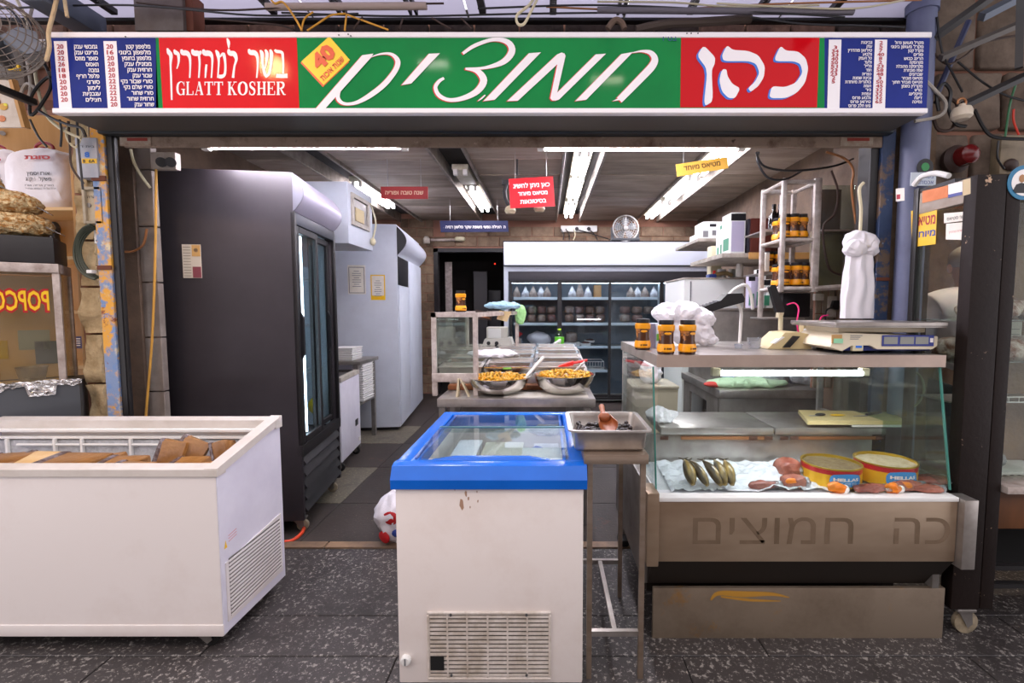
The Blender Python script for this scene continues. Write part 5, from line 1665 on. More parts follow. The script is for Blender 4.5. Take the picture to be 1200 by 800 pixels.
tag(o.build('black_olives', 'olive_black', ang=1.3), 'glossy black olives lying in the steel tray', 'olives', kind='stuff')
tag(bx(x0 + .04, x1 - .04, y0 + .04, y1 - .04, tz0 + .006, tz0 + hh * .4).build('brine', pm('brine', '#6b5c4c', .1)), 'shallow dark brine in the bottom of the olive tray', 'liquid', kind='stuff')
# brown scoop
sc_ = thing('brown_scoop', 'brown plastic scoop standing in the black olives', 'scoop', P(712, 500, 1.85))
pts = []
m_ = MB()
a0, a1 = P(708, 487, 1.9), P(716, 502, 1.78)
ax = (a1 - a0).normalized()
up = V((0, -.35, .94))
up = (up - ax * up.dot(ax)).normalized()
sd = ax.cross(up)


def shell(u, v_):
    r = (.026 + .012 * u) * (1 if True else 0)
    a = math.pi * (v_ * 1.15 - .075)
    ln_ = u * (.075 + .02 * math.sin(math.pi * v_))
    return a0 + ax * ln_ + sd * (r * math.cos(a)) - up * (r * .8 * math.sin(a))


m_.grid(shell, 8, 14)
so = m_.build('scoop_body', pm('brown_plastic', '#8a4a26', .35), sc_)
md = so.modifiers.new('thick', 'SOLIDIFY')
md.thickness = .003
MB().ball(a0 - up * .008 + ax * .003, (.027, .02, .024), 2).build('scoop_back', 'brown_plastic', sc_)
MB().tube([a0 - up * .006, a0 - ax * .03 + up * .004, P(705, 476, 1.98)], [.011, .01, .012], 10).build('handle', 'brown_plastic', sc_)

# ------------------------------------------------------------------ open white chest freezer at the left
lf = thing('open_chest_freezer', 'large open white chest freezer of frozen packs at the left front', 'freezer', (-1.85, 2.08, 0))
LX0, YF_, YR = -2.66, 1.86, 2.30
XR0, XR1 = P(258, 650, YF_).x, -1.302
zb0, zf0, zr0 = .07, Z(549, YF_), Z(488, YR)


def xr_at(y):
    return XR0 + (XR1 - XR0) * (y - YF_) / (YR - YF_)


chips('freezer_front', '#e9e1dd', [('#e0d5cf', 2.5, .5, .3, 0), ('#a58a72', 50, .76, .02, 3)], .42, bump=.03, bscale=5)
MB().prism([(LX0, YF_, zb0), (XR0 - .004, YF_, zb0), (XR0 - .004, YF_, zf0 - .028), (LX0, YF_, zf0 - .028)], (0, .04, 0)).build('front_panel', 'freezer_front', lf)
MB().prism([(LX0, YR - .04, zb0), (XR1 - .004, YR - .04, zb0), (XR1 - .004, YR - .04, zr0 - .03), (LX0, YR - .04, zr0 - .03)], (0, .04, 0)).build('back_panel', 'freezer_front', lf)
pts = [(YF_ + .002, zb0), (YR, zb0), (YR, zr0 - .03), (YF_ + .002, zf0 - .028)]
sdp = MB().prism([(xr_at(y), y, z) for y, z in pts], (-.045, 0, 0)).build('side_panel', 'enamel_side', lf)
MB().prism([(LX0, y, z) for y, z in pts], (.045, 0, 0)).build('side_panel', 'enamel_side', lf)
MB().box((LX0 + .045, YF_ + .04, .3), (XR1 - .05, YR - .04, .62)).build('well_floor', 'freezer_liner', lf)
pm('rim_grey', '#d3cbc4', .4, col2='#c2b8ae', scale=5)
MB().prism([(LX0, YF_ - .008, zf0 - .03), (LX0, YF_ - .008, zf0 - .002), (LX0, YF_ + .002, zf0 + .002), (LX0, YF_ + .045, zf0 + .008), (LX0, YF_ + .045, zf0 - .03)], (XR0 + .008 - LX0, 0, 0)).build('rim_bar', 'rim_grey', lf)
MB().prism([(LX0, YR - .045, zr0 - .05), (LX0, YR - .045, zr0 - .008), (LX0, YR + .008, zr0), (LX0, YR + .008, zr0 - .05)], (XR1 + .008 - LX0, 0, 0)).build('rim_bar', 'rim_grey', lf)
sl = lambda y: zf0 + (zr0 - zf0) * (y - YF_) / (YR - YF_)
rb = MB()
a_ = [(xr_at(YF_) + .008, YF_ - .006), (xr_at(YR) + .008, YR + .008), (xr_at(YR) - .045, YR + .008), (xr_at(YF_) - .045, YF_ - .006)]
v0 = [rb.bm.verts.new((x, y, sl(y) - .03)) for x, y in a_]
v1 = [rb.bm.verts.new((x, y, sl(y) + .003)) for x, y in a_]
rb.bm.faces.new(v0[::-1])
rb.bm.faces.new(v1)
for i in range(4):
    rb.bm.faces.new([v0[i], v0[(i + 1) % 4], v1[(i + 1) % 4], v1[i]])
rb.build('rim_bar', 'rim_grey', lf)
for dz_, dd in ((-.05, .03), (-.085, .022)):
    MB().box((LX0 + .05, YR - .045 - dd, zr0 + dz_ - .008), (XR1 - .05, YR - .045, zr0 + dz_ + .006), .003).build('lid_track', 'white_plastic', lf)
MB().box((LX0 + .05, YR - .058, .62), (XR1 - .05, YR - .042, zr0 - .1)).build('liner_wall', pm('frost_panel', '#c5c6c9', .6, col2='#a9aaad', scale=40, bump=.5, bscale=60), lf, False)
for px in (8, 64, 96, 153, 232):
    x = X(px, YR - .07, 520)
    d = MB().box((x - .006, YR - .075, .62), (x + .006, YR - .06, zr0 - .09), .003).build('basket_wire', 'white_plastic', lf)
for a, b in ((20, 62), (66, 94), (98, 150), (155, 230), (236, 275)):
    MB().tube([V((X(a, YR - .07, 512), YR - .072, zr0 - .118)), V((X(b, YR - .07, 512), YR - .072, zr0 - .118))], .006, 6).build('basket_rail', 'white_plastic', lf)
# side grille of sloping slats
gl = MB().prism([(xr_at(y) + .004, y, z) for y, z in ((1.885, .11), (2.275, .11), (2.275, .40), (1.885, .36))], (-.004, 0, 0)).build('grille', 'enamel', lf, False)
for i in range(15):
    z = .125 + i * .0165
    MB().prism([(xr_at(y) + .0045, y, z + q) for y, q in ((1.9, 0), (2.262, .006), (2.262, .0135), (1.9, .0075))], (.004, 0, 0)).build('slat', 'enamel', gl, False)
    MB().prism([(xr_at(y) + .0042, y, z + q) for y, q in ((1.9, .0078), (2.262, .0138), (2.262, .022), (1.9, .016))], (.0004, 0, 0)).build('slot', pm('slot_dark', '#6d6762', .8), gl, False)
MB().prism([(xr_at(y) + .001, y, z) for y, z in ((1.884, .42), (1.9, .42), (1.892, .452))], (.001, 0, 0)).build('warning_label', 'yellow_print', lf, False)
ln = MB()
for i in range(3):
    ln.prism([(xr_at(y) + .001, y, z) for y, z in ((1.91, .438 + i * .012), (1.96, .446 + i * .012), (1.96, .449 + i * .012), (1.91, .441 + i * .012))], (.0008, 0, 0))
ln.build('warning_print', pm('pink_print', '#d59a9c', .6), lf, False)
MB().box((LX0, YF_ - .004, zb0 - .004), (XR0, YF_ + .03, zb0 + .045), .004).build('kick_strip', 'freezer_front', lf)
for x in (X(243, 1.9, 770), -2.5):
    for y in (1.905, 2.24):
        caster(lf, x, y, zb0, .032, 'rubber')
ice = MB().grid(lambda u, v_: (LX0 + .05 + u * (xr_at(YF_ + .05) - .06 - LX0 - .05) + 0 * v_, YF_ + .045 + v_ * .335, .625 + .018 * noise.noise(V((u * 30, v_ * 9, 0))) + .03 * v_ + .01 * noise.noise(V((u * 90, v_ * 30, 2)))), 60, 16).build('frost', pm('frost', '#e9ecf0', .7, bump=.6, bscale=60))
tag(ice, 'white frost covering the bottom of the open chest freezer', 'frost', kind='stuff')
pm('pack_brown', '#9a6a34', .3, col2='#7a4e22', scale=9, bump=.25, bscale=25)
pm('pack_film', '#54403c', .2, col2='#8d8286', scale=22, lo=.45, hi=.6, bump=.5, bscale=40)
pm('pack_cream', '#d9b98a', .4, col2='#c79d62', scale=12)


def pack(c, sz, rot, label, mat='pack_brown', end='pack_film'):
    c = V(c) - V((0, 0, .012))
    t = thing('frozen_pack', label, 'frozen pack', c, group='frozen packs in the open chest freezer', local=True)
    t.rotation_euler = rot
    m_ = MB().box((-sz[0] / 2, -sz[1] / 2, -sz[2] / 2), (sz[0] / 2, sz[1] / 2, sz[2] / 2), min(sz) * .25, 2)
    for v in m_.bm.verts:
        v.co += V((noise.noise(v.co * 20 + V(c)), noise.noise(v.co * 20 + V((9, 0, 0))), noise.noise(v.co * 20 + V((0, 9, 0))))) * .006
    m_.build('block', mat, t)
    m_ = MB().box((-sz[0] / 2 - .003, -sz[1] / 2 - .002, -sz[2] / 2 - .002), (-sz[0] / 2 + sz[0] * .18, sz[1] / 2 + .002, sz[2] / 2 + .002), min(sz) * .25, 2)
    m_.build('film_end', end, t)
    return t


def pk(px, py, Y):
    return P(px, py, Y)


pack(P(3, 539, 2.06), (.16, .16, .05), (.05, 0, .2), 'brown frozen pack cut off by the left edge of the photo')
pack(P(38, 538, 2.08), (.18, .15, .045), (.15, 0, -.1), 'cream frozen pack with a dark film top, second from the left', 'pack_cream')
pack(P(86, 540, 2.06), (.25, .15, .055), (.1, 0, -.05), 'large flat brown frozen pack right of the cream one')
pack(P(128, 537, 2.12), (.1, .1, .045), (.1, -.1, .25), 'small brown frozen pack behind the flat stack')
pack(P(143, 540, 2.05), (.16, .12, .035), (.1, .02, .1), 'upper flat brown frozen pack in the middle of the freezer')
pack(P(152, 546, 1.99), (.17, .1, .035), (.1, 0, -.1), 'lower flat brown frozen pack in the middle of the freezer')
pack(P(200, 531, 2.08), (.11, .045, .14), (-.35, .18, .1), 'upright brown frozen pack left of the leaning pair')
pack(P(223, 527, 2.12), (.12, .045, .13), (-.4, .45, .15), 'tilted upright brown frozen pack, highest of all')
pack(P(222, 541, 1.99), (.13, .09, .045), (.1, 0, .08), 'brown frozen block lying before the upright packs')
pack(P(238, 546, 1.95), (.14, .07, .04), (.1, -.05, .25), 'brown frozen pack half hidden at the front right of the freezer')
pack(P(264, 528, 2.17), (.07, .1, .12), (-.3, -.3, .1), 'brown frozen pack leaning in the right rear corner of the freezer')

# ------------------------------------------------------------------ stainless deli case
DY = 1.87
dx0, dx1 = X(757, DY, 620), 1.66
dc = thing('deli_case', 'long stainless deli display case with slanted glass front and lit interior', 'display case', (1.05, 2.3, 0))
pm('case_steel', '#b29d86', .42, .6, col2='#8b745e', scale=2.2, stretch=(.5, 1, 1.4), rvar=.08)
pm('case_dark', '#2e2722', .55, .4)
zl, zp, zc2 = Z(584, DY), Z(658, DY), Z(683, DY + .1)
MB().box((dx0 + .05, DY, zp), (1.655, DY + .03, zl - .012), .003).build('front_panel', 'case_steel', dc)
MB().box((dx0 + .05, DY - .006, zl - .012), (1.655, DY + .05, zl + .006), .004).build('front_lip', 'white_plastic', dc)
MB().box((dx0, DY - .02, Z(661, DY)), (dx0 + .048, DY + .1, Z(576, DY)), .004).build('end_cap', 'case_steel', dc)
MB().box((1.657, DY - .03, Z(663, DY)), (1.712, DY + .05, Z(583, DY)), .004).build('end_cap', 'steel', dc)
MB().prism([(dx0 + .03, DY + .004, zp - .001), (dx0 + .03, DY + .1, zc2), (dx0 + .03, DY + .2, zc2), (dx0 + .03, DY + .2, zp - .001)], (1.655 - dx0 - .03, 0, 0)).build('chamfer', 'case_dark', dc, False)
MB().box((X(765, DY + .07, 720), DY + .07, Z(755, DY + .07)), (X(1106, DY + .07, 720), DY + .09, Z(689, DY + .07)), .003).build('kick_panel', chips('kick_steel', '#9a8a78', [('#b9822c', 3.5, .62, .12, 5), ('#786857', 2, .45, .3, 1)], .45, .6, .03, 10), dc)
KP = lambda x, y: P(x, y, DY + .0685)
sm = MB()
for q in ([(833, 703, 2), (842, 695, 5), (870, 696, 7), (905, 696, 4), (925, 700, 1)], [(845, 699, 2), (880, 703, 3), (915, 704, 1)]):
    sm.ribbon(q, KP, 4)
sm.build('yellow_streak', pm('streak_yellow', '#b5842f', .5), dc, False)  # two thin yellow streaks across the kick panel
MB().box((dx0 + .06, DY + .25, .1), (1.6, 2.72, zc2 - .02)).build('machine_box', 'case_dark', dc, False)
MB().box((dx0 + .01, DY + .1, zc2), (dx0 + .04, 2.75, .66), .003).build('side_wall', 'steel_dark', dc)
MB().box((1.62, DY + .06, zc2), (1.65, 2.75, .66), .003).build('side_wall', 'steel_dark', dc)
DKZ = .637
MB().box((dx0 + .042, DY + .032, DKZ - .03), (1.618, 2.33, DKZ)).build('deck', pm('deck_white', '#e4e4e6', .4, col2='#cfd1d4', scale=8), dc, False)
MB().box((dx0 + .042, 2.331, .4), (1.618, 2.36, .775), .002).build('well_back', 'steel', dc)
for a, b in ((774, 905), (907, 1036)):
    x0, x1 = X(a, 2.33, 505), X(b, 2.33, 505)
    MB().box((x0, 2.315, .778), (x1, 2.68, .812), .004).build('service_ledge', 'steel', dc)
    MB().box((x0 + .1, 2.318, .752), (x1 - .02, 2.33, .768), .002).build('ledge_rail', 'copper', dc)
for px in (778, 882, 900, 918, 930, 1030):
    p = P(px, 521, 2.32)
    MB().box((p.x - .02, 2.312, .752), (p.x + .02, 2.3175, .77), .004).build('hinge', pm('hinge_rust', '#4a2c1c', .8), dc)
MB().box((1.58, 2.36, .66), (1.618, 2.75, .82), .003).build('end_wall', 'steel_dark', dc)
# counter slab, posts
sl_ = [(X(770, 1.97, 422), 1.97), (1.653, 1.97), (1.653, 2.8), (.44, 2.8)]
MB().prism([(x, y, 1.157) for x, y in sl_], (0, 0, CT - 1.157)).build('counter_slab', 'steel', dc, False)
MB().box((sl_[0][0] - .001, 1.966, 1.156), (1.654, 1.9699, CT + .001)).build('slab_edge', pm('edge_steel', '#b9a598', .4, .5, col2='#a8968a', scale=5), dc, False)
for x, y in ((.458, 2.77), (1.6, 2.77)):
    p_ = MB().box((x - .012, y - .012, .03), (x + .012, y + .012, 1.156)).build('post', 'alu', dc, False)
    MB().ball((x, y - .02, .03), (.035, .06, .03), 2, sq=.7).build('post_foot', 'rubber', p_)
# glass
gb0, gb1 = (X(769, 1.9, 583), 1.9, .662), (1.648, 1.9, .662)
gt0, gt1 = (X(771.5, 1.985, 430), 1.985, 1.156), (1.648, 1.985, 1.156)
MB().prism([gb0, gb1, gt1, gt0], (0, .005, 0)).build('front_glass', glass('case_glass', '#f6fbfa', .05, .006), dc, False)
for x, lb in ((gb0[0] - .004, 0), (1.65, 1)):
    MB().prism([(x, 1.907, .668), (x, 2.72, .668), (x, 2.72, 1.156), (x, 1.99, 1.156)], (.004 if lb else -.004, 0, 0)).build('side_glass', 'pane_haze' if not lb else glass('case_side', '#e4f1ec', .1, .03), dc, False)
    MB().prism([(x, 1.899, .662), (x, 1.907, .662), (x, 1.992, 1.156), (x, 1.984, 1.156)], (.006 if not lb else -.006, 0, 0)).build('glass_edge', pm('glass_edge', '#3f7f74', .1, spec=.8), dc, False)
MB().cyl(P(846, 437, 2.06), P(1010, 437, 2.06), .0125, seg=14).build('case_lamp_tube', emis('case_tube', '#f2f4ff', 50), dc)
for px in (840, 1015):
    MB().box(P(px - 5, 440.5, 2.05), P(px + 5, 431.5, 2.05) + V((0, .03, 0)), .004).build('case_lamp_socket', 'cream_plastic', dc)
# ghost lettering where old letters peeled off
gm = MB()
gm.text(heb('חמוצים'), V((X(1000, DY, 620), DY - .0008, Z(637, DY))), w=(1000 - 806) / F * DY, h=40 * DY / F, align='R', bold=0)
gm.build('ghost_lettering', pm('ghost_letters', '#7d6954', .5, .6, col2='#947e68', scale=6), dc, False)
gm = MB()
gm.text(heb('כה'), V((X(1113, DY, 620), DY - .0008, Z(637, DY))), w=(1113 - 1046) / F * DY, h=40 * DY / F, align='R', bold=0)
gm.build('ghost_lettering', pm('ghost_letters', '#7d6954', .5, .6, col2='#947e68', scale=6), dc, False)
for px in (800, 1020):
    caster(dc, X(px, DY + .2, 770), DY + .2, .1, .045, 'rubber')
    caster(dc, X(px, DY + .2, 770), 2.6, .1, .045, 'rubber')
tag(MB().prism([P(x, y, DY + .12) for x, y in ((780, 756), (960, 757), (1010, 758), (1008, 764), (996, 762), (990, 768), (984, 763), (960, 762), (955, 769), (948, 762), (900, 763), (884, 764), (878, 771), (872, 763), (830, 761), (800, 763), (790, 760))], (0, .006, 0)).build('rag_fringe', pm('rag', '#4f4032', .9, col2='#2e251c', scale=20)), 'frayed dark rag hanging under the kick panel of the deli case', 'rag')

# ------------------------------------------------------------------ goods in the case
tag(MB().grid(lambda u, v_: (X(778, 2.1) + u * .72 + .02 * v_, 1.93 + v_ * .37, DKZ + .004 + .03 * abs(noise.noise(V((u * 9, v_ * 6, 1)))) + .02 * abs(noise.noise(V((u * 25, v_ * 16, 4)))) + (.05 * max(0, noise.noise(V((u * 4, v_ * 3, 8)))) if u > .4 else 0)), 46, 26).build('plastic_sheet', pm('film_sheet', '#eceff3', .2, trans=.15, bump=.4, bscale=40)), 'crumpled clear plastic sheet spread on the deck of the deli case', 'plastic sheet')
pm('fish_skin', '#43351a', .28, col2='#cfa94f', scale=9, lo=.42, hi=.62, stretch=(1.6, .5, 1), detail=2, spec=.7)
for i, (a, b, r_, lb) in enumerate((((812, 582, 1.95), (801, 553, 2.12), .024, 'leftmost smoked mackerel, darkest one, in the deli case'), ((829, 586, 1.93), (807, 571, 2.03), .02, 'second smoked mackerel from the left, lying low'), ((845, 586, 1.93), (822, 570, 2.03), .021, 'third smoked mackerel from the left, pale belly'), ((850, 586, 1.94), (836, 556, 2.12), .023, 'fourth smoked mackerel from the left'), ((858, 586, 1.94), (848, 557, 2.1), .022, 'rightmost smoked mackerel of the fan in the deli case'))):
    p0, p1 = P(a[0], a[1], 1.925), P(b[0], b[1], 2.03)
    p0.z, p1.z = DKZ + r_ + .012, DKZ + r_ + .085
    t = thing('smoked_fish', lb, 'fish', p0, group='smoked mackerel in the deli case')
    d = p1 - p0
    pts_ = [p0 + d * f_ + V((0, 0, .012 * math.sin(f_ * 3.1))) for f_ in (0, .12, .3, .5, .7, .85, .95)]
    MB().tube(pts_, [r_ * k for k in (.35, .8, 1.05, 1.0, .75, .4, .2)], 12).build('fish_body', 'fish_skin', t)
    e = pts_[-1]
    n_ = V((-d.y, d.x, 0)).normalized()
    MB().prism([e, p1 + d * .06 + n_ * .022, p1 + d * .02, p1 + d * .06 - n_ * .022], (0, 0, .003)).build('tail_fin', pm('fin', '#3c301c', .5), t, False)

pm('tin_yellow', '#eab11e', .3, .3)
pm('tin_red', '#c2222b', .3, .2)
pm('tin_blue', '#3d8fd0', .35)
pm('tin_rim', '#c9a63a', .3, .8)


def on_cyl(m_, c, r, fn):
    """bend flat points (x along, z up) round a cylinder facing -Y"""
    for v in m_.bm.verts:
        a = v.co.x / r
        v.co = V((c[0] + r * math.sin(a), c[1] - r * math.cos(a), c[2] + v.co.z))
    return m_


def tin(px, Y, rpx, pyt, label, fillc, seed):
    x = X(px, Y, 560)
    r = rpx * Y / F
    z0 = DKZ + .012
    h = Z(pyt, Y - r) - z0
    t = thing('food_tin', label, 'tin', (x, Y, z0), group='open food tins in the deli case')
    c = (x, Y, z0)
    MB().lathe([(r * .98, 0), (r, .003), (r, h * .68)], c, 40).build('tin_body', 'tin_yellow', t)
    MB().lathe([(r, h * .681), (r * 1.001, h * .69), (r * 1.001, h * .9), (r, h * .92)], c, 40, cap=False).build('red_band', 'tin_red', t)
    MB().lathe([(r * 1.0, h * .921), (r * 1.02, h * .94), (r * 1.02, h), (r * .96, h), (r * .95, h * .8)], c, 40, cap=False).build('tin_rim', 'tin_rim', t)
    m_ = MB()
    m_.grid(lambda u, v_: (x + r * .955 * v_ * math.cos(u * 6.2832), Y + r * .955 * v_ * math.sin(u * 6.2832), z0 + h * .87 + .008 * noise.noise(V((math.cos(u * 6.2832) * v_ * 5 + seed, math.sin(u * 6.2832) * v_ * 5, seed)))), 28, 6)
    m_.build('tin_filling', pm('tin_fill_%d' % seed, fillc[0], .6, col2=fillc[1], scale=25, bump=.4, bscale=60), t)
    w2, hh = r * 1.15, h * .66
    m_ = MB()
    m_.grid(lambda u, v_: ((u - .5) * w2 * (1 - .2 * abs(2 * v_ - 1) ** 3), 0, h * .06 + v_ * hh + .006 * math.sin(u * math.pi)), 16, 8)
    on_cyl(m_, c, r + .0008, None)
    lb = m_.build('label_patch', 'tin_blue', t)
    m_ = MB().text('HELLAS', (0, 0, h * .42), w=w2 * .8, h=h * .15, align='C', bold=.05)
    on_cyl(m_, c, r + .0016, None)
    m_.build('lettering', 'white_print', lb, False)
    m_ = MB()
    for i in range(4):
        for q in range(3):
            m_.box(((q - 1.5) * w2 * .22 + .004, -.0005, h * (.13 + .06 * i)), ((q - .55) * w2 * .22, .0005, h * (.155 + .06 * i)))
    on_cyl(m_, c, r + .0014, None)
    m_.build('small_print', 'white_print', lb, False)


tin(973, 2.05, 32, 551, 'left open yellow and red tin filled with brown paste', ('#5c4a30', '#7c6a48'), 3)
tin(1036, 2.07, 32, 548, 'right open yellow and red tin filled with pale cheese', ('#c8b89a', '#a8966f'), 8)
pm('sausage_wrap', '#7a4038', .25, col2='#a86a5c', scale=14, bump=.4, bscale=40)
pm('meat_wrap', '#8a4638', .25, col2='#b0705c', scale=16, bump=.4, bscale=40)
pm('orange_label', '#e07a14', .4)
for (px, py, Y, sx, sy, sz, lb, mt) in ((894, 578, 1.96, .062, .02, .016, 'dark wrapped salami lying left of the tins', 'sausage_wrap'),
                                        (922, 563, 2.1, .055, .05, .04, 'brown wrapped meat piece behind the salami', 'meat_wrap'),
                                        (929, 576, 1.97, .05, .035, .026, 'brown wrapped meat piece left of the left tin', 'meat_wrap'),
                                        (1020, 584, 1.925, .075, .025, .014, 'reddish wrapped meat slice before the left tin', 'sausage_wrap'),
                                        (1062, 578, 1.95, .06, .03, .018, 'pink wrapped sausage before the right tin', 'meat_wrap'),
                                        (1086, 584, 1.925, .055, .02, .013, 'pink wrapped sausage at the right front of the deck', 'meat_wrap'),
                                        (1090, 572, 2.02, .07, .045, .016, 'long pink wrapped meat beside the right tin', 'sausage_wrap')):
    t = thing('wrapped_meat', lb, 'meat pack', (X(px, Y, py), Y, DKZ + .01), group='wrapped meats in the deli case')
    cc = V((X(px, Y, py), Y, DKZ + sz + .008))
    MB().ball(cc, (sx, sy, sz), 4, amp=.006, fr=14, seed=px, sq=.7, cr=True, rot=Matrix.Rotation((px % 7 - 3) * .08, 3, 'Z')).build('meat', mt, t)
    if px in (929, 922, 1062):
        MB().ball(cc + V((-.02, -sy * .7, sz * .3)), (.024, .01, .014), 2, amp=.006).build('pack_label', 'orange_label', t)
    MB().ball(cc + V((sx * .8, 0, 0)), (sx * .4, sy * .9, sz * .7), 3, amp=.016, fr=22).build('film_tail', 'clear_film', t)
for px, py, lb in ((973 + 7, 584, 'crumpled orange and white wrapper before the left tin'), (1046, 577, 'crumpled orange wrapper before the right tin')):
    t = thing('wrapper', lb, 'wrapper', (X(px, 1.92, py), 1.92, DKZ))
    MB().ball((X(px, 1.915, py), 1.915, DKZ + .024), (.032, .012, .018), 3, amp=.016, fr=22, seed=px).build('foil', 'orange_label', t)
    MB().ball((X(px, 1.915, py) + .026, 1.917, DKZ + .02), (.02, .012, .014), 3, amp=.01, fr=22, seed=px + 3).build('torn_end', 'white_print', t)
# cutting board with tools, cloth
cbd = thing('cutting_board', 'cream cutting board lying on the service ledge of the deli case', 'cutting board', P(1000, 508, 2.36))
bq = [P(946, 506, 2.31), P(1062, 505, 2.31), P(1042, 494, 2.52), P(935, 493, 2.56)]
for q in bq:
    q.z = .829
MB().prism(bq, (0, 0, .02)).build('board', pm('board_cream', '#d9c58e', .5, col2='#cbb478', scale=7), cbd)
MB().prism([q + V((0, 0, -.012)) for q in [bq[0].lerp(bq[1], .45), bq[1] + V((-.01, 0, 0)), bq[2] + V((-.01, 0, 0)), bq[3].lerp(bq[2], .45)]], (0, 0, .011)).build('cloth_pad', 'paper', cbd)
zk = .8505
kn = thing('knife', 'small knife with dark handle at the left of the cutting board', 'knife', V((X(957, 2.42), 2.42, zk)))
MB().box((X(950, 2.42), 2.40, zk), (X(962, 2.42), 2.412, zk + .004), .001, 1).build('blade', 'steel', kn)
MB().ball((X(963, 2.42), 2.407, zk + .008), (.028, .01, .008), 2).build('handle', 'black_plastic', kn)
tag(MB().ball((X(984, 2.42), 2.41, zk + .005), (.04, .014, .005), 2).build('yellow_peeler', pm('yellow_plastic', '#e6b81c', .4)), 'flat yellow plastic tool on the cutting board', 'tool')
kn = thing('knife', 'long thin knife at the right of the cutting board', 'knife', V((X(1020, 2.42), 2.42, zk)))
MB().prism([(X(1003, 2.4), 2.395, zk), (X(1018, 2.42), 2.40, zk), (X(1018, 2.42), 2.42, zk)], (0, 0, .003)).build('blade', 'steel', kn, False)
MB().tube([(X(1018, 2.42), 2.41, zk + .007), (X(1026, 2.45), 2.44, zk + .007), (X(1034, 2.45), 2.45, zk + .007)], .007, 8).build('handle', 'black_plastic', kn)
tag(MB().ball((X(778, 2.42), 2.44, .85), (.075, .05, .038), 5, amp=.016, fr=14, seed=5, cr=True).build('wipe_cloth', 'white_cloth'), 'crumpled white cloth on the left end of the service ledge', 'cloth')
cable(spline([P(1062, 432, 2.3), P(1078, 440, 2.3), P(1083, 458, 2.3), P(1074, 474, 2.3), P(1062, 478, 2.3)], 6), .005, 'cream_plastic', 'cream lamp lead looping inside the right end of the deli case')
tag(MB().ball(P(1066, 462, 2.5), (.03, .03, .09), 4, amp=.03, fr=14, seed=6).build('hanging_film', 'clear_film'), 'clump of clear plastic film hanging inside the right end of the deli case', 'plastic')

# ------------------------------------------------------------------ shop scale on the counter
sk = thing('shop_scale', 'cream and blue counter scale with three displays and a steel plate', 'scale', (X(1035, 2.1), 2.15, CT))
s0, s1 = X(970, 2.05, 400), X(1094, 2.05, 400)
pm('scale_cream', '#d6cbb2', .4)
pm('scale_blue', '#2e3a86', .4)
a, b = s0, s1
MB().prism([(a + .0, 2.03, CT + .03), (a + .05, 2.03, CT + .012), (a + .09, 2.03, CT + .035), (a + .17, 2.03, CT + .037), (a + .2, 2.03, CT + .02), (b - .02, 2.03, CT + .02), (b, 2.03, CT + .035), (b, 2.03, CT + .075), (a + .05, 2.03, CT + .09), (a + .01, 2.03, CT + .055)], (0, .3, 0)).build('housing', 'scale_cream', sk)
MB().box((a + .06, 2.05, CT + .012), (b - .01, 2.3, CT + .034), .006).build('underbody', 'scale_blue', sk)
MB().box((a + .05, 2.06, CT + .09), (b - .03, 2.32, CT + .112), .004).build('neck', 'scale_cream', sk)
MB().box((a - .0, 2.0, CT + .113), (b + .012, 2.36, CT + .118), .002).box((a - .004, 1.996, CT + .118), (b + .016, 2.364, CT + .136), .006, 3).build('plate', 'steel', sk)
dp = MB().box((X(1033, 2.03), 2.0265, Z(405.5, 2.03)), (X(1094, 2.03), 2.0295, Z(392.5, 2.03)), .002, 1).build('display_panel', 'scale_blue', sk)
for p0, p1 in ((1035, 1051), (1054, 1070), (1072, 1087)):
    MB().box((X(p0, 2.03), 2.025, Z(403, 2.03)), (X(p1, 2.03), 2.0264, Z(394.5, 2.03))).build('display', pm('lcd', '#8d8f8a', .25), dp, False)
MB().box((X(1089, 2.03), 2.025, Z(401, 2.03)), (X(1092.5, 2.03), 2.0264, Z(396, 2.03))).build('key_mark', 'white_print', dp, False)
MB().box((X(974, 2.03), 2.026, Z(402, 2.03)), (X(986, 2.03), 2.0295, Z(392, 2.03))).build('tan_sticker', pm('tan_sticker', '#b98f57', .6), sk, False)
MB().box((X(976, 2.03), 2.0245, Z(402, 2.03)), (X(987, 2.03), 2.0259, Z(396.5, 2.03))).build('green_sticker', pm('mint', '#8fcaa2', .6), sk, False)
pl_ = MB()
for i in range(3):
    pl_.box((X(996, 2.03), 2.0285, Z(393.5 + i * 2, 2.03)), (X(1010 - i * 2, 2.03), 2.0295, Z(392.8 + i * 2, 2.03)))
pl_.build('rating_print', 'grey_print', sk, False)
MB().box((X(1000, 2.03), 2.03, CT + .012), (X(1012, 2.03), 2.05, CT + .036), .002).build('port_block', 'cream_plastic', sk)
MB().box((X(1003, 2.03), 2.0275, CT + .026), (X(1010, 2.03), 2.03, CT + .035)).build('port_mark', 'sign_bright_blue', sk, False)
for x, y in ((a + .1, 2.07), (b - .05, 2.07), (a + .1, 2.28), (b - .05, 2.28)):
    MB().cyl((x, y, CT), (x, y, CT + .012), .016, seg=12).build('foot', 'rubber', sk)

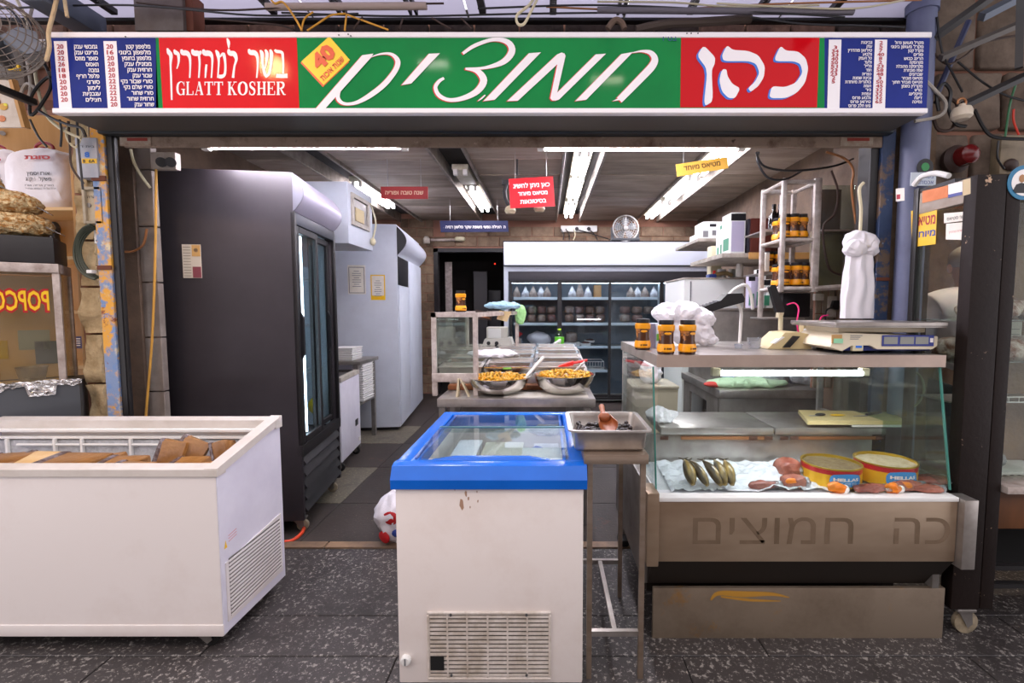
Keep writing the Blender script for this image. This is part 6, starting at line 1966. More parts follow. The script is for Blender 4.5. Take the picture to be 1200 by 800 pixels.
# ------------------------------------------------------------------ things on the counter behind the scale and jars
bb = thing('bag_bundle', 'heap of white plastic carrier bags behind the spread jars', 'bags', (X(800, 2.45), 2.5, CT))
for i, (px, py, r_) in enumerate(((782, 368, (.075, .06, .05)), (800, 366, (.09, .07, .05)), (820, 372, (.075, .06, .05)), (824, 392, (.05, .05, .09)), (806, 395, (.1, .05, .09)), (830, 405, (.04, .04, .03)))):
    c = P(px, py, 2.48)
    c.z = max(c.z, CT + r_[2] + .002)
    MB().ball(c, r_, 5, amp=.017, fr=11, seed=i * 2.7, cr=True).build('crumpled_bag', 'white_bag', bb)
nd = thing('napkin_box', 'narrow grey metal napkin box beside the jars', 'box', (X(767, 2.35), 2.38, CT))
MB().box((X(761, 2.33), 2.33, CT), (X(768, 2.33), 2.45, Z(379, 2.33)), .004).build('body', pm('lilac_metal', '#8f8aa0', .35, .6), nd)
MB().box((X(768.5, 2.33), 2.33, CT), (X(774, 2.33), 2.44, Z(379, 2.33)), .004).build('inner_box', 'enamel_blue', nd)
MB().box((X(769.5, 2.325), 2.326, Z(399, 2.33)), (X(773, 2.325), 2.3295, Z(391, 2.33))).build('green_print', pm('leaf', '#5f9a2c', .5), nd, False)
# card terminal on its arm
ctm = thing('card_terminal', 'black card terminal with keypad leaning over the white bags', 'card reader', P(850, 365, 2.6))
q = [P(x, y, 2.6) for x, y in ((820, 361), (845, 352), (853, 344), (870, 343.5), (873, 350), (872, 354), (850, 360), (834, 365), (823, 364))]
MB().prism(q, (0, .09, 0)).build('housing', 'black_plastic', ctm)
kp = MB()
for i in range(5):
    for j in range(3):
        c = P(824 + i * 4.2, 359.5 - i * 1.5, 2.6)
        kp.box(c + V((0, .012 + j * .026, .0)), c + V((.014, .03 + j * .026, .006)))
kp.build('keys', 'grey_print', ctm, False)
MB().tube(spline([P(860, 353, 2.65), P(868, 362, 2.68), P(868, 380, 2.7), P(866, 411, 2.7)], 4), .009, 8).build('arm', 'white_plastic', ctm)
MB().tube(spline([P(852, 348, 2.64), P(862, 338, 2.7), P(874, 334, 2.72), P(880, 345, 2.72), P(882, 362, 2.74)], 5), .009, 8).build('white_arm', 'white_plastic', ctm)
# tablet screen on white stand
tbs = thing('payment_screen', 'black customer screen on a small white stand', 'screen', P(910, 372, 2.5))
q = [P(x, y, 2.5) for x, y in ((902, 336), (904, 333.5), (909, 333.5), (920, 363), (918, 366), (911, 366))]
MB().prism(q, (0, .03, 0)).build('screen', 'black_plastic', tbs)
MB().prism([P(914, 366, 2.51), P(919, 366, 2.51), P(917, 372, 2.51), P(913, 372, 2.51)], (0, .04, 0)).build('stand', 'cream_plastic', tbs)
MB().box(V((P(904, 0, 2.5).x, 2.48, CT)), V((P(924, 0, 2.5).x, 2.62, CT + .012)), .004).tube([P(915, 371, 2.53), V((P(915, 371, 2.53).x, 2.53, CT + .01))], .012, 8).build('foot', 'cream_plastic', tbs)
# cordless phone base
ph = thing('desk_phone', 'cream desk phone with a black handset on the deli counter', 'phone', (X(920, 2.3), 2.3, CT))
q = [P(x, y, 2.25) for x, y in ((899, 413), (951, 413), (949, 396), (936, 393), (920, 394))]
z_ = min(v.z for v in q)
q = [V((v.x, v.y, v.z - z_ + CT + .002)) for v in q]
MB().prism(q, (0, .16, 0)).build('base', pm('phone_cream', '#cbb98c', .45), ph)
MB().prism([P(918, 407, 2.24), P(926, 407, 2.24), P(938, 394, 2.24), P(930, 393.5, 2.24)], (0, .04, 0)).build('handset', 'black_plastic', ph)
MB().prism([P(906, 402, 2.245), P(908, 403, 2.245), P(920, 395, 2.245), P(917, 394, 2.245)], (0, .03, 0)).build('side_key_bar', 'white_plastic', ph)
MB().box(P(949, 413, 2.4), P(942, 380, 2.4) + V((0, .05, 0)), .005).build('charger_back', 'phone_cream', ph)
wb_ = thing('white_box', 'translucent white plastic box behind the left end of the scale', 'box', (X(966, 2.35), 2.4, CT))
MB().box((X(955, 2.3), 2.3, CT), (X(976, 2.3), 2.42, Z(390, 2.3)), .006).build('body', pm('milky', '#d9dce4', .3), wb_)
MB().box((X(954.5, 2.3), 2.297, Z(390, 2.3) + .0005), (X(976.5, 2.3), 2.423, Z(386, 2.3)), .004).build('lid', 'milky', wb_)
for px, w2, hh, lb in ((884, 8, .05, 'small clear plastic tub on the counter left of the phone'), (865.5, 5, .02, 'low clear plastic lid on the counter near the bags')):
    t = thing('plastic_tub', lb, 'tub', (X(px, 2.3), 2.3, CT))
    MB().lathe([(w2 * .8 * 2.3 / F, .001), (w2 * 2.3 / F, hh), (w2 * 1.06 * 2.3 / F, hh + .002), (w2 * .95 * 2.3 / F, hh + .001), (w2 * .75 * 2.3 / F, .004)], (X(px, 2.3), 2.3, CT), 20).build('tub', glass('tub_clear', '#dfe3ea', .15, .25), t)
pm('pink_cable', '#d8206e', .4)
cable(spline([P(922, 357, 2.48), P(931, 355, 2.46), P(936, 362, 2.44), P(934, 378, 2.42), P(938, 395, 2.4), P(948, 407, 2.38), P(951, 404, 2.38)], 6), .004, 'pink_cable', 'pink charging cable hanging from the black customer screen')
cable(spline([P(971, 369, 2.6), P(962, 372, 2.58), P(960, 385, 2.5), P(954, 400, 2.44), P(948, 409, 2.4)], 6), .004, 'pink_cable', 'pink cable behind the white plastic box')
cable(spline([P(880, 411, 2.32), P(890, 406, 2.33), P(900, 404, 2.34), P(908, 398, 2.34)], 5), .004, 'white_plastic', 'white lead lying on the counter beside the desk phone')

# ------------------------------------------------------------------ hanging bunch of white carrier bags
hb = thing('hanging_bags', 'bunch of white carrier bags hanging on a hook at the right post', 'bags', P(1006, 372, 2.42))
def pleat(px0, px1, py0, py1, seed, top, bot):
    """flat bag hanging in folds"""
    c = P((px0 + px1) / 2, py0, 2.42)
    wv, hv = (px1 - px0) / 2 * 2.42 / F, (py1 - py0) * 2.42 / F

    def f(u, v_):
        a_ = u * 6.28318
        k_ = (top + (bot - top) * min(1, v_ * 1.6)) * (1 - .0 * v_)
        r_ = 1 + .09 * noise.noise(V((math.cos(a_) * 2.2, math.sin(a_) * 2.2, seed + v_ * 1.2)))
        fold = .007 * math.sin(a_ * 7 + seed + 2 * noise.noise(V((v_ * 3, seed, 0))))
        return V((c.x + (wv * k_ * r_ + fold) * math.cos(a_), c.y + (.035 * r_ + fold) * math.sin(a_), c.z - hv * v_))
    return MB().grid(f, 48, 14)


pleat(990, 1026, 296, 372, 1, .75, 1.0).build('bag_body', 'white_bag', hb)
MB().ball(P(1008, 284, 2.42), (.08, .05, .055), 5, amp=.014, fr=11, seed=4, cr=True).build('knot', 'white_bag', hb)
MB().ball(P(1001, 291, 2.4), (.05, .035, .045), 4, amp=.016, fr=16, seed=9).ball(P(1018, 290, 2.4), (.04, .03, .04), 4, amp=.016, fr=16, seed=12).build('gathered_handles', 'white_bag', hb)
MB().tube(spline([P(1012, 214, 2.45), P(1007, 222, 2.45), P(1009, 245, 2.45), P(1008, 270, 2.45)], 5), .008, 8).build('hook_cord', 'cream_plastic', hb)
for i, pts_ in enumerate(([(968, 178), (990, 186), (1000, 200), (998, 222), (1003, 262)], [(886, 178), (896, 195), (930, 200), (975, 195), (1000, 186)], [(1010, 182), (1013, 200), (1010, 230)], [(889, 178), (888, 190), (900, 208), (920, 210), (940, 200)])):
    cable(spline([P(a, b, 2.66 + .06 * i) for a, b in pts_], 6), .006, 'copper' if i % 2 == 0 else 'black_plastic', ['brown cable hanging from the ceiling to the hanging bags', 'black cable slung under the ceiling above the jar rack', 'short brown cable at the right post', 'black cable curling above the jar rack'][i])

# ------------------------------------------------------------------ metal rack with jars
rk = thing('jar_rack', 'worn white metal rack holding spread jars at the right wall', 'rack', P(937, 340, 2.9))
RY0, RY1 = 2.85, 3.12
ra, rbx = X(917, RY0, 280), X(956, RY0, 280)
zt_, zm_, zb2 = Z(213, RY0), Z(281, RY0), Z(338, RY0)
zlow = Z(372, RY0 + .2)
pm('rack_white', '#cfc9c4', .45, .3, col2='#9c8f86', scale=14)
for x, y, r_, z0 in ((ra, RY0, .013, zb2 - .02), (rbx, RY0, .02, zb2 - .02), (ra, RY1, .012, zlow), (rbx, RY1, .014, zb2)):
    MB().box((x - r_, y - .012, z0), (x + r_, y + .012, zt_ + .02), .004, 2).build('post', 'rack_white', rk)
for z in (zt_, zm_, zb2):
    for (x0, y0, x1, y1) in ((ra, RY0, rbx, RY0), (ra, RY1, rbx, RY1), (ra, RY0, ra, RY1), (rbx, RY0, rbx, RY1)):
        MB().tube([(x0, y0, z), (x1, y1, z)], .012, 8).build('rail', 'rack_white', rk)
for z in (zm_, zb2):
    MB().box((ra, RY0, z + .006), (rbx, RY1, z + .012)).build('shelf', 'steel', rk, False)
MB().tube([(rbx, RY0, zb2), (X(990, RY0, 335), RY0, zb2 + .01)], .016, 8).build('side_bar', 'rack_white', rk)
MB().box((ra - .02, RY0 + .12, zlow - .01), (rbx + .02, RY1 + .1, zlow), .003).build('low_shelf', 'steel', rk)
wd_ = rbx - ra
rows_ = [(zm_ + .013, ((.2, .06), (.45, .05), (.72, .06), (.3, .18), (.6, .18)), 'top'), (zb2 + .013, ((.2, .05), (.58, .05), (.86, .07), (.35, .19), (.75, .19)), 'lower')]
nm_ = ['first', 'second', 'third', 'fourth', 'fifth']
for z, spots, nm in rows_:
    for i, (u, dy) in enumerate(spots):
        jx = ra + .0 + u * wd_
        dup(jar0, (jx, RY0 + dy, z), i * .7, 'spread jar on the %s shelf of the jar rack, %s %s' % (nm, ['left front', 'middle front', 'right front', 'left rear', 'right rear'][i], 'spot'), 'spread jars')
# second narrow rack beside it, further back
rk2 = thing('narrow_rack', 'narrow metal rack with jars and dark bottles behind the jar rack', 'rack', P(903, 330, 3.3))
RA, RB, RYa, RYb = X(894, 3.2, 280), X(915, 3.2, 280), 3.2, 3.28
for x in (RA, RB):
    MB().box((x - .012, RYa - .012, Z(372, 3.2)), (x + .012, RYa + .012, Z(222, 3.2)), .004).build('post', 'rack_white', rk2)
for py in (224, 270, 320):
    MB().tube([(RA, RYa, Z(py, 3.2)), (RB, RYa, Z(py, 3.2))], .01, 8).build('rail', 'rack_white', rk2)
    if py > 230:
        MB().box((RA, RYa, Z(py, 3.2) - .004), (RB, RYa + .3, Z(py, 3.2) + .004)).build('shelf', 'steel_dark', rk2, False)
MB().box((RA + .012, RYa - .02, Z(318, 3.2)), (RA + .04, RYa - .008, Z(296, 3.2)), .002).build('price_card', 'paper', rk2)
for i, px in enumerate((901, 907, 912)):
    dup(jar0, (X(px, 3.27, 300), 3.27 + .03 * (i % 2), Z(320, 3.2) + .005), i * .5, 'spread jar on the narrow rack, %s of three' % ('left', 'middle', 'right')[i], 'spread jars')
for i, px in enumerate((902, 909)):
    t = thing('dark_bottle', 'dark glass bottle on the narrow rack, %s one' % ('left', 'right')[i], 'bottle', (X(px, 3.3), 3.3, Z(270, 3.2) + .005))
    MB().lathe([(.03, 0), (.034, .004), (.034, .1), (.012, .14), (.012, .17)], (X(px, 3.3), 3.3, Z(270, 3.2) + .005), 18).build('bottle', pm('dark_glass', '#15110f', .1), t)
    MB().lathe([(.014, .1701), (.014, .185), (.001, .186)], (X(px, 3.3), 3.3, Z(270, 3.2) + .005), 12).build('cap', 'jar_lid', t)
tag(bx(X(917, 3.0, 355), X(950, 3.0, 355), 3.0, 3.1, Z(372, 3.05) + .004, Z(343, 3.0), .01).build('black_monitor', 'black_plastic'), 'black boxy monitor on the low shelf under the jars', 'monitor')
# clear cabinet with a brown board, right of the rack
ac = thing('wall_cabinet', 'clear fronted wall cabinet with a dark brown board beside the jar rack', 'cabinet', P(980, 330, 3.2))
cx0, cx1 = X(961, 3.1, 280), 1.965
MB().box((cx0, 3.2, Z(268, 3.1)), (X(990, 3.1), 3.22, Z(217, 3.1)), .003).build('brown_board', pm('dark_brown', '#4b3228', .5), ac)
MB().box((cx0, 3.2, Z(334, 3.1)), (cx1, 3.22, Z(268, 3.1)), .003).build('back_plate', pm('olive_grey', '#7c7463', .5, col2='#9c8a55', scale=3), ac)
MB().box((cx0, 3.1, Z(336, 3.1)), (cx1, 3.106, Z(217, 3.1))).build('pane', 'pane_dirty', ac, False)
MB().box((cx0, 3.09, Z(271, 3.1)), (cx1, 3.2, Z(269, 3.1))).build('shelf', 'alu', ac, False)
MB().tube(spline([P(974, 200, 3.05), P(982, 225, 3.05), P(978, 250, 3.05), P(965, 265, 3.05), P(966, 290, 3.05), P(972, 315, 3.05), P(985, 322, 3.05)], 6), .007, 6).build('lead', pm('brown_lead', '#3a261c', .6), ac)
sw = thing('wall_socket', 'black plug in a white socket on the tiled wall under the cabinet', 'socket', P(978, 360, 3.2))
MB().box(P(955, 352, 3.25), P(966, 344, 3.25) + V((0, .03, 0)), .004).box(P(970, 372, 3.25), P(987, 347, 3.25) + V((0, .03, 0)), .004).build('plate', 'grime_white', sw)
MB().prism([P(975, 361, 3.22), P(978, 352, 3.22), P(984, 352, 3.22), P(988, 358, 3.22), P(982, 363, 3.22)], (0, .03, 0)).build('plug', 'black_plastic', sw)
MB().tube(spline([P(976, 360, 3.2), P(969, 363, 3.18), P(967, 372, 3.15), P(968, 385, 3.1)], 5), .006, 6).build('lead', 'black_plastic', sw)
wt = struct('wall_tiles_right', bx(X(953, 3.28, 380), 1.965, 3.27, 3.29, .85, Z(338, 3.27)), 'mortar')
for i in range(3):
    for j in range(4):
        x0 = X(953, 3.28, 380) + i * (1.965 - X(953, 3.28, 380)) / 3
        bx(x0 + .003, x0 + (1.965 - X(953, 3.28, 380)) / 3 - .003, 3.262, 3.272, .853 + j * .17, .853 + j * .17 + .164, .003, 1).build('wall_tile', pm('beige_tile', '#8f8271', .4, col2='#7a6d5d', scale=8), wt, False)

# ------------------------------------------------------------------ wall shelves with boxes and speakers
shB = Z(298, 4.0)
sB = thing('wall_shelf', 'near grey wall shelf holding white cartons and speakers', 'shelf', (1.9, 4.1, shB))
MB().box((X(841, 4.0, 298), 3.9, shB - .035), (2.415, 4.75, shB), .003).build('board', 'grime_white', sB)
MB().box((X(871, 4.0, 298), 3.885, shB - .05), (2.415, 3.899, shB + .004), .002).build('edge_strip', 'plywood', sB)
shA = Z(280, 5.0)
sA = thing('wall_shelf', 'far grey wall shelf holding small white cartons', 'shelf', (1.95, 5.3, shA))
MB().box((X(816, 5.0, 281), 4.95, shA - .03), (2.415, 5.8, shA), .003).build('board', 'grime_white', sA)
pm('carton_white', '#dfe2df', .5)


def carton(p0, p1, py0, py1, Y, dep, zb, label, bands=()):
    x0, x1 = X(p0, Y), X(p1, Y)
    t = thing('carton', label, 'box', ((x0 + x1) / 2, Y, zb))
    z1 = zb + (py0 - py1) * Y / F
    MB().box((x0, Y, zb), (x1, Y + dep, z1), .004).build('body', 'carton_white', t)
    for (a, b, c_, d_, mt, side) in bands:
        if side:
            MB().box((x0 - .0015, Y + dep * a, zb + (z1 - zb) * c_), (x0 - .0003, Y + dep * b, zb + (z1 - zb) * d_)).build('print_patch', mt, t, False)
        else:
            MB().box((x0 + (x1 - x0) * a, Y - .0015, zb + (z1 - zb) * c_), (x0 + (x1 - x0) * b, Y - .0003, zb + (z1 - zb) * d_)).build('print_patch', mt, t, False)


pm('leaf_print', '#3e8a6a', .5)
pm('lilac_print', '#b9b4cc', .5)
carton(853, 870, 296, 249, 3.95, .2, shB + .001, 'front white carton with black top band on the near wall shelf', ((0, 1, .8, .97, 'black_print', 0), (.05, .9, .05, .78, 'lilac_print', 0), (.2, .8, .1, .4, 'leaf_print', 1)))
carton(849, 866, 291, 250, 4.2, .2, shB + .001, 'middle white carton with green leaf print on the near wall shelf', ((.2, .8, .1, .4, 'leaf_print', 1), (.1, .9, .85, .95, 'leaf_print', 1)))
carton(845, 862, 291, 251, 4.45, .2, shB + .001, 'rear white carton with green leaf print on the near wall shelf', ((.2, .8, .1, .4, 'leaf_print', 1),))
carton(829, 846, 280, 266, 5.0, .25, shA + .001, 'front low white carton on the far wall shelf', ((.15, .85, .3, .7, 'grey_print', 0),))
carton(819, 829, 279, 267, 5.02, .2, shA + .001, 'small white carton at the left of the far wall shelf', ((.2, .8, .2, .8, 'grey_print', 0),))
carton(821, 846, 267, 253, 5.3, .3, shA + .1, 'upper white carton with speaker print on the far wall shelf', ((.3, .6, .2, .8, 'black_print', 0),))
carton(815, 846, 279, 268, 5.3, .3, shA + .001, 'long low carton under the upper one on the far wall shelf', ())
for p0, p1, Y, lb in ((873, 884, 3.95, 'left brown speaker with black front on the near wall shelf'), (888, 899, 4.2, 'right brown speaker with black front on the near wall shelf')):
    t = thing('speaker', lb, 'speaker', (X(p0, Y), Y, shB + .005))
    x0 = X(p0, Y)
    z1 = shB + .005 + 40 * Y / F
    MB().box((x0 + .02, Y, shB + .005), (x0 + .19, Y + .2, z1), .005).build('cabinet', pm('mahogany', '#5b2a22', .4), t)
    MB().box((x0, Y + .005, shB + .01), (x0 + .019, Y + .195, z1 - .005), .004).build('grille_cloth', pm('grille_cloth', '#2d2b36', .8), t)
    MB().box((x0 - .002, Y + .08, shB + .02), (x0 - .0004, Y + .11, shB + .03)).build('badge', 'alu', t, False)
# lower things at the back right
tag(MB().box(P(833, 325, 4.7), P(846, 288, 4.7) + V((0, .12, 0)), .004).build('wall_panel', pm('cream_board', '#d8d3b4', .5)), 'pale cream board standing on the white cabinet under the wall shelves', 'board')
wc = thing('white_cabinet', 'white enamelled cabinet at the back right, behind the card terminal', 'cabinet', (X(840, 4.5), 4.8, 0))
wx0, wx1 = X(801, 4.5, 345), X(872, 4.5, 345)
wz = Z(327, 4.5)
MB().box((wx0, 4.5, .05), (wx1, 5.2, wz), .008).build('body', 'carton_white', wc)
MB().box((wx0 + .02, 4.52, 0), (wx1 - .02, 5.15, .05)).build('plinth', 'black_metal', wc)
MB().box((wx0 - .01, 4.49, wz), (wx1 + .01, 5.2, wz + .015), .004).build('top', 'grime_white', wc)
MB().box((wx0 + .06, 4.492, .1), (wx0 + .07, 4.4995, wz - .02)).build('door_edge', 'grey_print', wc, False)
for i, px in enumerate((842, 848, 854, 861)):
    tag(MB().lathe([(.018, 0), (.024, .085), (.022, .085), (.016, .004)], (X(px, 4.6), 4.6 + .05 * (i % 2), wz + .016), 16).build('paper_cup', 'carton_white'), 'white cup on the white cabinet, %s in the row of four' % ('first', 'second', 'third', 'last')[i], 'cup', 'cups on the white cabinet')
t = thing('blue_tin', 'small blue tin with a red cap on the white cabinet', 'tin', (X(833, 4.55), 4.57, wz + .016))
bx(X(829, 4.53), X(838, 4.53), 4.53, 4.62, wz + .016, wz + .05, .006).build('body', pm('blue_tin', '#2b3f86', .4), t)
MB().lathe([(.014, 0), (.014, .035), (.001, .036)], (X(835, 4.58), 4.58, wz + .0505), 14).build('cap', 'red_plastic', t)
tag(MB().tube(spline([P(838, 322, 4.55), P(850, 320, 4.55), P(858, 323, 4.55)], 4), .02, 8).build('brown_roll', pm('roll_brown', '#8a7650', .7)), 'brown paper roll lying on the white cabinet', 'roll')
tag(MB().lathe([(.03, 0), (.034, .01), (.034, .1), (.02, .13), (.02, .15)], (X(872, 4.3), 4.45, wz + .016), 16).build('white_canister', 'white_plastic'), 'white canister right of the cups', 'canister')
for i, (px, h_) in enumerate(((879, .26), (888, .3), (897, .22))):
    t = thing('tall_packet', 'leaf printed white packet on the bench, %s of three' % ('left', 'middle', 'right')[i], 'packet', (X(px, 3.75), 3.75, 1.4))
    MB().box((X(px - 4, 3.75), 3.7, 1.4), (X(px + 4, 3.75), 3.8, 1.4 + h_), .006).build('pack', 'lilac_print' if i == 0 else 'carton_white', t)
    MB().box((X(px - 3, 3.7), 3.6985, 1.42), (X(px + 3, 3.7), 3.6997, 1.42 + h_ * .35)).build('leaf_print', 'leaf_print', t, False)
    MB().box((X(px - 3.8, 3.7), 3.6985, 1.4 + h_ * .8), (X(px + 3.8, 3.7), 3.6997, 1.4 + h_ * .98)).build('dark_band', 'black_print', t, False)
# steel bench and steel cabinet behind the deli case
bn = thing('steel_bench', 'long stainless work bench behind the deli case', 'bench', (1.8, 3.9, 0))
BZ = Z(457, 3.42)
b0 = X(843, 3.42, 460)
MB().box((b0, 3.42, BZ - .06), (2.41, 4.4, BZ), .004).build('bench_top', 'steel', bn)
MB().box((b0 + .02, 3.45, .1), (2.4, 3.48, BZ - .061), .003).build('apron_panel', 'steel_dark', bn)
MB().box((b0 + .02, 3.5, .1), (b0 + .04, 3.75, BZ - .061)).box((b0 + .02, 4.2, .1), (b0 + .04, 4.38, BZ - .061)).box((b0 + .02, 3.75, BZ - .14), (b0 + .04, 4.2, BZ - .061)).build('side_frame', 'steel_dark', bn)
MB().box((b0 + .2, 3.5, .1), (b0 + .22, 4.38, BZ - .061)).build('inner_wall', 'void', bn, False)
for x in (b0 + .03, 2.38):
    for y in (3.47, 4.36):
        MB().cyl((x, y, 0), (x, y, .1), .02, seg=10).build('foot', 'rubber', bn)
MB().tube([(b0 - .012, 3.7, BZ - .2), (b0 - .012, 3.7, BZ - .45)], .012, 8).box((b0 - .03, 3.68, BZ - .4), (b0, 3.72, BZ - .36), .004).build('drain_tap', 'chrome', bn)
ov = thing('steel_oven', 'big brushed steel box standing on the work bench', 'oven', (1.7, 4.0, BZ))
ox0, ox1 = X(836, 3.75, 390), 2.4
MB().box((ox0, 3.75, BZ + .002), (ox1, 4.35, Z(364, 3.75)), .006).build('housing', 'steel_dark', ov)
MB().box((ox0 - .004, 3.744, Z(364, 3.75)), (ox1, 4.36, Z(361, 3.75)), .003).build('top_edge', 'steel', ov)
tag(MB().ball((X(878, 3.55), 3.58, BZ + .03), (.3, .1, .04), 5, amp=.018, fr=7, seed=1, cr=True).build('green_bag', pm('pale_green_bag', '#bfe0b8', .4, bump=.3, bscale=25)), 'pale green plastic bag lying on the work bench', 'bag')
tag(MB().ball((X(838, 3.5), 3.55, BZ + .022), (.06, .04, .02), 3, amp=.01).build('red_bag', pm('red_bag', '#d2453c', .45)), 'small red plastic wrapper at the left end of the green bag', 'wrapper')
for i, (p0, p1, c, h_, lb) in enumerate(((850, 862, '#3b4a86', .07, 'blue carton behind the green bag on the bench'), (863, 872, '#e5e3e3', .06, 'white carton beside the blue one on the bench'), (874, 888, '#39477c', .05, 'second blue carton on the bench'), (930, 942, '#2b2c38', .05, 'dark little box on the right part of the bench'))):
    tag(bx(X(p0, 3.68), X(p1, 3.68), 3.68, 3.74, BZ + .002, BZ + .002 + h_, .005).build('small_carton', pm('small_carton_%d' % i, c, .5)), lb, 'box')
for i, (px, w2, lb) in enumerate(((905, .1, 'left lump of clear plastic on the bench'), (955, .16, 'middle lump of clear plastic on the bench'), (990, .12, 'right lump of clear plastic on the bench'))):
    tag(MB().ball((X(px, 3.62), 3.64, BZ + .055), (w2, .06, .05), 5, amp=.018, fr=11, seed=i * 5, cr=True).build('plastic_lump', 'clear_film'), lb, 'plastic')
# crates left of the bench seen through the counter legs
bc = thing('bin_box', 'beige plastic bin on the floor behind the counter end', 'bin', (X(765, 3.4), 3.5, 0))
MB().prism([(X(744, 3.4), 3.4, .01), (X(792, 3.4), 3.4, .01), (X(796, 3.4), 3.4, Z(455, 3.4)), (X(742, 3.4), 3.4, Z(455, 3.4))], (0, .35, 0)).build('bin', pm('bin_beige', '#a99f88', .5), bc)
MB().box((X(741, 3.39), 3.385, Z(455, 3.4)), (X(797, 3.39), 3.76, Z(452, 3.4)), .004).build('rim', 'bin_beige', bc)
tag(MB().ball((X(764, 3.5), 3.52, Z(452, 3.4) + .09), (.08, .07, .09), 5, amp=.016, fr=11, seed=8, cr=True).build('white_rag', 'white_cloth'), 'white rag lying on the beige bin', 'cloth')

# ------------------------------------------------------------------ left neighbour: plywood shelves, popcorn machine
sh_ = thing('plywood_shelves', 'tall plywood shelf unit of the snack stall at the left edge', 'shelf', (-3.0, 2.85, 0))
SR, SYF = X(99, 2.74, 330), 2.72
MB().box((SR - .02, SYF, 0), (SR, 3.1, Z(152, SYF)), .002).build('side_board', 'plywood', sh_, False)
MB().box((-3.9, 3.08, 0), (SR - .021, 3.1, Z(135, 3.08)), .002).build('back_board', 'plywood', sh_, False)
for py in (243, 301, 365, 430):
    z = Z(py, SYF)
    MB().box((-3.9, SYF + .02, z - .012), (SR - .021, 3.078, z + .006), .002).build('shelf_board', 'plywood_edge', sh_, False)
for px, py in ((3, 156), (75, 151)):
    MB().cyl(P(px, py, 3.079), P(px, py, 3.06), .014, seg=12).build('screw_cap', 'alu', sh_)
MB().box(P(75, 360, SYF - .004), P(80, 333, SYF - .004) + V((0, .003, 0))).build('paper_note', 'paper', sh_, False)
pn = MB().box(P(77, 408, 3.07), P(97, 394, 3.07) + V((0, .004, 0))).build('purple_notice', 'purple_ink', sh_, False)
ln = MB()
for i in range(4):
    ln.box(P(80, 397.3 + i * 2.6, 3.068), P(94, 396.3 + i * 2.6, 3.068) + V((0, .001, 0)))
ln.build('print_lines', 'white_print', pn, False)


def rice_bag(c, w2, h, label, seed, full=True):
    t = thing('rice_bag', label, 'bag', c, local=True, group='white rice bags on the plywood shelf')
    m_ = MB().ball((0, 0, h / 2), (w2, .09, h / 2), 4, sq=.42, amp=.02, fr=9, seed=seed)
    for v in m_.bm.verts:
        k = v.co.z / h
        v.co.y *= 1 - .4 * max(0, k - .4)
        v.co.x *= 1 - .08 * max(0, k - .5)
    m_.build('sack', 'white_bag', t)
    MB().tube(spline([(-.1 * w2 * 3, 0, h * .97), (-.09 * w2 * 3, 0, h * 1.08), (0, -.005, h * 1.13), (.09 * w2 * 3, 0, h * 1.08), (.1 * w2 * 3, 0, h * .97)], 5), .008, 8).tube(spline([(-.24 * w2, 0, h * .98), (0, -.01, h * 1.04), (.26 * w2, 0, h * .98)], 5), .007, 8).build('handle', pm('handle_red', '#8c1722', .35), t)
    tx = MB().text(heb('סוגת'), (0.05, -.092, h * .78), w=w2 * .85, h=.022, align='C', bold=.05).build('red_lettering', 'red_print', t, False)
    b_ = MB()
    b_.text(heb('אורז יסמין'), (.05, -.094, h * .52), w=w2 * .75, h=.02, align='C', bold=.02)
    b_.text(heb('משקל: 5 ק"ג'), (.05, -.094, h * .43), w=w2 * .85, h=.02, align='C', bold=.02)
    b_.text(heb('הארץ אריזה אורז'), (.05, -.093, h * .34), w=w2 * .95, h=.012, align='C')
    b_.text(heb('ארוז על ידי המותג אורז לבן'), (.05, -.093, h * .29), w=w2 * 1.1, h=.01, align='C')
    b_.build('black_lettering', 'black_print', t, False)
    return t


zs_ = Z(243, SYF) + .008
rice_bag((X(54, 2.84, 200), 2.84, zs_), .17, .34, 'white rice bag with a red handle standing nearest the meter boxes', 1)
rice_bag((X(-2, 2.88, 200), 2.88, zs_), .17, .34, 'white rice bag with a red handle cut off by the left edge', 5)
for i, (px, py, lb) in enumerate(((62, 263, 'dark box deep on the shelf under the rice bags'),)):
    tag(bx(X(40, 3.0), X(58, 3.0), 2.98, 3.06, Z(301, SYF) + .012, Z(264, 3.0)).build('navy_box', pm('navy_box', '#232a52', .5)), lb, 'box')
tag(MB().tube(spline([P(62, 262, 2.8), P(66, 268, 2.8), P(64, 275, 2.8), P(66, 285, 2.8)], 4), .02, 8).build('black_bracket', 'black_metal'), 'black metal bracket under the rice bag shelf', 'bracket')

PA = math.radians(36)
PO = V((X(75, 2.46, 400), 2.46, 0))
PM = Matrix.Translation(PO) @ Matrix.Rotation(PA, 4, 'Z')
pmc = thing('popcorn_machine', 'popcorn machine with black top and glass sides at the left edge', 'popcorn machine', PO, PA, local=True)
pz = lambda py: Z(py, 2.46)
PW, PD = -.72, .3
MB().box((PW, 0, pz(309)), (-.012, PD, pz(278)), .01).build('top_box', 'black_metal', pmc)
MB().box((PW, -.006, pz(320)), (0, PD, pz(309) - .001), .004).build('trim', 'alu_worn', pmc)
zpop = pz(447)
for y in (0, PD - .03):
    MB().box((-.028, y, zpop), (0, y + .03, pz(320) - .001), .003).build('corner_post', 'alu_worn', pmc)
MB().box((PW, .01, zpop), (-.029, .014, pz(320) - .002)).build('front_pane', glass('popcorn_pane', '#f0e9d9', .05, .05), pmc, False)
MB().box((-.012, .031, zpop), (-.008, PD - .031, pz(320) - .002)).build('side_pane', 'popcorn_pane', pmc, False)
MB().box((PW, PD - .02, zpop), (-.03, PD - .01, pz(321))).build('back_pane', pm('popcorn_back', '#d9c6a2', .5, col2='#b9a682', scale=3), pmc, False)
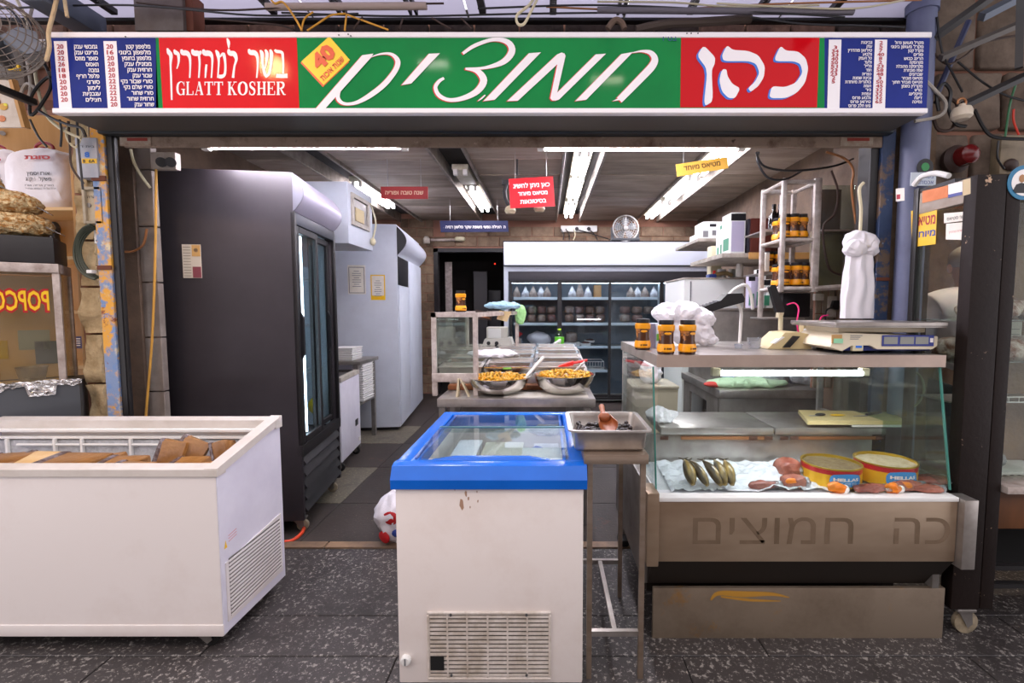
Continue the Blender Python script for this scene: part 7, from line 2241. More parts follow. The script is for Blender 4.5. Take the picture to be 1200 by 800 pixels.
MB().box((PW, -.02, .62), (.05, PD + .02, zpop - .001), .006).build('cabinet', 'fan_grey', pmc)
MB().box((PW, 0, .05), (.04, PD, .619), .006).build('lower_cabinet', 'black_metal', pmc)
for x in (PW + .05, -.05):
    MB().cyl((x, .15, 0), (x, .15, .05), .03).build('foot', 'rubber', pmc)
for i, (bold, mt) in enumerate(((.1, 'red_print'), (.02, 'yellow_print'))):
    MB().text('POPCORN', V((-.045, .0085 - .0012 * i, pz(363))), w=.28, h=.1, xd=(-1, 0, 0), bold=bold).build('mirrored_lettering', mt, pmc, False)
MB().box((-.48, .1, pz(388)), (-.36, .2, pz(362)), .02).tube([(-.42, .15, pz(388)), (-.42, .15, pz(396))], .01, 8).build('kettle', 'black_metal', pmc)
for x0, x1, p0, p1, c in ((-.5, -.26, 400, 422, '#c9b43a'), (-.5, -.32, 410, 422, '#5a8a3a'), (-.22, -.1, 388, 412, '#9fb3b5'), (-.16, -.05, 402, 430, '#5f7386')):
    MB().box((x0, PD - .0235 - .001 * (x0 < -.4 and p0 > 405), pz(p1)), (x1, PD - .0205, pz(p0))).build('poster_patch', pm('patch' + c, c, .6), pmc, False)
wp = lambda x, y, z: PM @ V((x, y, z))
o = tag(MB().lathe([(.001, -.11), (.045, -.108), (.047, .1), (.045, .108), (.001, .11)], (0, 0, 0), 22, 'X').build('yellow_roll', pm('roll_cream', '#d9a95c', .5, col2='#e0b870', scale=6)), 'yellow cream paper roll lying inside the popcorn machine', 'roll')
o.location, o.rotation_euler = wp(-.37, .1, zpop + .002), (0, 0, PA)
tb_ = thing('plastic_tub', 'clear plastic tub inside the popcorn machine', 'tub', wp(-.14, .09, zpop + .001))
MB().lathe([(.045, .001), (.06, .075), (.064, .078), (.057, .076), (.042, .005)], wp(-.14, .09, zpop + .001), 24).build('tub', 'tub_clear', tb_)


def foil_pt(u, v_):
    x = PW + u * (.058 - PW)
    drop = .02 + .06 * abs(noise.noise(V((u * 9, 0, 3)))) + (.05 if .75 < u < .88 else 0)
    if v_ < .3:
        y, z = -.008 - v_ / .3 * .015, zpop + .012
    else:
        y, z = -.026 - .012 * abs(noise.noise(V((u * 20, v_ * 4, 0)))), zpop + .012 - (v_ - .3) / .7 * drop
    return wp(x, y, z) + V([noise.noise(V((u * 40, v_ * 10, q))) * .01 for q in (1, 5, 9)])


tag(MB().grid(foil_pt, 70, 14).build('foil_strip', pm('foil', '#d8d6d4', .16, 1.0, bump=.5, bscale=40), smooth=False), 'crumpled aluminium foil along the front edge of the popcorn machine', 'foil')
tag(MB().grid(lambda u, v_: wp(PW + .02 + u * (-.05 - PW), .03 + v_ * .12, zpop + .003 + .018 * abs(noise.noise(V((u * 30, v_ * 6, 2))))), 50, 5).build('popcorn_crumbs', pm('crumbs', '#d9c49c', .7, bump=1, bscale=60)), 'pale popcorn crumbs along the floor of the popcorn machine', 'popcorn', kind='stuff')
# bags of popcorn on the machine
pm('popcorn', '#b8803a', .5, col2='#ead3a2', scale=55, lo=.4, hi=.6, bump=1.0, bscale=70, detail=2)
for i, (lx, dz_, rx, lb) in enumerate(((-.2, .06, .17, 'bottom clear bag of caramel popcorn on the popcorn machine'), (-.24, .165, .17, 'middle clear bag of caramel popcorn on the popcorn machine'), (-.36, .265, .15, 'top clear bag of caramel popcorn on the popcorn machine'))):
    zc_ = pz(278) + dz_ + .002
    t = thing('popcorn_bag', lb, 'bag', wp(lx, .12, zc_ - .05), PA, group='bags of popcorn', local=True)
    MB().ball((0, 0, .05), (rx, .13, .052), 5, sq=.75, amp=.016, fr=26, seed=i * 4).build('popcorn', 'popcorn', t)
    MB().prism([(rx * .8, -.08, .05), (rx * 1.2, -.05, .01), (rx * 1.2, .06, .012), (rx * .8, .08, .05)], (0, 0, .006)).build('bag_tip', 'clear_film', t)
# ------------------------------------------------------------------ meter boxes, socket, cable coil on the left pier
mb1 = thing('meter_box', 'light grey meter box with blue figure and yellow number labels', 'meter box', P(104, 209, 2.5))
xa1, xb1 = X(91, 2.48, 185), X(116, 2.48, 185)
MB().box((xa1, 2.47, Z(208, 2.47)), (xb1, 2.545, Z(161, 2.47)), .004).build('cover', pm('meter_grey', '#b9bcc6', .5, col2='#a3a5b0', scale=6), mb1)
MB().box((xb1 + .0005, 2.49, Z(209, 2.47)), (xb1 + .012, 2.545, Z(163, 2.47))).build('side_strip', 'steel_dark', mb1, False)
MB().text(heb('בית ד'), V((X(103.5, 2.47, 185), 2.4685, Z(173, 2.47))), w=16 * 2.47 / F, h=.012, align='C').build('lettering', 'black_print', mb1, False)
MB().text('8', V((X(102.5, 2.47, 185), 2.4685, Z(184, 2.47))), w=6 * 2.47 / F, h=.025, align='C', bold=.05).build('blue_figure', 'sign_bright_blue', mb1, False)
yl = MB().box((X(96, 2.47, 185), 2.468, Z(191.5, 2.47)), (X(113.5, 2.47, 185), 2.4695, Z(185.8, 2.47))).build('yellow_label', 'yellow_print', mb1, False)
MB().text('8  6A', V((X(104.5, 2.47, 185), 2.4672, Z(190.7, 2.47))), w=14 * 2.47 / F, h=.016, align='C', bold=.02).build('label_lettering', 'black_print', yl, False)
mb2 = thing('meter_box', 'tan steel meter box with a round lock under the grey one', 'meter box', P(108, 262, 2.5))
xa2, xb2 = X(96, 2.48, 240), X(120, 2.48, 240)
fr_ = MB()
z0, z1 = Z(262, 2.48), Z(218.5, 2.48)
for a in ((xa2, xa2 + .015, z0, z1), (xb2 - .008, xb2, z0, z1), (xa2 + .015, xb2 - .008, z0, z0 + .015), (xa2 + .015, xb2 - .008, z1 - .015, z1)):
    fr_.box((a[0], 2.48, a[2]), (a[1], 2.545, a[3]), .002, 1)
fr_.build('frame', pm('tan_steel', '#b0a48e', .5, col2='#8f8069', scale=9), mb2)
MB().box((xa2 + .015, 2.495, z0 + .015), (xb2 - .008, 2.545, z1 - .015)).build('door', pm('tan_door', '#c0b49b', .5, col2='#9b8c72', scale=7), mb2, False)
MB().text(heb('אזהרה'), V((X(109, 2.49, 230), 2.4938, Z(232, 2.49))), w=15 * 2.48 / F, h=.014, align='C').build('lettering', 'black_print', mb2, False)
MB().lathe([(.012, 0), (.012, -.004), (.008, -.005), (.001, -.005)], P(104.5, 240.5, 2.495), 16, 'Y').build('lock', 'steel_dark', mb2)
so_ = thing('wall_outlet', 'white double outlet on the stone pier inside the cable coil', 'socket', P(116, 286, 2.53))
MB().box(P(110.5, 285.5, 2.515), P(121, 269.5, 2.515) + V((0, .03, 0)), .004).build('plate', 'white_plastic', so_)
for px, py in ((114, 273), (118, 276), (114, 282), (118, 282)):
    MB().cyl(P(px, py, 2.515), P(px, py, 2.511), .006, seg=8).build('hole', 'black_plastic', so_)
cr = thing('cable_coil', 'coil of dark green cable hanging on the stone pier', 'cable', P(110, 324, 2.5))
for k in range(5):
    c = P(119, 296, 2.5)
    pts_ = [c + V((-.105 * math.sin(a) * (1 + .04 * k), -.006 * k + .004 * math.sin(a * 3 + k), .128 * math.cos(a) * (1 + .025 * k))) for a in [math.radians(10 + i * 10) for i in range(17)]]
    MB().tube(pts_, .0055, 6).build('loop', pm('coil_green', '#3a4032', .5), cr)
MB().box(P(101, 320, 2.46), P(107, 316, 2.46) + V((0, .03, 0)), .003).build('tie', 'white_plastic', cr)
# yellow-brown cables by the black fridge, socket above it
pm('ochre_cable', '#c8943f', .5)
cable(spline([P(183, 185, 2.63), P(182.5, 260, 2.62), P(181, 330, 2.62), P(178, 400, 2.62), P(174, 450, 2.62), P(171, 487, 2.62), P(170, 530, 2.62)], 6), .006, 'ochre_cable', 'ochre cable running down beside the black fridge')
cable(spline([P(153, 175, 2.6), P(157, 190, 2.6), P(165, 205, 2.61), P(176, 220, 2.62)], 6), .007, 'cream_plastic', 'pale cable sagging above the black fridge corner')
cable(spline([P(147, 295, 2.62), P(157, 294, 2.62), P(168, 286, 2.62), P(172, 268, 2.62)], 6), .006, 'copper', 'copper coloured cable bending round the tiled jamb')
t = thing('wall_outlet', 'old wall outlet with black plugs above the black fridge', 'socket', P(190, 195, 2.62))
MB().box(P(177, 198, 2.62), P(205, 178, 2.62) + V((0, .04, 0)), .005).build('plate', 'grime_white', t)
for px in (189, 200):
    MB().cyl(P(px, 190, 2.62), P(px, 190, 2.57), .025, seg=14).build('plug', 'black_plastic', t)

# ------------------------------------------------------------------ fan, poster, lamp shade and rope at the upper left
fa = thing('wall_fan', 'dusty grey wall fan with wire cage at the upper left corner', 'fan', P(-10, 60, 2.3))
fc = P(-14, 44, 2.15)
Mr = Matrix.Rotation(math.radians(28), 3, 'Z') @ Matrix.Rotation(math.radians(-14), 3, 'X')
pm('fan_wire', '#6f665e', .5, .4, col2='#8f8478', scale=10)
R0 = .19
g_ = MB()
for k in range(11):
    a = math.radians(8 + k * 8.2)
    rr_, yy = R0 * math.sin(a), -.11 * math.cos(a)
    g_.tube([fc + Mr @ V((rr_ * math.cos(q), yy, rr_ * math.sin(q))) for q in [i / 40 * 6.2832 for i in range(40)]], .0022 if k < 10 else .006, 5, True)
for k in range(20):
    q = k / 20 * 6.2832
    g_.tube([fc + Mr @ V((R0 * math.sin(a) * math.cos(q), -.11 * math.cos(a), R0 * math.sin(a) * math.sin(q))) for a in [math.radians(8 + i * 10) for i in range(9)]], .0018, 4)
    g_.tube([fc + Mr @ V((R0 * math.sin(a) * math.cos(q), .08 * math.cos(a), R0 * math.sin(a) * math.sin(q))) for a in [math.radians(20 + i * 14) for i in range(6)]], .0018, 4)
g_.build('cage', 'fan_wire', fa)
for k in range(3):
    a0 = k * 2.094
    pts_ = [fc + Mr @ V((r * math.cos(a0 + d_), .01 - .02 * (d_ - .3), r * math.sin(a0 + d_))) for r, d_ in ((.03, 0), (.12, -.25), (.165, 0), (.165, .5), (.12, .75), (.04, .6))]
    MB().prism(pts_, Mr @ V((0, .004, 0))).build('blade', pm('fan_blade2', '#7f8896', .4), fa, False)
MB().lathe([(.03, -.03), (.04, 0), (.05, .06), (.03, .16), (.001, .17)], (0, 0, 0), 18, 'Y').build('motor', 'fan_grey', fa)
o = fa.children[-1]
o.rotation_euler = Mr.to_euler()
o.location = fc - V(fa.location) + V(fa.location) * 0
o.data.transform(Matrix.Translation(V(fa.location)))
MB().box(fc + Mr @ V((-.03, .12, -.16)), fc + Mr @ V((.03, .3, -.08)), .01).build('bracket', 'black_metal', fa)
ft = thing('food_poster', 'pale food poster on a slanted board at the upper left', 'poster', P(10, 150, 2.45))
MB().prism([P(-30, 88, 2.45), P(9, 91, 2.45), P(25, 149, 2.45), P(-30, 149, 2.45)], (0, .012, 0)).build('board', pm('poster_paper', '#cfc7bb', .5, col2='#b8ab9b', scale=12), ft, False)
MB().prism([P(9.2, 91, 2.44), P(13, 91, 2.44), P(29, 149, 2.44), P(25.2, 149, 2.44)], (0, .03, 0)).build('edge_strip', 'plywood', ft, False)
for px, py, r, c in ((4, 125, .022, '#c79a3a'), (6, 123, .012, '#d8d23a'), (2, 139, .02, '#c77a4a'), (-6, 120, .03, '#8a4a2c')):
    MB().ball(P(px, py, 2.448), (r, .002, r * .8), 2).build('food_picture', pm('pict' + c, c, .5), ft)
lsd = thing('lamp_shade', 'small white lamp shade hanging beside the left end of the sign', 'lamp', P(53, 60, 2.3))
ls_ = MB().lathe([(.022, 0), (.03, .03), (.055, .09), (.075, .12), (.07, .12), (.05, .09), (.02, .01)], (0, 0, 0), 24).build('shade', 'white_plastic', lsd)
ls_.rotation_euler = (.4, math.radians(-125), 0)
ls_.location = P(60, 52, 2.34) - V(lsd.location)
ls_.data.transform(Matrix.Translation(V(lsd.location)))
tag(MB().tube(spline([P(68, -8, 2.18), P(63, 14, 2.18), P(57, 38, 2.17), P(58, 55, 2.17), P(54, 72, 2.17)], 6), [.008] * 24 + [.004], 7).build('rope', pm('rope', '#cbb38c', .8, bump=.5, bscale=60)), 'cream rope end dangling at the left end of the sign', 'rope')
tag(MB().tube(spline([P(75, -6, 2.18), P(77, 8, 2.18), P(79, 20, 2.18)], 5), .007, 7).build('rope', 'rope'), 'short cream rope end dangling above the left price list', 'rope')
tag(MB().box((0, 0, 0), (.11, .3, .1), .01).build('grey_bracket', pm('bracket_grey', '#5d6573', .45, .3)), 'heavy grey steel bracket above the left end of the sign', 'bracket').location = P(78, 25, 2.3)
t = thing('wall_conduit', 'rusty steel box bolted on the wall above the left price list', 'box', P(187, 30, 2.4))
MB().box(P(158, 36, 2.34), P(213, -8, 2.34) + V((0, .1, 0)), .006).build('plate', pm('plate_grey', '#7a716b', .55, .3, col2='#5d5149', scale=5), t)
MB().box(P(214, 36, 2.36), P(225, -8, 2.36) + V((0, .08, 0)), .004).build('side_plate', 'rust', t)
tag(MB().tube([P(312, 8, 2.3), P(500, 7, 2.3)], .016, 12).build('water_pipe', pm('pipe_pink', '#b9a59a', .5)), 'pale pipe running along the awning above the sign', 'pipe')
tag(MB().tube([P(700, 12, 2.3), P(1000, 14, 2.3)], .014, 12).build('water_pipe', pm('pipe_grey', '#6d6870', .5)), 'grey pipe running along the awning above the red panel', 'pipe')
wires = [([(0, 10), (150, 6), (300, 18), (420, 16)], 'black_plastic'), ([(160, 3), (260, 12), (380, 6), (520, 4)], 'brown_lead'), ([(330, 15), (470, 19), (620, 16), (800, 14), (960, 12)], 'black_plastic'), ([(640, 8), (760, 12), (900, 5), (1080, 0)], 'copper'), ([(840, 4), (920, 8), (1000, 10), (1060, 0)], 'cream_plastic'), ([(560, 10), (700, 6), (850, 12), (990, 20)], 'black_plastic'), ([(700, 2), (790, 3), (860, 8), (960, 6)], 'cream_plastic'), ([(240, 22), (290, 26), (330, 30), (345, 36)], 'brown_lead'), ([(880, 20), (940, 28), (1010, 30), (1060, 32)], 'black_plastic')]
wl = ['black cable slung above the left price list', 'thin brown cable slung before the pale pipe', 'long black cable slung above the green panel', 'copper brown cable slung above the red panel to the right', 'cream cable slung above the right price list', 'black cable sagging along the grey pipe', 'cream cable lying over the right rafters', 'short brown cable behind the top edge of the sign', 'black cable behind the right top edge of the sign']
for i, (pts_, mt) in enumerate(wires):
    cable(spline([P(a, b, 2.28 + .012 * (i % 4)) for a, b in pts_], 6), .0042, mt, wl[i])
pm('yellow_wire', '#d79a2c', .5)
cable(spline([P(315, -4, 2.26), P(322, 4, 2.26), P(332, 3, 2.26), P(345, 20, 2.26), P(354, 36, 2.26)], 6), .005, 'yellow_wire', 'yellow cable looping down to the sign edge')
for i, pts_ in enumerate(([(405, 16), (388, 18), (372, 28), (360, 36)], [(367, 14), (357, 22), (353, 36)], [(406, 18), (404, 36)], [(406, 17), (425, 24), (455, 35)], [(472, 22), (468, 34)], [(506, 21), (528, 34)], [(540, 21), (553, 34)], [(425, 20), (414, 34)])):
    cable(spline([P(a, b, 2.27) for a, b in pts_], 6), .004, 'yellow_wire' if i < 4 else 'brown_lead', 'thin %s wire behind the top edge of the sign, %s of four' % ('yellow' if i < 4 else 'brown', ['second', 'first', 'third', 'last', 'second', 'third', 'last', 'first'][i]))
cable(spline([P(628, -6, 2.2), P(620, 6, 2.2), P(606, 18, 2.2), P(607, 28, 2.2), P(614, 28, 2.2), P(622, 14, 2.2), P(632, -6, 2.2)], 6), .006, 'cream_plastic', 'cream cable loop hanging above the middle of the sign')
tag(MB().tube(spline([P(712, 34, 2.3), P(720, 24, 2.3), P(728, 26, 2.3), P(732, 34, 2.3)], 4), .014, 8).build('rag_knot', pm('rag_brown', '#6d5a4c', .9)), 'brown rag knotted on the awning above the sign', 'rag')
tag(MB().tube(spline([P(745, 35, 2.36), P(780, 28, 2.36), P(820, 26, 2.36), P(880, 22, 2.36)], 5), .02, 8).build('cable_bundle', pm('bundle', '#574a42', .8)), 'thick brown cable bundle above the red panel', 'cable')
# tangle of cables at the left of the sign
for i, (pts_, mt, lb) in enumerate((([(32, 20), (45, 60), (60, 95), (50, 120), (36, 135), (38, 110), (58, 90), (66, 110)], 'black_plastic', 'thick black cable tangled left of the price list'),
                                    ([(20, 0), (38, 40), (42, 90), (52, 130), (70, 150), (95, 162)], 'cream_plastic', 'cream cable running down to the meter boxes'),
                                    ([(40, 0), (30, 50), (36, 100), (30, 118), (24, 112), (32, 98), (46, 108)], 'grime_white', 'grey cable coiled left of the price list'),
                                    ([(46, 130), (60, 138), (80, 146), (95, 150), (100, 160)], 'black_plastic', 'black cable running under the sign to the grey meter box'),
                                    ([(90, 140), (92, 170), (95, 200), (97, 222)], 'black_plastic', 'black lead hanging over the grey meter box'),
                                    ([(80, 142), (82, 170), (84, 195), (98, 215)], 'brown_lead', 'brown lead curving left of the grey meter box'),
                                    ([(70, 140), (72, 155), (71, 172)], 'black_plastic', 'short black lead hanging over the rice bag'),
                                    ([(35, 140), (45, 160), (55, 172)], 'black_plastic', 'black lead drooping to the rice bag handle'),
                                    ([(85, 145), (78, 152), (80, 165), (90, 172), (98, 150)], 'cream_plastic', 'cream cable loop under the left end of the sign'),
                                    ([(0, 8), (15, 14), (30, 40), (40, 80)], 'black_plastic', 'black cable running past the wall fan'))):
    cable(spline([P(a, b, 2.4 + .012 * (i % 3)) for a, b in pts_], 6), .007 if i < 4 else .005, mt, lb)
bo = tag(bx(X(24, 2.6), X(60, 2.6), 2.56, 2.615, Z(100, 2.56), Z(38, 2.56), .006).build('old_breaker_box', pm('old_box', '#6f675d', .6, col2='#574e45', scale=6)), 'dull grey breaker box behind the cable tangle at the upper left', 'box')
tag(bx(X(36, 2.56), X(48, 2.56), 2.55, 2.56, Z(82, 2.55), Z(76, 2.55)).build('box_label', 'yellow_print'), 'orange yellow label strip on the dull breaker box', 'label')

# ------------------------------------------------------------------ right side: pipe, neighbour's glass case
def PXp(px, py, x):
    """point on the upright plane X = x"""
    u, v = (px - CX) / F, (CY - py) / F
    t = x / u
    return V((x, t * (v * math.sin(PIT) + math.cos(PIT)), H + t * (v * math.cos(PIT) - math.sin(PIT))))


pp = thing('drain_pipe', 'thick lavender drain pipe at the right end of the sign', 'pipe', (X(1077, 2.46, 100), 2.46, 0))
xp = X(1076, 2.46, 100)
MB().cyl((xp, 2.46, 0), (xp, 2.46, 3.6), .062, seg=24).build('pipe', pm('pipe_lavender', '#6d7390', .5, col2='#5f6480', scale=4), pp)
MB().cyl((xp, 2.46, Z(16, 2.46)), (xp, 2.46, Z(4, 2.46)), .07, seg=24).build('collar', 'pipe_lavender', pp)
sd_ = MB().lathe([(.001, -.0025), (.04, -.0025), (.04, 0)], V((xp + .005, 2.395, Z(196, 2.4))), 24, 'Y').build('round_sticker', 'black_print', pp)
MB().lathe([(.001, -.0035), (.02, -.0035), (.02, -.0026)], V((xp + .005, 2.395, Z(196, 2.4))), 20, 'Y').build('globe_print', pm('globe_green', '#2f8a4a', .5), sd_)
wsn = MB().box((X(1057, 2.385), 2.383, Z(217.5, 2.385)), (X(1086, 2.385), 2.386, Z(202, 2.385))).build('white_sticker', pm('pale_sticker', '#c9d2dc', .5), pp, False)
m_ = MB()
m_.text(heb('בשרים'), V((X(1084, 2.38), 2.382, Z(208.5, 2.38))), w=16 * 2.38 / F, align='R')
m_.text(heb('אכסחנת'), V((X(1084, 2.38), 2.382, Z(215.5, 2.38))), w=22 * 2.38 / F, align='R')
m_.build('lettering', 'blue_ink', wsn, False)

nc = thing('glass_case', 'tall brown framed glass case of the neighbouring stall at the right edge', 'display case', (2.1, 2.2, 0))
NX, NY0, NY1 = 1.735, 1.95, 2.28
chips('brown_paint', '#1e1512', [('#b89a80', 14, .66, .02, 3), ('#160e0c', 3, .5, .3, 1)], .6, bump=.08)
MATS['brown_paint'].node_tree.nodes['Principled BSDF'].inputs['Specular IOR Level'].default_value = .2
zt_ = Z(204, NY0)
MB().box((NX - .012, NY0, .12), (X(1164, NY0, 480) - .004, NY0 + .06, zt_), .005).build('corner_post', 'brown_paint', nc)
MB().box((X(1164, NY0, 480), NY0 + .002, .12), (X(1166, NY0, 480) + .05, NY0 + .1, zt_), .005).build('corner_post', 'brown_paint', nc)
MB().box((NX - .015, NY1 - .03, .12), (NX + .02, NY1, zt_ + .02), .003).build('rear_post', 'dark_frame', nc)
hd_ = MB().box((NX - .01, NY0 + .062, Z(234, NY0)), (NX + .02, NY1 - .031, zt_ - .004), .004).build('side_header', pm('header_beige', '#a89c90', .5, col2='#8c7f72', scale=6), nc)
NZ0 = .66
MB().box((NX - .003, NY0 + .062, NZ0), (NX + .001, NY1 - .031, Z(234, NY0) - .001)).build('side_glass', glass('case_glass2', '#f0f4f1', .035, .012), nc, False)
NXR = 3.2
MB().box((X(1168, NY0, 480) + .05, NY0 + .04, NZ0 + .02), (NXR, NY0 + .045, Z(232, NY0))).build('front_glass', 'case_glass2', nc, False)
MB().box((X(1168, NY0, 480) + .05, NY0, Z(232, NY0)), (NXR, NY0 + .1, zt_), .004).build('front_header', 'header_beige', nc)
MB().box((NX - .01, NY0 + .11, zt_ - .002), (NXR, NY1, zt_ + .012)).build('roof', 'dark_frame', nc, False)
MB().box((NX - .01, NY0 + .11, NZ0 - .04), (NXR, NY1, NZ0), .003).build('floor_plate', 'alu_worn', nc)
MB().box((X(1168, NY0, 480) + .05, NY0 - .02, NZ0 - .03), (NXR, NY0 + .1, NZ0 + .0), .003).build('front_ledge', 'alu_worn', nc)
MB().box((X(1168, NY0, 480) + .03, NY0 + .03, .46), (NXR, NY0 + .06, NZ0 - .04), .003).build('wood_panel', pm('old_wood', '#6b3f1a', .55, col2='#4a2a10', scale=5, stretch=(1, 1, .3)), nc)
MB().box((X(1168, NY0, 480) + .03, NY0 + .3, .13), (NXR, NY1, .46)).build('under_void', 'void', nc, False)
for z in (.2, .28):
    MB().box((X(1168, NY0, 480) + .03, NY0 + .02, z), (NXR, NY0 + .05, z + .02)).build('base_rail', 'dark_frame', nc, False)
MB().box((2.12, NY1 - .03, NZ0), (NXR, NY1 - .02, zt_ - .02)).build('back_board', pm('case_back', '#8a6a4a', .6, col2='#6b5038', scale=6, bump=.4), nc, False)
for py in (375, 425, 473, 588):
    z = Z(py, NY0 + .06)
    MB().box((NX + .025, NY0 + .11, z - .006), (NXR - .02, NY1 - .035, z)).build('shelf', 'alu' if py > 440 else glass('shelf_glass', '#dfe8e4', .1, .08), nc, False)
    if py in (473, 588):
        g_ = MB()
        for i in range(26):
            x = X(1168, NY0, 480) + .06 + i * .045
            g_.cyl((x, NY0 + .106, z - .002), (x, NY0 + .106, z + .02), .002, seg=5)
        g_.cyl((X(1168, NY0, 480) + .05, NY0 + .106, z + .02), (NXR - .02, NY0 + .106, z + .02), .003, seg=6)
        g_.build('shelf_grid', 'white_plastic', nc)
wl_ = caster(nc, X(1122, NY0 + .03, 770), NY0 + .03, .12, .05)
MB().prism([P(1138, 755, NY0), P(1163, 760, NY0), P(1163, 763.5, NY0), P(1138, 759, NY0)], (0, .02, 0)).build('brake_lever', 'chrome', nc, False)
for (q, mt, nm) in (([(1081, 224), (1111, 217), (1111, 231), (1081, 238)], pm('orange_sticker', '#d9824f', .6, col2='#c9703c', scale=20), 'orange_sticker'), ([(1111.5, 216), (1128, 212.5), (1128, 226), (1111.5, 230)], 'white_print', 'white_sticker'), ([(1111.5, 228), (1128, 224.5), (1128, 228), (1111.5, 232)], 'scale_blue', 'blue_sticker'), ([(1128.5, 211), (1137.5, 208.5), (1137.5, 227), (1128.5, 229.5)], pm('peel', '#cbb892', .7), 'peeled_sticker')):
    pts_ = [PXp(a, b, NX - .0115) for a, b in q]
    if nm == 'blue_sticker':
        pts_ = [p - V((.001, 0, 0)) for p in pts_]
    MB().prism(pts_, (-.0008, 0, 0)).build(nm, mt, hd_, False)
ysn = MB().prism([PXp(a, b, NX - .005) for a, b in ((1068, 247), (1098.5, 242), (1096.5, 286), (1068.5, 289.5))], (-.0015, 0, 0)).build('yellow_sheet', chips('yellow_sheet', '#e8bb34', [('#f0dc9a', 6, .62, .08, 2)], .5), nc, False)
for st, y0, mt in (('מטיאס', 265, pm('dark_red_ink', '#a0222e', .5)), ('מיוחד', 279, 'blue_ink')):
    a, b = PXp(1070, y0, NX - .007), PXp(1096, y0 - 3.5, NX - .007)
    MB().text(heb(st), a, w=(b - a).length, h=.045 if y0 < 270 else .03, xd=(b - a).normalized(), yd=(0, 0, 1), bold=.03).build('lettering', mt, ysn, False)
for q, nm, st, mt in (([(1106.5, 250), (1136, 247.5), (1135.5, 258), (1106.5, 261.5)], 'white_note', 'סגור מטיאס', 'black_print'), ([(1109, 262), (1132.5, 260), (1132, 281), (1108.5, 280.5)], 'white_note', 'כשרות מהדרין', 'red_print')):
    nt_ = MB().prism([PXp(a, b, NX - .005) for a, b in q], (-.0012, 0, 0)).build(nm, 'paper', nc, False)
    a, b = PXp(q[0][0] + 3, q[0][1] + 8.5 + (3 if mt == 'red_print' else 0), NX - .007), PXp(q[1][0] - 3, q[1][1] + 7.5 + (3 if mt == 'red_print' else 0), NX - .007)
    MB().text(heb(st), a, w=(b - a).length, xd=(b - a).normalized(), yd=(0, 0, 1)).build('lettering', mt, nt_, False)
MB().prism([PXp(a, b, NX - .016) for a, b in ((1050, 221), (1060, 220), (1060, 235), (1050, 236))], (-.001, 0, 0)).build('small_label', 'paper', nc, False)
MB().prism([PXp(a, b, NX - .017) for a, b in ((1051, 228), (1055, 227.5), (1055, 233), (1051, 233.5))], (-.001, 0, 0)).build('small_label_print', 'red_ink', nc, False)
tag(MB().prism([P(1050, 316, 2.47), P(1056, 314, 2.47), P(1057, 330, 2.47), P(1051, 333, 2.47)], (0, .002, 0)).build('torn_note', 'paper'), 'torn white note stuck between the blue post and the glass case', 'note')
tag(MB().prism([P(1048, 347, 2.47), P(1056.5, 347, 2.47), P(1056.5, 361, 2.47), P(1048, 361, 2.47)], (0, .002, 0)).build('yellow_note', 'yellow_print'), 'yellow note stuck between the blue post and the glass case', 'note')
# round portrait sticker on the front header
rs = MB().lathe([(.001, -.002), (.068, -.002), (.068, 0)], P(1200, 214, NY0), 36, 'Y').build('round_badge', pm('badge_ring', '#1d6f96', .4), nc)
MB().lathe([(.001, -.003), (.052, -.003), (.052, -.0021)], P(1200, 214, NY0), 36, 'Y').build('badge_field', 'white_print', rs)
MB().prism([P(a, b, NY0 - .0035) for a, b in ((1187, 223), (1191, 216), (1197, 214), (1204, 216), (1209, 222), (1209, 226), (1190, 226))], (0, -.0005, 0)).build('badge_figure', 'black_print', rs, False)
MB().ball(P(1198, 209, NY0 - .004), (.013, .0012, .016), 2).build('badge_head', pm('badge_tan', '#a8794f', .5), rs)
tag(MB().tube(spline([PXp(1071, 217, NX), PXp(1080, 207, NX), PXp(1096, 203, NX), PXp(1112, 206, NX)], 6), .012, 8).build('white_conduit', 'white_plastic'), 'short white conduit lying on top of the glass case', 'pipe')
# goods in the neighbour's case
pm('food_wrap_a', '#a8887a', .3, col2='#d2c4ba', scale=18, lo=.4, hi=.6, bump=.5, bscale=40)
pm('food_wrap_b', '#8c5f48', .3, col2='#cdbcae', scale=18, lo=.4, hi=.6, bump=.5, bscale=40)
i = 0
for py, row, lab in ((375, ((1.93, .055, .035), (2.05, .05, .04), (2.17, .055, .035)), 'top'), (425, ((1.83, .06, .045), (1.95, .05, .05), (2.06, .05, .045), (2.18, .06, .05)), 'second')):
    for k, (x, rx, rz) in enumerate(row):
        z = Z(py, NY0 + .06)
        tag(MB().ball((x, NY0 + .2, z + rz + .004), (rx, .07, rz), 3, sq=.7, amp=.018, fr=14, seed=i).build('wrapped_food', ('food_wrap_a', 'food_wrap_b')[i % 2]), 'wrapped food on the %s shelf of the right glass case, %s from the left' % (lab, ['first', 'second', 'third', 'fourth'][k]), 'food pack', 'wrapped foods in the right glass case')
        i += 1
z = Z(588, NY0 + .06)
wbk = thing('plastic_basket', 'white slotted plastic basket in the lower part of the right glass case', 'basket', (2.02, NY0 + .2, z))
bx0, bx1 = X(1162, NY0 + .11, 575), X(1240, NY0 + .11, 575)
MB().box((bx0, NY0 + .12, z + .002), (bx1, NY0 + .28, z + .012)).build('base', 'white_plastic', wbk)
MB().box((bx0 - .008, NY0 + .112, z + .1), (bx1 + .008, NY0 + .29, z + .112), .003).build('rim', 'white_plastic', wbk)
for i in range(9):
    x = bx0 + i * (bx1 - bx0) / 9
    MB().box((x + .004, NY0 + .118, z + .012), (x + .02, NY0 + .124, z + .1), .002).build('slat', 'white_plastic', wbk)
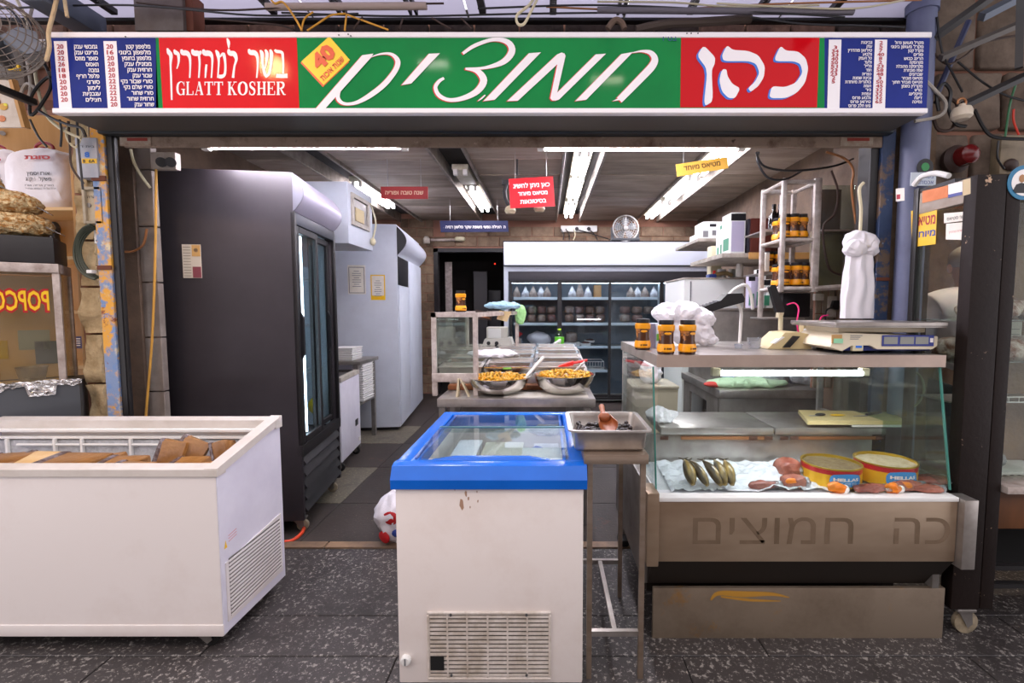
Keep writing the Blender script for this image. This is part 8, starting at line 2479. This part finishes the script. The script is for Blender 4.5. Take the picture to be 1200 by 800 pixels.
tag(MB().ball((2.0, NY0 + .21, z + .15), (.12, .05, .035), 4, amp=.02, fr=14).build('clear_bag', 'clear_film'), 'clear plastic bag lying in the white slotted basket', 'bag')
pbx = thing('price_chart', 'white ruled chart with a red ring in the right glass case', 'chart', P(1185, 415, NY0 + .28))
MB().box(P(1168, 420, NY0 + .29), P(1198, 377, NY0 + .29) + V((0, .005, 0))).build('sheet', 'paper', pbx, False)
for k in range(6):
    MB().box(P(1172, 386 + k * 6, NY0 + .288), P(1195, 385.4 + k * 6, NY0 + .288) + V((0, .001, 0))).build('rule', 'grey_print', pbx, False)
MB().tube(arc(P(1174, 397, NY0 + .286), .018, 0, 360, 20)[:-1], .004, 6, True).build('red_ring', 'red_print', pbx)
# unseen lamp added to light the neighbouring room, and the man standing there
nl = thing('ceiling_lamp', 'unseen tube lamp added under the ceiling of the neighbouring stall', 'lamp', (2.9, 2.95, 2.75))
MB().cyl((2.55, 2.95, 2.75), (3.25, 2.95, 2.75), .018, seg=12).build('lamp_tube', emis('tube_next_fill', '#ffe9cc', 160), nl)
MB().box((2.5, 2.91, 2.775), (3.3, 2.99, 2.84), .005).build('lamp_tray', 'lamp_tray', nl)

ps_ = thing('person', 'person in a loose white shirt seen from behind through the glass case', 'person', (2.83, 3.22, 0), math.radians(-14), local=True)


def skin(name, verts, edges, rad, mat, parent, root=0, sub=2):
    me = bpy.data.meshes.new(name)
    me.from_pydata([v for v in verts], edges, [])
    o = bpy.data.objects.new(name, me)
    COL.objects.link(o)
    o.parent = parent
    sk_ = o.modifiers.new('skin', 'SKIN')
    sk_.use_smooth_shade = True
    for i, v in enumerate(me.skin_vertices[0].data):
        r = rad[i]
        v.radius = r if isinstance(r, tuple) else (r, r)
        v.use_root = (i == root)
    o.modifiers.new('sub', 'SUBSURF').levels = sub
    o.modifiers['sub'].render_levels = sub
    me.materials.append(MATS[mat])
    return o


pm('skin', '#b08468', .55, col2='#a0745a', scale=8)
pm('shirt_white', '#dedbe2', .8, col2='#cfccd6', scale=3, bump=.5, bscale=9)
pm('trousers', '#2b2c38', .8)
pm('hair', '#8a827c', .8)
vs = [(0, 0, .98), (0, 0, 1.15), (0, .01, 1.32), (0, .02, 1.46), (0, .03, 1.53), (0, .05, 1.6), (0, .055, 1.68), (0, .05, 1.75),
      (-.17, .02, 1.44), (-.23, .03, 1.18), (-.2, .14, .98), (.17, .02, 1.44), (.23, .03, 1.18), (.2, .14, .98),
      (-.09, 0, .9), (-.1, .01, .5), (-.1, -.02, .1), (-.1, .12, .04), (.09, 0, .9), (.1, .01, .5), (.1, -.02, .1), (.1, .12, .04)]
es = [(0, 1), (1, 2), (2, 3), (3, 4), (4, 5), (5, 6), (6, 7), (3, 8), (8, 9), (9, 10), (3, 11), (11, 12), (12, 13), (0, 14), (14, 15), (15, 16), (16, 17), (0, 18), (18, 19), (19, 20), (20, 21)]
rd = [(.15, .11), (.14, .1), (.16, .11), (.13, .09), .055, .06, (.085, .1), (.06, .07), .06, .045, .032, .06, .045, .032, .09, .06, .04, .03, .09, .06, .04, .03]
skin('body', vs, es, rd, 'skin', ps_)
vs = [(0, 0, .93), (0, 0, 1.1), (0, .01, 1.3), (0, .02, 1.45), (0, .03, 1.56), (-.18, .02, 1.43), (-.24, .03, 1.18), (-.21, .13, 1.0), (.18, .02, 1.43), (.24, .03, 1.18), (.21, .13, 1.0)]
es = [(0, 1), (1, 2), (2, 3), (3, 4), (3, 5), (5, 6), (6, 7), (3, 8), (8, 9), (9, 10)]
skin('shirt', vs, es, [(.2, .15), (.19, .14), (.21, .15), (.18, .135), .085, .095, .075, .058, .095, .075, .058], 'shirt_white', ps_)
vs = [(0, 0, .97), (-.1, 0, .86), (-.11, .01, .5), (-.11, -.02, .1), (.1, 0, .86), (.11, .01, .5), (.11, -.02, .1)]
skin('trousers', vs, [(0, 1), (1, 2), (2, 3), (0, 4), (4, 5), (5, 6)], [(.16, .13), .11, .085, .07, .11, .085, .07], 'trousers', ps_)
hm = MB().ball((0, .045, 1.725), (.093, .112, .1), 3)
for v in list(hm.bm.verts):
    if v.co.z < 1.66 or v.co.y > .11 and v.co.z < 1.76:
        hm.bm.verts.remove(v)
hm.build('hair', 'hair', ps_)
for s_ in (-1, 1):
    MB().ball((s_ * .087, .055, 1.67), (.014, .022, .034), 2).build('ear', 'skin', ps_)
    MB().ball((s_ * .033, .142, 1.685), (.011, .006, .007), 2).build('eye', 'white_print', ps_)
    hd2 = (s_ * .2, .16, .94)
    MB().ball(hd2, (.018, .042, .045), 3).build('palm', 'skin', ps_)
    for f_ in range(4):
        b_ = V((s_ * .2, .135 + f_ * .019, .905))
        MB().tube([b_, b_ + V((-s_ * .006, .004, -.03)), b_ + V((-s_ * .016, .008, -.052 + .006 * abs(f_ - 1.5)))], [.009, .0085, .007], 8).build('finger', 'skin', ps_)
    b_ = V((s_ * .196, .195, .945))
    MB().tube([b_, b_ + V((-s_ * .01, .022, -.018)), b_ + V((-s_ * .02, .028, -.042))], [.011, .01, .008], 8).build('thumb', 'skin', ps_)
MB().ball((0, .162, 1.655), (.013, .018, .022), 2).build('nose', 'skin', ps_)
MB().ball((0, .15, 1.612), (.024, .006, .006), 2).build('mouth', pm('lip', '#8f5548', .5), ps_)

# ------------------------------------------------------------------ upper right: struts, lamps, cables on the stone wall
for (a, b, Y, r_, mt, lb) in (((1092, 46), (1165, -6), 2.42, .022, 'black_metal', 'black steel strut slanting above the pipe'),
                              ((1102, 68), (1200, 26), 2.4, .018, pm('strut_grey', '#5a5450', .5, .3), 'grey steel strut slanting across the stone wall'),
                              ((1128, 124), (1204, 88), 2.36, .02, 'black_metal', 'black lamp arm reaching in from the right edge'),
                              ((1098, 110), (1135, 25), 2.5, .014, 'navy_box', 'thin dark strut leaning on the stone wall'),
                              ((1150, 20), (1204, -8), 2.5, .025, 'bracket_grey', 'grey pipe at the upper right corner'),
                              ((1196, -6), (1194, 80), 2.3, .02, 'black_metal', 'dark upright bar at the right edge')):
    tag(MB().tube([P(a[0], a[1], Y), P(b[0], b[1], Y)], r_, 4 if r_ > .015 else 8).build('strut', mt), lb, 'strut')
cl_ = thing('ceramic_lamp', 'white ceramic lamp holder hanging from the black arm', 'lamp', P(1127, 140, 2.34))
MB().lathe([(.001, -.036), (.03, -.034), (.043, -.02), (.043, .005), (.035, .022), (.014, .03), (.012, .04)], P(1127, 132, 2.34), 24).build('holder', pm('ceramic', '#c9bca8', .3), cl_)
MB().tube(arc(P(1127, 120, 2.34), .02, -90, 200, 10), .005, 6).build('hook', 'copper', cl_)
rl = thing('red_lamp', 'dark red alarm lamp on the stone wall', 'lamp', P(1125, 185, 2.5))
MB().lathe([(.065, .06), (.07, .03), (.05, .01)], V((P(1122, 186, 2.5).x, 2.47, P(1122, 186, 2.5).z)), 20, 'Y').build('base', pm('lamp_base', '#3b2a25', .6), rl)
MB().lathe([(.05, .01), (.046, -.04), (.03, -.055), (.001, -.06)], V((P(1124, 185, 2.5).x, 2.47, P(1124, 185, 2.5).z)), 20, 'Y').build('dome', pm('dome_red', '#5e1013', .25), rl)
jb_ = thing('junction_box', 'old cream junction box with a dark red knob at the right edge', 'box', P(1186, 200, 2.5))
MB().box(P(1171, 204, 2.5), P(1204, 158, 2.5) + V((0, .06, 0)), .006).build('box', pm('old_cream', '#8d7f68', .6, col2='#6d5f4c', scale=6), jb_)
MB().ball(P(1185, 193, 2.49), (.036, .02, .032), 2).build('knob', 'lamp_base', jb_)
for i, (pts_, mt, lb) in enumerate((([(1085, 95), (1098, 108), (1108, 120), (1106, 132), (1095, 138), (1072, 142)], 'grime_white', 'pale cable looping out behind the right end of the sign'),
                                    ([(1100, 130), (1098, 110), (1106, 98), (1114, 108), (1112, 128), (1120, 145), (1132, 148)], 'black_plastic', 'black cable coil left of the ceramic lamp'),
                                    ([(1095, 120), (1110, 115), (1122, 124), (1116, 150), (1100, 152), (1094, 138)], 'brown_lead', 'brown cable coil around the ceramic lamp'),
                                    ([(1142, 128), (1150, 145), (1160, 158), (1175, 162), (1204, 163)], 'black_plastic', 'black cable running to the junction box'),
                                    ([(1098, 20), (1104, 60), (1116, 85), (1128, 108)], 'black_plastic', 'thin black cable hanging from the black strut'),
                                    ([(1092, 60), (1110, 75), (1130, 66), (1152, 50), (1200, 40)], 'brown_lead', 'thin brown cable across the stone wall'),
                                    ([(1120, 70), (1150, 95), (1175, 110), (1200, 118)], 'black_plastic', 'thin black cable slanting down over the stones'),
                                    ([(1190, 100), (1184, 120), (1180, 145), (1178, 160)], pm('wire_green', '#2f6b44', .5), 'green wire above the junction box'),
                                    ([(1188, 128), (1188, 142), (1194, 158)], pm('wire_red', '#b8321e', .5), 'red wire above the junction box'),
                                    ([(1170, 165), (1169, 185), (1177, 198)], 'black_plastic', 'black lead beside the junction box'))):
    cable(spline([P(a, b, 2.4 + .015 * (i % 4)) for a, b in pts_], 6), .008 if i < 4 else .005, mt, lb)
